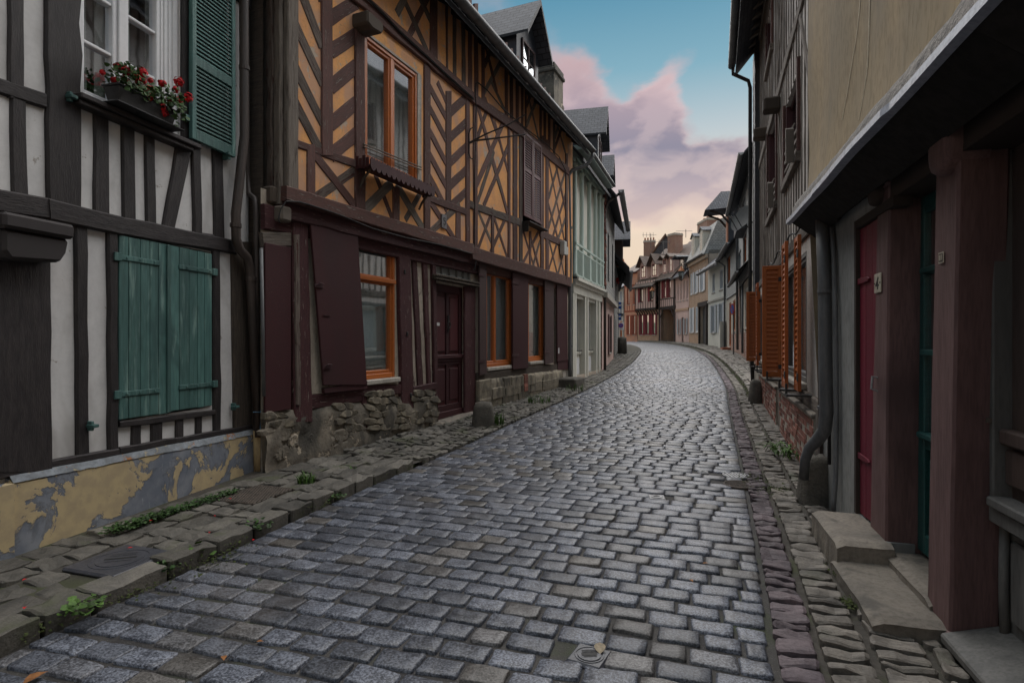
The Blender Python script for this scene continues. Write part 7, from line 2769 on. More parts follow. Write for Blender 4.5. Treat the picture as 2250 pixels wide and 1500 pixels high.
for (uu) in (LL - 0.25,):
    m = Mesh()
    m.tube([d3.P(uu, E3R - 0.5, 0.55), d3.P(uu, E3R - 0.9, 0.15), d3.P(uu, 0.9, 0.12)], 0.06, 8)
    obj('downpipe', m, 'zinc', r3, smooth=True)
m = Mesh()
m.tube([d3.P(6.6, 4.0, 0.12), d3.P(6.6, 0.8, 0.12)], 0.055, 8)
obj('downpipe', m, 'zinc', r3, smooth=True)


def dish(f, x, y, lab):
    u_, v_ = f.q(x, y, 0.5)
    o = thing('satellite_dish', f.P(u_, v_ - 0.3, 0.07), lab, 'satellite dish', 'satellite dishes on the slate wall')
    m = Mesh()
    vs, fs = [], []
    ax = (f.N + Vector((-0.3, -0.8, 0.35))).normalized()
    s_ = ax.cross(Vector((0, 0, 1))).normalized()
    t_ = s_.cross(ax)
    c = f.P(u_, v_, 0.45)
    for j in range(4):
        for k in range(14):
            an = 6.283 * k / 14
            rr = 0.42 * j / 3
            vs.append(c + (s_ * math.cos(an) + t_ * math.sin(an)) * rr + ax * (0.35 * rr * rr))
    for j in range(3):
        for k in range(14):
            k2 = (k + 1) % 14
            fs.append((j * 14 + k, j * 14 + k2, (j + 1) * 14 + k2, (j + 1) * 14 + k))
    m.add(vs, fs)
    obj('reflector', m, 'gate_grey', o, smooth=True)
    m = Mesh()
    m.tube([c - ax * 0.02, f.P(u_, v_ - 0.3, 0.05)], 0.03, 6)
    m.tube([c - t_ * 0.4, c + ax * 0.5], 0.015, 5)
    obj('arm', m, 'iron', o)


dish(d3, 1622, 487, 'lower of two satellite dishes on the slate wall')
dish(d3, 1632, 477, 'upper of two satellite dishes, nearest the pent hood')

# second slate house with the tall hoist dormer
d4, r4 = rname((12.05, 30.1), (13.95, 37.0), 'hoist_house', 'slate clad house with brown windows and tall hooded hoist dormer')
LL = d4.L
w4 = [pr(d4, 1591, 1598, 566, 626), pr(d4, 1600, 1607, 562, 622)]
l4 = [(0.4, 1.6, 1.9, 3.7), (2.0, 3.2, 1.9, 3.7), (4.3, 5.4, 1.0, 3.7)]
wall(d4, r4, 0, LL, 0, 4.0, l4, 'plaster_cracked', 0.0, 0.25)
wall(d4, r4, 0, LL, 4.0, 7.0, w4, 'slate_hung', 0.06, 0.2)
wall(d4, r4, 0, 3.9, 0, 1.75, [], 'brick_far', 0.05, 0.0, 'brick_base')
win_row(d4, r4, w4, 'paint_orange_red')
win_row(d4, r4, l4, 'paint_orange_red')
shell(d4, r4, 0, LL, 7.0, 6.5, 3.8, 0.5, 'slate_roof', 'slate')
gutter(d4, r4, 0, LL + 0.2, 6.6, 0.6, 0.1)
m = Mesh()
ux = d4.u(1603)
d4.box(m, ux - 0.7, ux + 0.7, 7.0, 9.4, -2.0, 0.12)
hd = obj('hoist_dormer', m, 'slate', r4)
m = Mesh()
d4.box(m, ux - 0.5, ux - 0.05, 7.3, 9.3, 0.12, 0.17)
d4.box(m, ux + 0.05, ux + 0.5, 7.3, 9.3, 0.12, 0.17)
obj('hatch', m, 'paint_orange_red', hd)
m = Mesh()
e = [d4.P(ux - 1.0, 9.3, 1.5), d4.P(ux + 1.0, 9.3, 1.5), d4.P(ux + 1.0, 9.5, -2.6), d4.P(ux - 1.0, 9.5, -2.6)]
rg = [d4.P(ux, 10.6, 0.5), d4.P(ux, 10.6, -2.6)]
m.add(e + rg, [(0, 1, 4), (1, 2, 5, 4), (2, 3, 5), (3, 0, 4, 5), (0, 3, 2, 1)], [(0, 0), (2, 0), (2, 4), (0, 4), (1, 1.3), (1, 4)])
obj('hood_roof', m, 'slate_roof', hd)
for s in (-0.75, 0.75):
    m = Mesh()
    m.tube([d4.P(ux + s, 8.5, 0.12), d4.P(ux + s, 9.0, 0.5), d4.P(ux + s, 9.3, 1.2)], 0.07, 6)
    obj('bracket', m, 'timber_dark', hd)
m = Mesh()
m.tube([d4.P(LL - 0.1, 6.5, 0.5), d4.P(LL - 0.1, 6.2, 0.12), d4.P(LL - 0.1, 0.9, 0.12)], 0.06, 8)
obj('downpipe', m, 'zinc', r4, smooth=True)
m = Mesh()
d4.box(m, 4.2, 5.5, 0.6, 0.95, 0, 0.5)
obj('step', m, 'terracotta', r4)

# white house
d5, r5 = rname((14.0, 37.15), (14.75, 42.8), 'white_shuttered_house', 'small white plastered house with pale grey shutters downstairs')
LL = d5.L
w5 = [(0.9, 1.9, 1.9, 3.9), (3.3, 4.3, 1.9, 3.9)]
w5u = [(1.0, 1.9, 4.8, 6.2), (3.4, 4.2, 4.8, 6.2)]
wall(d5, r5, 0, LL, 0, 6.9, w5 + w5u, 'paint_cream', 0.0, 0.2)
win_row(d5, r5, w5 + w5u, 'paint_palegrey')
for r in w5:
    flat_shutters(d5, r5, r, 'paint_palegrey')
m = Mesh()
d5.box(m, 0, LL, 4.15, 4.27, 0, 0.08)
obj('string_course', m, 'sill_stone', r5)
shell(d5, r5, 0, LL, 6.9, 6, 2.6, 0.6, 'slate_roof', 'plaster_grey')
gutter(d5, r5, -0.2, LL, 6.35, 0.75, 0.14, 'zinc')
m = Mesh()
d5.prism(m, [(0.0, 0.5), (0.7, 0.5), (0.4, 2.0), (0.0, 2.6)], 0.0, 0.4)
obj('buttress', m, 'paint_cream', r5)

# brick house with mansard and cart gate
d6, r6 = rname((14.8, 42.95), (15.28, 49.1), 'mansard_house', 'warm brick house with slate mansard, white shutters and dark cart gate')
LL = d6.L
gate = (0.3, 2.3, 0.5, 4.0)
w6 = [(3.1, 3.9, 2.0, 4.1), (4.6, 5.4, 2.0, 4.1)]
w6u = [(1.2, 2.1, 5.2, 7.0), (3.3, 4.2, 5.2, 7.0), (5.0, 5.7, 5.2, 7.0)]
wall(d6, r6, 0, LL, 0, 7.9, [gate] + w6 + w6u, 'brick_warm', 0.0, 0.3)
win_row(d6, r6, w6 + w6u, 'paint_white')
for r in w6u[:2]:
    flat_shutters(d6, r6, r, 'paint_white')
flat_shutters(d6, r6, w6[1], 'paint_white')
m = Mesh()
d6.box(m, gate[0], gate[1], 0.5, 4.0, -0.3, -0.24)
gt = obj('gate', m, 'gate_grey', r6)
for k in range(8):
    m = Mesh()
    d6.box(m, gate[0] + 0.25 * k + 0.01, gate[0] + 0.25 * (k + 1) - 0.01, 0.55, 3.9, -0.24, -0.21)
    obj('plank', m, 'gate_grey', gt)
m = Mesh()
d6.box(m, gate[0] - 0.25, gate[0], 0.4, 4.3, -0.02, 0.12)
d6.box(m, gate[1], gate[1] + 0.25, 0.4, 4.3, -0.02, 0.12)
d6.box(m, gate[0] - 0.4, gate[1] + 0.4, 4.0, 4.35, -0.02, 0.14)
obj('gate_frame', m, 'timber_dark', r6)
m = Mesh()
d6.box(m, 0, LL, 7.6, 7.9, 0, 0.2)
obj('cornice', m, 'brick_warm', r6)
m = Mesh()
pts = [(0.3, 7.9), (-0.7, 10.4), (-3, 11.6), (-6, 8)]
for (w_, v_), (w2, v2) in zip(pts, pts[1:]):
    L_ = math.hypot(w2 - w_, v2 - v_)
    m.add([d6.P(0, v_, w_), d6.P(LL, v_, w_), d6.P(LL, v2, w2), d6.P(0, v2, w2)], [(0, 1, 2, 3)], [(0, 0), (LL, 0), (LL, L_), (0, L_)])
for uu in (0, LL):
    m.add([d6.P(uu, 7.9, 0.3), d6.P(uu, 10.4, -0.7), d6.P(uu, 11.6, -3), d6.P(uu, 8, -6)], [(0, 1, 2, 3)], [(0.3, 7.9), (-0.7, 10.4), (-3, 11.6), (-6, 8)])
obj('mansard_roof', m, 'slate_hung', r6)
m = Mesh()
m.add([d6.P(0, 0, -0.05), d6.P(0, 0, -6), d6.P(0, 8.2, -6), d6.P(0, 8.2, -0.05)], [(0, 1, 2, 3)])
obj('side_wall', m, 'brick_far', r6)
gutter(d6, r6, 0, LL, 7.95, 0.38, 0.1)
for uu in (1.6, 4.3):
    dormer(d6, r6, uu, 1.1, 8.2, 1.7, 0.3, -2, 0.1, 'slate_roof', 'paint_cream', frame='paint_cream', over=0.1)
chimney(d6, r6, 0.6, -2.6, 10.5, 12.4, 0.8, 0.35, 'brick_warm')
chimney(d6, r6, 5.6, -2.2, 9.5, 11.0, 0.7, 0.35, 'brick_far', 0)

# pink house
d7, r7 = rname((15.29, 49.2), (15.16, 52.6), 'pink_house', 'plain pink plastered house with four slim upper windows')
LL = d7.L
w7u = [(0.25 + 0.8 * k, 0.65 + 0.8 * k, 4.9, 6.7) for k in range(4)]
w7 = [(0.5, 1.0, 1.9, 3.3), (2.2, 2.7, 1.9, 3.3)]
wall(d7, r7, 0, LL, 0, 7.3, w7 + w7u + [(1.35, 1.85, 0.9, 3.4)], 'plaster_pink', 0.0, 0.2)
win_row(d7, r7, w7u + w7, 'plaster_pink', (), curtains=False)
for r in w7:
    flat_shutters(d7, r7, r, 'paint_palegrey')
m = Mesh()
d7.box(m, 1.35, 1.85, 0.9, 3.4, -0.15, -0.1)
obj('door', m, 'paint_shopbrown', r7)
m = Mesh()
d7.box(m, 0, LL, 4.0, 4.2, 0, 0.06)
obj('string_course', m, 'plaster_peach', r7)
shell(d7, r7, 0, LL, 7.3, 6, 3.0, 0.4, 'slate_roof', 'plaster_pink')
gutter(d7, r7, 0, LL, 7.0, 0.48, 0.1)
dormer(d7, r7, 1.7, 1.5, 7.4, 1.3, 0.2, -2.2, 0.0, 'slate_roof', 'slate', over=0.7)
chimney(d7, r7, 2.2, -2.5, 9.0, 12.2, 1.2, 0.5, 'brick_far', 3)

# passage house
d8, r8 = rname((15.14, 52.7), (14.47, 55.9), 'passage_house', 'timbered house over a wide covered passage with red upper windows')
LL = d8.L
pas = (0.35, LL - 0.3, 0.3, 4.3)
w8u = [(0.9, 1.4, 5.4, 7.2), (1.9, 2.4, 5.4, 7.2)]
wall(d8, r8, 0, LL, 0, 7.5, [pas] + w8u, 'plaster_pink', 0.0, 0.3)
m = Mesh()
a, b = pas[0], pas[1]
for (p, q_) in (((a, 0.2), (a, 4.3)), ((b, 0.2), (b, 4.3)), ((a, 4.3), (b, 4.3))):
    m.add([d8.P(*p, -0.02), d8.P(*q_, -0.02), d8.P(*q_, -7), d8.P(*p, -7)], [(0, 1, 2, 3)])
m.add([d8.P(a, 0.2, -7), d8.P(b, 0.2, -7), d8.P(b, 4.3, -7), d8.P(a, 4.3, -7)], [(0, 1, 2, 3)])
obj('passage', m, 'plaster_peach', r8)
for uu in (0.18, LL - 0.12):
    barm(d8, r8, uu, 0.3, uu, 7.5, 0.22, 'timber_dark', 0.05)
barm(d8, r8, 0, 4.45, LL, 4.45, 0.28, 'timber_dark', 0.06)
barm(d8, r8, pas[0], 3.6, pas[0] + 0.5, 4.3, 0.16, 'timber_dark', 0.04)
barm(d8, r8, pas[1], 3.6, pas[1] - 0.5, 4.3, 0.16, 'timber_dark', 0.04)
for k in range(7):
    barm(d8, r8, 0.4 + 0.4 * k, 4.55, 0.4 + 0.4 * k, 5.3, 0.07, 'timber_dark', 0.02)
barm(d8, r8, 0, 5.32, LL, 5.32, 0.1, 'timber_dark', 0.04)
win_row(d8, r8, w8u, 'paint_red_far', ())
for r in w8u:
    flat_shutters(d8, r8, r, 'paint_red_far', 0.3, (1,))
shell(d8, r8, 0, LL, 7.5, 6.5, 3.5, 0.5, 'tile_far', 'plaster_pink')
gutter(d8, r8, 0, LL, 7.15, 0.6, 0.1)
for uu in (1.0, 2.3):
    dormer(d8, r8, uu, 0.95, 7.7, 1.5, 0.3, -2.2, -0.1, 'tile_far', 'plaster_pink', frame='paint_red_far', over=0.5)

# red shuttered timber house
d9, r9 = rname((14.42, 56.0), (13.08, 59.1), 'red_shuttered_house', 'pink timber framed house with crimson shutters and jettied upper floor')
LL = d9.L
w9 = [(0.45, 0.95, 1.9, 4.0), (1.5, 2.0, 1.9, 4.0), (2.45, 2.9, 1.9, 4.0)]
w9u = [(0.5, 1.0, 5.2, 6.7), (2.1, 2.6, 5.2, 6.7)]
wall(d9, r9, 0, LL, 0, 4.4, w9, 'plaster_peach', 0.0, 0.2)
wall(d9, r9, 0, LL, 4.4, 7.3, w9u, 'plaster_pink', 0.3, 0.2)
win_row(d9, r9, w9, 'paint_red_far', ())
f9 = Fac(tuple((d9.A + d9.N * 0.3)[:2]), tuple((d9.B + d9.N * 0.3)[:2]), False)
win_row(f9, r9, w9u, 'paint_red_far', ())
for r in w9:
    flat_shutters(d9, r9, r, 'paint_red_far', 0.25)
for r in w9u:
    flat_shutters(f9, r9, r, 'paint_red_far', 0.25, (1,))
for k in range(9):
    uu = 0.05 + k * (LL - 0.1) / 8
    barm(f9, r9, uu, 4.5, uu, 7.3, 0.07, 'timber_dark', 0.03)
    m = Mesh()
    m.tube([d9.P(uu, 3.9, 0.03), d9.P(uu, 4.2, 0.15), d9.P(uu, 4.4, 0.4)], 0.06, 5)
    obj('bracket', m, 'timber_dark', r9)
barm(f9, r9, 0, 4.48, LL, 4.48, 0.2, 'timber_dark', 0.06)
shell(d9, r9, 0, LL, 7.3, 7, 3.6, 0.75, 'tile_far', 'plaster_pink')
gutter(d9, r9, 0, LL, 6.75, 0.85, 0.1)
for uu in (0.6, 2.4):
    dormer(d9, r9, uu, 1.2, 7.6, 1.4, 0.9, -2.3, 0.0, 'tile_far', 'plaster_pink', frame='paint_red_far', over=0.5)
chimney(d9, r9, 0.2, -2.2, 9.5, 12.0, 0.55, 0.5, 'brick_far', 0)

# salmon house under the big slate gable
d10, r10 = rname((13.05, 59.2), (12.0, 60.7), 'salmon_house', 'salmon timbered house beside a big slate gable with chimney stack')
LL = d10.L
w10 = [(0.25, 0.6, 1.9, 4.0), (1.0, 1.35, 1.9, 4.0)]
w10u = [(0.2, 0.6, 5.1, 6.8), (1.0, 1.4, 5.1, 6.8), (0.9, 1.3, 7.4, 8.2)]
wall(d10, r10, 0, LL, 0, 8.5, w10 + w10u, 'plaster_salmon', 0.0, 0.2)
win_row(d10, r10, w10 + w10u, 'timber_salmon', ())
for r in w10:
    flat_shutters(d10, r10, r, 'timber_salmon', 0.18)
for k in range(6):
    uu = 0.05 + k * (LL - 0.1) / 5
    barm(d10, r10, uu, 4.5, uu, 7.0, 0.07, 'timber_salmon', 0.03)
for v in (4.4, 7.1, 8.4):
    barm(d10, r10, 0, v, LL, v, 0.16, 'timber_salmon', 0.06)
shell(d10, r10, 0, LL, 8.5, 4, 1.0, 0.4, 'tile_far', 'brick_far')
gab = Fac((18.6, 62.5), (12.4, 64.2), False)
gab.T = (0, 0, 1)
m = Mesh()
pk, le, ri = gab.q(1463, 516), gab.q(1384, 622), gab.q(1492, 552)
m.add([gab.P(ri[0], 0, 0), gab.P(le[0], 0, 0), gab.P(*le, 0), gab.P(*pk, 0), gab.P(*ri, 0)], [(0, 1, 2, 3, 4)], [(ri[0], 0), (le[0], 0), le, pk, ri])
for e in (le, ri):
    m.add([gab.P(*e, 0), gab.P(*pk, 0), gab.P(*pk, -9), gab.P(*e, -9)], [(0, 1, 2, 3)], [(0, 0), (8, 0), (8, 9), (0, 9)])
gb_ = thing('gabled_house', gab.P(3, 1.2, 0), 'tall house end with dark slate gable rising over the red shuttered row', 'house')
obj('gable', m, 'slate_roof', gb_)
m = Mesh()
m.tube([gab.P(le[0], le[1] + 0.05, 0.1), gab.P(pk[0], pk[1] + 0.05, 0.1), gab.P(ri[0], ri[1] + 0.05, 0.1)], 0.13, 5)
obj('verge', m, 'roof_tile', gb_)
chimney(gab, gb_, gab.u(1426), -1.2, 8.5, 12.6, 0.62, 0.4, 'brick_far', 4)

# pale house closing the view
d11, r11 = rname((11.95, 61.0), (11.2, 66.0), 'pale_corner_house', 'pale grey corner house closing the view at the street end')
LL = d11.L
w11 = [(0.5 + 1.2 * k, 1.2 + 1.2 * k, v, v + 1.2) for k in range(4) for v in (4.0, 5.5)]
l11 = [(0.4, 1.2, 1.0, 3.4), (2.0, 3.0, 1.2, 3.4)]
wall(d11, r11, 0, LL, 0, 7.0, w11 + l11, 'plaster_far', 0.0, 0.2)
win_row(d11, r11, w11, 'paint_palegrey', (0.5,), curtains=False)
win_row(d11, r11, l11, 'paint_orange', (0.5,))
shell(d11, r11, 0, LL, 7.0, 5, 1.3, 0.3, 'slate_roof', 'plaster_far')
for v in (4.7, 3.5):
    s_ = thing('hanging_sign', d11.P(0.3, v + 0.3, 0.1), 'upper blue projecting sign on the pale corner house' if v > 4 else 'lower blue projecting sign on the pale corner house', 'sign', 'blue signs at the street end')
    m = Mesh()
    d11.box(m, 0.25, 0.33, v, v + 0.75, 0.15, 0.75)
    obj('panel', m, 'sign_blue', s_, bevel=0.02)
    m = Mesh()
    d11.box(m, 0.245, 0.335, v + 0.32, v + 0.46, 0.2, 0.70)
    obj('band', m, 'sign_white', s_)
    m = Mesh()
    d11.box(m, 0.27, 0.31, v + 0.6, v + 0.64, -0.02, 0.16)
    obj('arm', m, 'iron', s_)
# ---------------------------------------------------------------- street furniture
# covers in the street
def cover_square(c, half, ang, nm, label, mat, disc=True, slots=True, z=None):
    z = road_z(c) + 0.007 if z is None else z
    d = Vector((math.sin(ang), math.cos(ang), 0))
    s = Vector((math.cos(ang), -math.sin(ang), 0))
    o = thing(nm, (c.x, c.y, z - 0.02), label, 'access cover', None)
    m = Mesh()
    P_ = lambda a, b, h: Vector((c.x, c.y, z + h)) + s * a + d * b
    q = half
    m.box8([P_(-q, -q, -0.03), P_(q, -q, -0.03), P_(q, q, -0.03), P_(-q, q, -0.03), P_(-q, -q, 0), P_(q, -q, 0), P_(q, q, 0), P_(-q, q, 0)])
    obj('frame', m, mat, o, bevel=0.012)
    if disc:
        m = Mesh()
        seg = 28
        for (r0, r1, h0, h1) in ((q * 0.72, q * 0.78, 0.0, 0.003), (0.0, q * 0.62, 0.0, 0.004)):
            vs, fs = [], []
            for k in range(seg):
                an = 6.283 * k / seg
                u_, v_ = math.cos(an), math.sin(an)
                vs += [P_(u_ * r0, v_ * r0, h1), P_(u_ * r1, v_ * r1, h1), P_(u_ * r1 * 1.02, v_ * r1 * 1.02, h0 - 0.004), P_(u_ * r0 * 0.98, v_ * r0 * 0.98, h0 - 0.004)]
            for k in range(seg):
                k2 = (k + 1) % seg
                for e in range(3 if r0 == 0 else 4):
                    fs.append((k * 4 + e, k * 4 + (e + 1) % 4, k2 * 4 + (e + 1) % 4, k2 * 4 + e))
            m.add(vs, fs)
        obj('lid', m, mat, o)
        m = Mesh()
        a = q * 0.42
        for t_, w_ in ((0, 0.012), (q * 0.22, 0.004), (-q * 0.22, 0.004), (q * 0.36, 0.003)):
            aa = a * (1 if t_ == 0 else 0.8)
            e = Vector((math.cos(0.6), math.sin(0.6)))
            n_ = Vector((-e.y, e.x))
            cs = [e * aa + n_ * (t_ + w_), -e * aa + n_ * (t_ + w_), -e * aa + n_ * (t_ - w_), e * aa + n_ * (t_ - w_)]
            m.add([P_(p.x, p.y, 0.0052) for p in cs], [(0, 1, 2, 3)])
        obj('slot', m, 'ink', o)
    return o


ang = math.atan2(0.35, 0.94)
cover_square(COVERS[0], 0.085, ang + 0.15, 'stop_valve_cover', 'dark blue iron stop valve cover in the foreground setts', 'cast_iron')
cover_square(COVERS[1], 0.075, ang - 0.2, 'stop_valve_cover', 'small pale square valve cover in the middle of the street', 'cast_steel')
cover_square(COVERS[4], 0.055, ang - 0.2, 'stop_valve_cover', 'tiny pale valve cover just left of the round drain lids', 'cast_steel')


def round_cover(c, r, nm, label, mat, bars=True, tilt=0.0):
    z = road_z(c) + 0.005
    o = thing(nm, (c.x, c.y, z - 0.02), label, 'drain cover', None)
    m = Mesh()
    m.lathe((c.x, c.y, z - 0.03), [(r, 0.0), (r, 0.032), (r * 0.96, 0.036), (r * 0.88, 0.036), (r * 0.86, 0.028), (0.001, 0.028)], 32)
    obj('rim', m, mat, o, smooth=False)
    if bars:
        for k in range(-3, 4):
            y_ = k * r * 0.24
            hw = math.sqrt(max(0, (r * 0.84) ** 2 - y_ * y_))
            m = Mesh()
            a = [Vector((c.x + y_ + s * r * 0.085, c.y + t * hw * 0.96, z)) for s, t in ((-1, -1), (1, -1), (1, 1), (-1, 1))]
            m.box8([p + Vector((0, 0, -0.006)) for p in a] + [p + Vector((0, 0, 0.004)) for p in a])
            obj('bar', m, mat, o)
    else:
        m = Mesh()
        for i in range(-8, 9):
            for j in range(-8, 9):
                p = Vector((i * r * 0.11, j * r * 0.11))
                if p.length < r * 0.84:
                    x_, y_ = c.x + p.x, c.y + p.y
                    e = r * 0.035
                    m.box8([Vector((x_ - e, y_ - e, z - 0.003)), Vector((x_ + e, y_ - e, z - 0.003)), Vector((x_ + e, y_ + e, z - 0.003)), Vector((x_ - e, y_ + e, z - 0.003)),
                            Vector((x_ - e, y_ - e, z + 0.003)), Vector((x_ + e, y_ - e, z + 0.003)), Vector((x_ + e, y_ + e, z + 0.003)), Vector((x_ - e, y_ + e, z + 0.003))])
        obj('studs', m, mat, o, kind='stuff')
    return o


round_cover(COVERS[2], 0.135, 'drain_lid', 'clean grey ribbed round drain lid beside the gutter', 'cast_steel')
COVERS3 = COVERS[3] + Vector((0.0, -0.02, 0))
round_cover(COVERS3, 0.15, 'drain_lid', 'rusty studded round lid in front of the grey drain lid', 'cast_rust', bars=False)

# covers in the left pavement
c = LCOV[0][0]
z = gz(c.y) + KERB_H + 0.004
ga_ = math.atan2(0.30, 0.95)
o = cover_square(c, 0.21, ga_, 'chamber_cover', 'black square chamber cover in the left pavement below the plinth', 'cast_iron', z=z)
c2 = LCOV[1][0]
z = gz(c2.y) + KERB_H + 0.003
o = thing('metal_grate', (c2.x, c2.y, z), 'rusty chequer plate grate in the pavement by the downpipe foot', 'grate')
m = Mesh()
d_, s_ = Vector((math.sin(ga_), math.cos(ga_), 0)), Vector((math.cos(ga_), -math.sin(ga_), 0))
P_ = lambda a, b, h: Vector((c2.x, c2.y, z + h)) + s_ * a + d_ * b
m.box8([P_(-0.2, -0.25, -0.03), P_(0.2, -0.25, -0.03), P_(0.2, 0.25, -0.03), P_(-0.2, 0.25, -0.03), P_(-0.2, -0.25, 0), P_(0.2, -0.25, 0), P_(0.2, 0.25, 0), P_(-0.2, 0.25, 0)])
obj('plate', m, 'cast_rust', o, bevel=0.005)
m = Mesh()
for i in range(14):
    for j in range(18):
        a, b = -0.185 + i * 0.0285 + (0.014 if j % 2 else 0), -0.235 + j * 0.0275
        e = 0.009
        m.box8([P_(a - e, b - e, -0.002), P_(a + e, b - e, -0.002), P_(a + e, b + e, -0.002), P_(a - e, b + e, -0.002), P_(a - e * .7, b - e * .7, 0.005), P_(a + e * .7, b - e * .7, 0.005), P_(a + e * .7, b + e * .7, 0.005), P_(a - e * .7, b + e * .7, 0.005)])
obj('studs', m, 'cast_rust', o, kind='stuff')


# guard stones
def guard(nm, label, base, pts, mat='stone_dark', seed=1.0):
    """rounded block: pts = list of (half length, half depth, height) rings"""
    m = Mesh()
    seg = 14
    vs, fs = [], []
    for j, (a, b, h) in enumerate(pts):
        for k in range(seg):
            an = 6.283 * k / seg
            ca, sa = math.cos(an), math.sin(an)
            e = 0.6
            x_, y_ = math.copysign(abs(ca) ** e, ca) * a, math.copysign(abs(sa) ** e, sa) * b
            nz = noise.noise(Vector((ca * 1.5 + seed, sa * 1.5, h * 5))) * 0.018
            vs.append(Vector(base) + Vector((x_ * (1 + nz * 3), y_ * (1 + nz * 3), h + nz)))
    for j in range(len(pts) - 1):
        for k in range(seg):
            k2 = (k + 1) % seg
            fs.append((j * seg + k, j * seg + k2, (j + 1) * seg + k2, (j + 1) * seg + k))
    fs.append(tuple((len(pts) - 1) * seg + k for k in range(seg)))
    m.add(vs, fs)
    o = obj(nm, m, mat, None, smooth=True)
    return tag(o, label, 'guard stone')


p = gnd(1796, 1105)
guard('guard_stone', 'dark worn guard stone below the big zinc downpipe', (p.x + 0.02, p.y + 0.05, p.z), [(0.165, 0.14, -0.1), (0.15, 0.13, 0.05), (0.125, 0.11, 0.28), (0.115, 0.10, 0.36), (0.09, 0.08, 0.40), (0.03, 0.03, 0.41)], 'stone_dark', 3)
p = gnd(1062, 938)
guard('guard_stone', 'dark leaning guard stone beside the maroon door', (p.x, p.y + 0.05, p.z), [(0.19, 0.16, -0.1), (0.18, 0.15, 0.05), (0.15, 0.13, 0.30), (0.12, 0.11, 0.37), (0.04, 0.04, 0.385)], 'stone_dark', 7)
p = gnd(1660, 882, 0.02)
guard('guard_stone', 'small mossy guard stone at the far end of the brick base', (p.x, p.y, p.z), [(0.14, 0.13, -0.1), (0.13, 0.12, 0.1), (0.10, 0.10, 0.38), (0.06, 0.06, 0.44), (0.02, 0.02, 0.45)], 'stone_dark', 11)
# doorstep block between the orange house and the cream shop
f2.T = (0, 0, 1)
uu0, uu1 = f2.u(1231, 0.1), f2.u(1262, 0.1)
m = Mesh()
zz = gz(14.6)
f2.box(m, uu0 - 0.1, uu0 + 0.75, zz - 0.2, zz + 0.24, 0.02, 0.52)
o = tag(obj('step_block', m, 'stone_dark', None, bevel=0.03), 'grey stone step block at the foot of the far downpipe', 'step')

# bollard
p = gnd(1367, 778)
m = Mesh()
m.lathe((p.x, p.y, p.z - 0.1), [(0.26, 0), (0.25, 0.9), (0.24, 1.0), (0.12, 1.06), (0.01, 1.07)], 14)
tag(obj('bollard', m, 'stone_dark', None, smooth=True), 'short grey bollard on the left pavement at the bend', 'bollard')


# lanterns on wall brackets
def lantern(base, out, size, label, drop=0.0, copper=True):
    """base: point on the wall; out: direction of the bracket (length = reach)"""
    o = thing('wall_lantern', base, label, 'street lamp', 'copper topped street lanterns')
    out = Vector(out)
    tip = Vector(base) + out
    m = Mesh()
    up = Vector((0, 0, 1))
    m.tube([Vector(base), Vector(base) + up * size * 1.1 + out * 0.25, Vector(base) + up * size * 1.45 + out * 0.65, tip + up * size * 1.25, tip + up * size * 0.95], size * 0.035, 6)
    m.tube([Vector(base), Vector(base) + out * 0.5 + up * size * 0.7, tip + up * size * 1.2], size * 0.022, 6)
    obj('bracket', m, 'iron', o)
    s = size
    c = tip + up * (s * 0.15)
    m = Mesh()
    m.lathe(c, [(0.30 * s, 0.40 * s), (0.32 * s, 0.42 * s), (0.16 * s, 0.66 * s), (0.12 * s, 0.70 * s), (0.10 * s, 0.80 * s), (0.02 * s, 0.86 * s)], 6)
    obj('hood', m, 'lamp_copper', o)
    m = Mesh()
    for k in range(6):
        an = 6.283 * (k + 0.0) / 6
        e = Vector((math.cos(an), math.sin(an), 0))
        m.tube([c + e * 0.15 * s + up * -0.35 * s, c + e * 0.29 * s + up * 0.40 * s], 0.014 * s, 4)
    m.lathe(c, [(0.17 * s, -0.40 * s), (0.17 * s, -0.35 * s), (0.02 * s, -0.34 * s)], 6)
    m.lathe(c, [(0.01 * s, -0.50 * s), (0.05 * s, -0.44 * s), (0.04 * s, -0.40 * s)], 6)
    obj('cage', m, 'iron', o)
    m = Mesh()
    m.lathe(c, [(0.145 * s, -0.34 * s), (0.28 * s, 0.39 * s)], 6)
    obj('glass_body', m, 'glass_milk', o)


def wl(f, x, y, w):
    u_, v_ = f.q(x, y, w)
    return f.P(u_, v_, w)


c5.T = (0, 0, 1)
b_ = c5.P(c5.u(1352), 4.1, 0.0)
pt = c5.P(0, 0, 0)
Yl = 30.0
tipx = Vector(((1367 - CX) / FPX * Yl, Yl, CAMH - (607 - HY) / FPX * Yl))
lantern(tipx + Vector((-0.75, 0.1, -0.05)), (0.75, -0.1, 0.0), 1.0, 'nearest copper topped lantern, bracketed from the left wall at the bend')
Yl = 48.5
tipx = Vector(((1497 - CX) / FPX * Yl, Yl, CAMH - (612 - HY) / FPX * Yl))
lantern(tipx + Vector((0.75, 0.3, 0.1)), (-0.75, -0.3, 0.0), 0.95, 'copper topped lantern hanging in front of the pink house')
Yl = 55.5
tipx = Vector(((1433 - CX) / FPX * Yl, Yl, CAMH - (652 - HY) / FPX * Yl))
lantern(tipx + Vector((0.7, 0.5, 0.1)), (-0.7, -0.5, 0.0), 0.85, 'farthest copper topped lantern, on the red shuttered house')


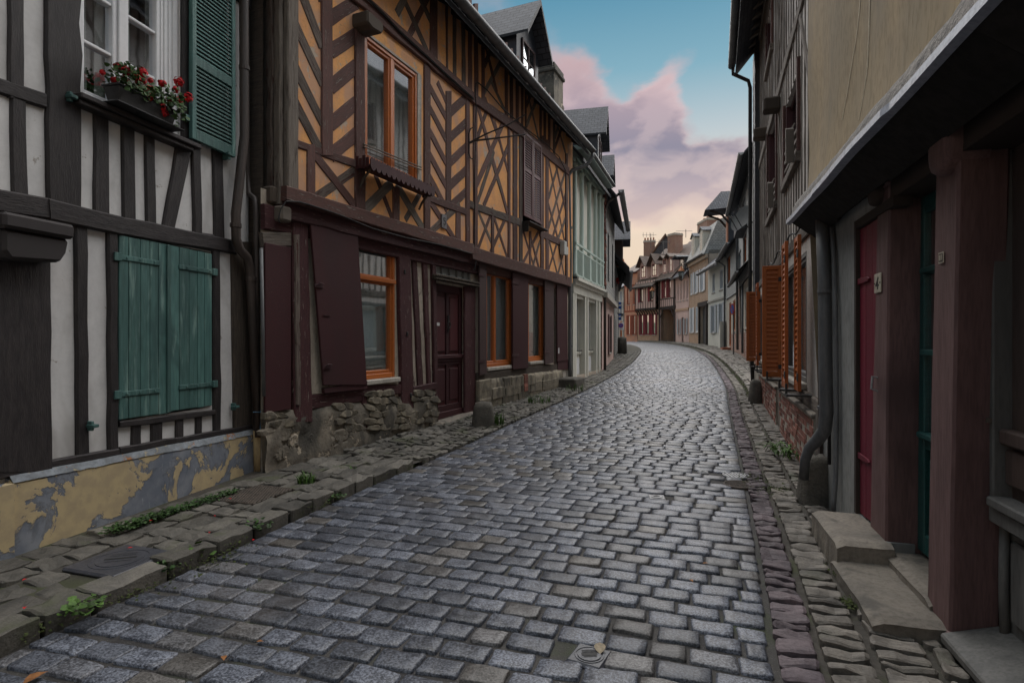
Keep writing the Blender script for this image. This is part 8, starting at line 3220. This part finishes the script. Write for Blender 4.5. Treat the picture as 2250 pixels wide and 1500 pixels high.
# no parking signs
def noparking(c, r, d, label, plate=False, pole=None):
    """round sign centred at c facing direction d"""
    d = Vector(d).normalized()
    o = thing('no_parking_sign', (pole or c), label, 'road sign', 'no parking signs')
    s = d.cross(Vector((0, 0, 1))).normalized()
    t = s.cross(d)

    def disc(nm, rr, off, mat, rin=0.0):
        m = Mesh()
        seg = 24
        vs, fs = [], []
        for k in range(seg):
            an = 6.283 * k / seg
            e = s * math.cos(an) + t * math.sin(an)
            vs += [Vector(c) + e * rr + d * off, Vector(c) + e * rr + d * (off - 0.012), Vector(c) + e * rin + d * off]
        for k in range(seg):
            k2 = (k + 1) % seg
            fs += [(k * 3, k2 * 3, k2 * 3 + 1, k * 3 + 1), (k * 3, k * 3 + 2, k2 * 3 + 2, k2 * 3)]
        m.add(vs, fs)
        return obj(nm, m, mat, o)
    disc('red_ring', r, 0.0, 'sign_red')
    disc('blue_disc', r * 0.78, 0.013, 'sign_blue')
    m = Mesh()
    a = (s + t).normalized()
    b = (s - t).normalized()
    w_ = r * 0.10
    P4 = [Vector(c) + a * r * 0.8 + b * w_, Vector(c) - a * r * 0.8 + b * w_, Vector(c) - a * r * 0.8 - b * w_, Vector(c) + a * r * 0.8 - b * w_]
    m.add([p + d * 0.02 for p in P4], [(0, 1, 2, 3)])
    obj('slash', m, 'sign_red', o)
    if plate:
        m = Mesh()
        P4 = [Vector(c) + s * x * r * 1.25 + t * y * r * 1.25 - t * r * 0.3 for x, y in ((-1, -1.1), (1, -1.1), (1, 1.25), (-1, 1.25))]
        m.add([p - d * 0.016 for p in P4] + [p - d * 0.03 for p in P4], [(0, 1, 2, 3), (4, 5, 6, 7), (0, 1, 5, 4), (1, 2, 6, 5), (2, 3, 7, 6), (3, 0, 4, 7)])
        obj('backing', m, 'sign_white', o)
        m = Mesh()
        for k in range(5):
            q = Vector(c) + s * (-0.8 + 0.4 * k) * r * 0.9 - t * r * 1.35 + d * -0.012
            m.add([q + s * -0.1 * r + t * -0.12 * r, q + s * 0.1 * r + t * -0.12 * r, q + s * 0.1 * r + t * 0.12 * r, q + s * -0.1 * r + t * 0.12 * r], [(0, 1, 2, 3)])
        obj('caption', m, 'ink', o)
    if pole:
        m = Mesh()
        m.tube([Vector(pole), Vector((pole[0], pole[1], c[2] + r))], 0.035, 8)
        obj('post', m, 'zinc', o)


Yl = 28.5
c = Vector(((1609 - CX) / FPX * Yl, Yl, CAMH - (679 - HY) / FPX * Yl))
noparking(c, 0.28, (-0.93, 0.0, 0), 'round no parking sign on the pole before the brick base', pole=(c.x + 0.10, c.y + 0.1, gz(Yl) + 0.05))
Yl = 54.0
c = Vector(((1364 - CX) / FPX * Yl, Yl, CAMH - (715 - HY) / FPX * Yl))
noparking(c, 0.24, (-0.2, -1, 0), 'no parking sign on white backing at the far street end', True, pole=(c.x, c.y + 0.05, gz(Yl)))
# camera arm on the left wall
m = Mesh()
q = Vector(((1349 - CX) / FPX * 34, 34, CAMH - (687 - HY) / FPX * 34))
m.tube([q + Vector((-0.5, 0, 0)), q + Vector((0.5, 0, -0.05))], 0.04, 6)
m.tube([q + Vector((0.5, 0, -0.05)), q + Vector((0.5, 0, -0.2))], 0.07, 8)
tag(obj('lamp_arm', m, 'zinc', None), 'small grey lamp arm sticking out of the left wall', 'lamp arm')

# aerials
def aerial(x, y0, y1, Y, label, bars):
    o = Vector(((x - CX) / FPX * Y, Y, CAMH - (y0 - HY) / FPX * Y))
    e = Vector((o.x, o.y, CAMH - (y1 - HY) / FPX * Y))
    r_ = thing('aerial', o, label, 'aerial', 'television aerials on the far roofs')
    m = Mesh()
    m.tube([o, e], 0.03, 5)
    obj('mast', m, 'zinc', r_)
    m = Mesh()
    for k in range(bars):
        q = e - Vector((0, 0, 0.15 + 0.0 * k)) + Vector((-0.8 + 0.35 * k, 0, 0))
        m.tube([q - Vector((0, 0, 0.25)), q + Vector((0, 0, 0.25))], 0.018, 4)
    m.tube([e - Vector((0.9, 0, 0.15)), e + Vector((0.6, 0, -0.15))], 0.018, 4)
    obj('elements', m, 'zinc', r_)


aerial(1430, 545, 513, 60, 'thin aerial beside the chimney pots', 4)
aerial(1507, 522, 504, 52, 'short aerial by the brick chimney of the pink house', 0)
aerial(1458, 560, 528, 57, 'slanting aerial in front of the slate gable', 5)

# a red geranium far down the left wall
p = Vector(((1353 - CX) / FPX * 31, 31, CAMH - (617 - HY) / FPX * 31))
pot = thing('hanging_basket', p, 'small red flower basket far down on the left wall', 'plant')
m = Mesh()
for i in range(90):
    dv = Vector((R(-1, 1), R(-1, 1), R(-1, 1)))
    leaf_at(m, p + dv * 0.16, 0.05, dv)
obj('flowers', m, 'petal_red', pot)
m = Mesh()
m.lathe(p - Vector((0, 0, 0.3)), [(0.06, 0), (0.16, 0.2), (0.17, 0.24)], 10)
obj('pot', m, 'plastic_box', pot)

# ---------------------------------------------------------------- weeds, moss, leaves
def tuft(c, n, h, spread, mat, nm, label, blade=0.006, lean=0.5):
    o = thing(nm, c, label, 'weed')
    m = Mesh()
    for i in range(n):
        b = Vector(c) + Vector((R(-1, 1), R(-1, 1), 0)) * spread
        an = R(0, 6.283)
        d = Vector((math.cos(an), math.sin(an), 0))
        hh = h * R(0.4, 1.0)
        s = d.cross(Vector((0, 0, 1))) * blade
        t1 = b + Vector((0, 0, hh * 0.6)) + d * lean * hh * 0.25
        t2_ = b + Vector((0, 0, hh)) + d * lean * hh
        m.add([b - s, b + s, t1 + s * 0.8, t1 - s * 0.8, t2_], [(0, 1, 2, 3), (3, 2, 4)])
    obj('blades', m, mat, o)
    return o


def leafy(c, n, r, h, mat, nm, label, s0=0.012, s1=0.024, lob=6):
    o = thing(nm, c, label, 'weed')
    m = Mesh()
    for i in range(n):
        an, rr = R(0, 6.283), r * math.sqrt(random.random())
        p = Vector(c) + Vector((math.cos(an) * rr, math.sin(an) * rr, h * random.random() * (1 - 0.6 * rr / r)))
        leaf_at(m, p, R(s0, s1), Vector((R(-.7, .7), R(-.7, .7), 1)), lob)
    obj('leaves', m, mat, o)
    return o


def long_leaf(m, b, d, L_, wd, droop=0.5):
    s = Vector((-d.y, d.x, 0)).normalized() * wd
    p1 = b + d * L_ * 0.35 + Vector((0, 0, L_ * 0.45))
    p2 = b + d * L_ * 0.7 + Vector((0, 0, L_ * 0.55))
    p3 = b + d * L_ + Vector((0, 0, L_ * (0.55 - droop * 0.4)))
    m.add([b, p1 - s, p1 + s, p2 - s * 0.9, p2 + s * 0.9, p3], [(0, 2, 1), (1, 2, 4, 3), (3, 4, 5)])


# ivy-like ground cover under the plinth
m = Mesh()
f1.T = (0, 0, 1)
for i in range(1500):
    t = random.random()
    px = 235 + 310 * t
    py = 1172 - 100 * t
    b = gnd(px, py, KERB_H)
    p = Vector((b.x, b.y, b.z)) + Vector((R(-0.05, 0.08) * (1 - 0.3 * t), R(-0.05, 0.05), R(0.0, 0.045)))
    if noise.noise(Vector((p.x * 4, p.y * 4, 1))) > -0.25:
        leaf_at(m, p, R(0.008, 0.017), Vector((R(-.6, .6), R(-.6, .6), 1)), 5)
o = obj('ground_ivy', m, 'leaf', None, kind='stuff')
tag(o, 'low green creeping weeds along the foot of the peeling plinth', 'ground cover')
tuft(gnd(672, 1062, 0.06), 90, 0.13, 0.07, 'leaf_bright', 'grass_tuft', 'tallest grass tuft on the left pavement below the rubble base')
tuft(gnd(765, 1034, 0.04), 70, 0.05, 0.08, 'leaf_bright', 'grass_tuft', 'flat grass tuft at the kerb end by the slabs', lean=1.2)
tuft(gnd(1090, 932, 0.03), 80, 0.22, 0.12, 'leaf_bright', 'grass_tuft', 'green tuft beside the leaning guard stone')
tuft(gnd(1185, 884, 0.03), 80, 0.2, 0.22, 'leaf_bright', 'grass_tuft', 'grass at the foot of the coursed stone base')
tuft(gnd(1262, 858, 0.03), 50, 0.2, 0.2, 'leaf_bright', 'grass_tuft', 'grass beside the stone step block')
leafy(gnd(438, 1222, 0.03), 14, 0.08, 0.12, 'leaf_bright', 'seedling', 'round leaved weed in the middle of the kerb joint', 0.018, 0.032, 8)
leafy(gnd(180, 1335, 0.09), 60, 0.10, 0.08, 'leaf_bright', 'kerb_weed', 'bushy weed growing over the nearest kerb stones')
leafy(gnd(565, 1158, 0.05), 60, 0.12, 0.07, 'leaf', 'kerb_weed', 'leafy weed under the kerb before the grate')
leafy(gnd(735, 1092, 0.03), 40, 0.10, 0.05, 'leaf', 'kerb_weed', 'small weed at the kerb edge near the slabs')
leafy(gnd(362, 1245, 0.05), 60, 0.09, 0.05, 'leaf', 'kerb_weed', 'dark weed below the kerb beside the black cover')
o = thing('dock_plant', gnd(1728, 1008), 'bright green long leaved plant at the foot of the brick base', 'weed')
c = gnd(1728, 1006)
m = Mesh()
for i in range(60):
    an = R(0, 6.283)
    long_leaf(m, Vector((c.x, c.y, c.z)) + Vector((R(-.12, .12), R(-.16, .16), R(0, 0.06))), Vector((math.cos(an), math.sin(an), 0)), R(0.10, 0.24), R(0.008, 0.018), R(0.2, 1.2))
obj('leaves', m, 'leaf_bright', o)
# moss in the joints of the street, gutter and kerb
m = Mesh()
def moss_patch(px, py, rx, n, dz=0.004):
    c = gnd(px, py)
    for i in range(n):
        q = Vector((c.x + random.gauss(0, rx), c.y + random.gauss(0, rx * 1.3)))
        leaf_at(m, Vector((q.x, q.y, gz(q.y) + dz + R(0, 0.018))), R(0.006, 0.014), Vector((R(-.5, .5), R(-.5, .5), 1)), 4)


for a in ((1690, 1075, 0.10, 260), (1650, 1050, 0.08, 150), (1330, 1030, 0.25, 200), (1240, 1045, 0.2, 120), (1400, 1060, 0.2, 120), (1850, 1260, 0.04, 120), (1870, 1330, 0.03, 120), (1835, 1200, 0.03, 100), (700, 1100, 0.08, 160), (470, 1225, 0.1, 200), (300, 1290, 0.08, 180), (900, 1020, 0.1, 100)):
    moss_patch(*a)
p_ = resample(RIGHT, 0.1)
for q, d in p_:
    if 12 < q.y < 45:
        nn = q + Vector((d.y, -d.x)) * 0.43
        for i in range(5):
            leaf_at(m, Vector((nn.x + R(-.05, .05), nn.y + R(-.06, .06), gz(q.y) + R(0.0, 0.09))), R(0.012, 0.03), Vector((R(-1, .2), R(-.5, .5), 1)), 4)
p_ = resample(LEFT, 0.03)
for q, d in p_:
    if 1.5 < q.y < 6.2 and noise.noise(Vector((q.x * 3, q.y * 3, 4))) > -0.05:
        for i in range(4):
            leaf_at(m, Vector((q.x + R(-.03, .03), q.y + R(-.03, .03), gz(q.y) + R(0.0, 0.06))), R(0.005, 0.012), Vector((R(-.5, 1), R(-.5, .5), 1)), 4)
tag(obj('moss', m, 'moss', None, kind='stuff'), 'dark green moss and small weeds in the joints of the street', 'moss')


# fallen leaves and petals
def fallen(px, py, s, mat, label, dz=0.03, nm='fallen_leaf', cat='leaf', grp='fallen leaves on the street'):
    c = gnd(px, py, dz)
    c = gnd(px, py, dz)
    m = Mesh()
    an = R(0, 6.283)
    d = Vector((math.cos(an), math.sin(an), 0))
    s2 = Vector((-d.y, d.x, 0))
    vs = []
    prof = [(-1, 0.05), (-0.6, 0.45), (-0.1, 0.6), (0.4, 0.42), (0.8, 0.12), (1.1, 0.02)]
    for t, w_ in prof:
        z_ = 0.25 * s * math.sin(t * 2.2 + 1)
        vs += [Vector(c) + d * t * s - s2 * w_ * s + Vector((0, 0, 0.35 * s * w_ + z_ * 0.3 + 0.004)), Vector(c) + d * t * s + Vector((0, 0, z_ * 0.3 + 0.004)), Vector(c) + d * t * s + s2 * w_ * s + Vector((0, 0, 0.3 * s * w_ + z_ * 0.3 + 0.004))]
    fs = []
    for k in range(len(prof) - 1):
        fs += [(k * 3, k * 3 + 1, k * 3 + 4, k * 3 + 3), (k * 3 + 1, k * 3 + 2, k * 3 + 5, k * 3 + 4)]
    m.add(vs, fs)
    tag(obj(nm, m, mat, None, smooth=True), label, cat, grp)


gmat('leaf_pale', (0.34, 0.28, 0.20), (0.24, 0.20, 0.14), 30, (1, 1, 1), 'obj', 0.8, 0.2, 60, var=0.4)
fallen(1318, 1424, 0.045, 'leaf_pale', 'curled pale brown leaf behind the blue valve cover')
fallen(492, 1446, 0.022, 'leaf_dead', 'small orange leaf on the setts below the kerb')
fallen(78, 1489, 0.045, 'leaf_dead', 'rust brown leaf in the bottom left corner')
fallen(571, 1410, 0.016, 'leaf_dead', 'tiny orange leaf between setts at lower left')
for (x, y) in ((1550, 1238), (1519, 1276)):
    fallen(x, y, 0.018, 'leaf_dead', 'upper tiny orange leaf right of the street middle' if y < 1250 else 'lower tiny orange leaf right of the street middle')
for k, (x, y) in enumerate(((54, 1336), (54, 1274), (505, 1096), (471, 1134), (460, 1170), (557, 1186), (332, 1144), (286, 1204))):
    lab = ['petal nearest the corner on the left pavement', 'petal by the plinth foot at far left', 'petal on the chequer grate', 'petal on a flagstone before the grate', 'petal near the kerb before the grate', 'petal fallen beside the kerb on the setts', 'petal in the creeping weeds', 'petal on the black chamber cover'][k]
    fallen(x, y, 0.014, 'petal_red', 'red geranium ' + lab, 0.105 if k != 5 else 0.02, 'fallen_petal', 'petal', 'red petals under the window box')

# ---------------------------------------------------------------- hill and trees beyond
m = Mesh()
nx, ny = 40, 14
vs, fs = [], []
for j in range(ny + 1):
    for i in range(nx + 1):
        x = -120 + 220 * i / nx
        y = 100 + 160 * j / ny
        h = 30 * (j / ny) ** 0.8 * (0.75 + 0.25 * noise.noise(Vector((x * 0.02, y * 0.02, 1)))) + 2.0 * noise.noise(Vector((x * 0.15, y * 0.15, 3)))
        h = h * (1 - 0.45 * max(0, min(1, (x - 10) / 60)))
        vs.append(Vector((x, y, 1.0 + h)))
for j in range(ny):
    for i in range(nx):
        fs.append((j * (nx + 1) + i, j * (nx + 1) + i + 1, (j + 1) * (nx + 1) + i + 1, (j + 1) * (nx + 1) + i))
m.add(vs, fs)
obj('hill', m, 'hill_green', None, smooth=True, kind='structure')


def tree(x, y, h, r, label, n=2600):
    z = gz(min(y, 75))
    o = thing('tree', (x, y, z), label, 'tree', 'trees behind the far houses')
    m = Mesh()
    m.tube([(x, y, z - 0.2), (x + 0.1, y, z + h * 0.3), (x - 0.1, y + 0.1, z + h * 0.6), (x, y, z + h * 0.85)], [0.28, 0.22, 0.14, 0.05], 8)
    for k in range(7):
        an = 6.283 * k / 7
        zz = z + h * (0.35 + 0.06 * k)
        m.tube([(x, y, zz), (x + math.cos(an) * r * 0.4, y + math.sin(an) * r * 0.4, zz + h * 0.12), (x + math.cos(an) * r * 0.75, y + math.sin(an) * r * 0.75, zz + h * 0.16)], [0.09, 0.06, 0.02], 5)
    obj('trunk', m, 'bark', o, smooth=True)
    m = Mesh()
    cl = [(Vector((R(-1, 1), R(-1, 1), R(-1, 1))), R(0.25, 0.45)) for _ in range(16)]
    for i in range(n):
        cc, cr = random.choice(cl)
        if cc.length > 1:
            cc = cc.normalized() * 0.9
        dv = Vector((random.gauss(0, 1), random.gauss(0, 1), random.gauss(0, 1))).normalized() * cr * R(0.5, 1.0)
        p = Vector((x, y, z + h * 0.66)) + Vector(((cc.x * 0.7 + dv.x) * r, (cc.y * 0.7 + dv.y) * r, (cc.z * 0.55 + dv.z) * h * 0.36))
        leaf_at(m, p, R(0.12, 0.22), dv + Vector((0, 0, 0.4)), 5)
    obj('crown', m, 'leaf_bright', o)


tree(15.0, 80, 10.0, 4.0, 'green tree seen between the bend and the pale corner house')
tree(11.5, 84, 9.0, 4.0, 'darker tree left of the pale corner house, mostly hidden')
tree(19.0, 88, 9.0, 4.0, 'tree behind the pale corner house roof')
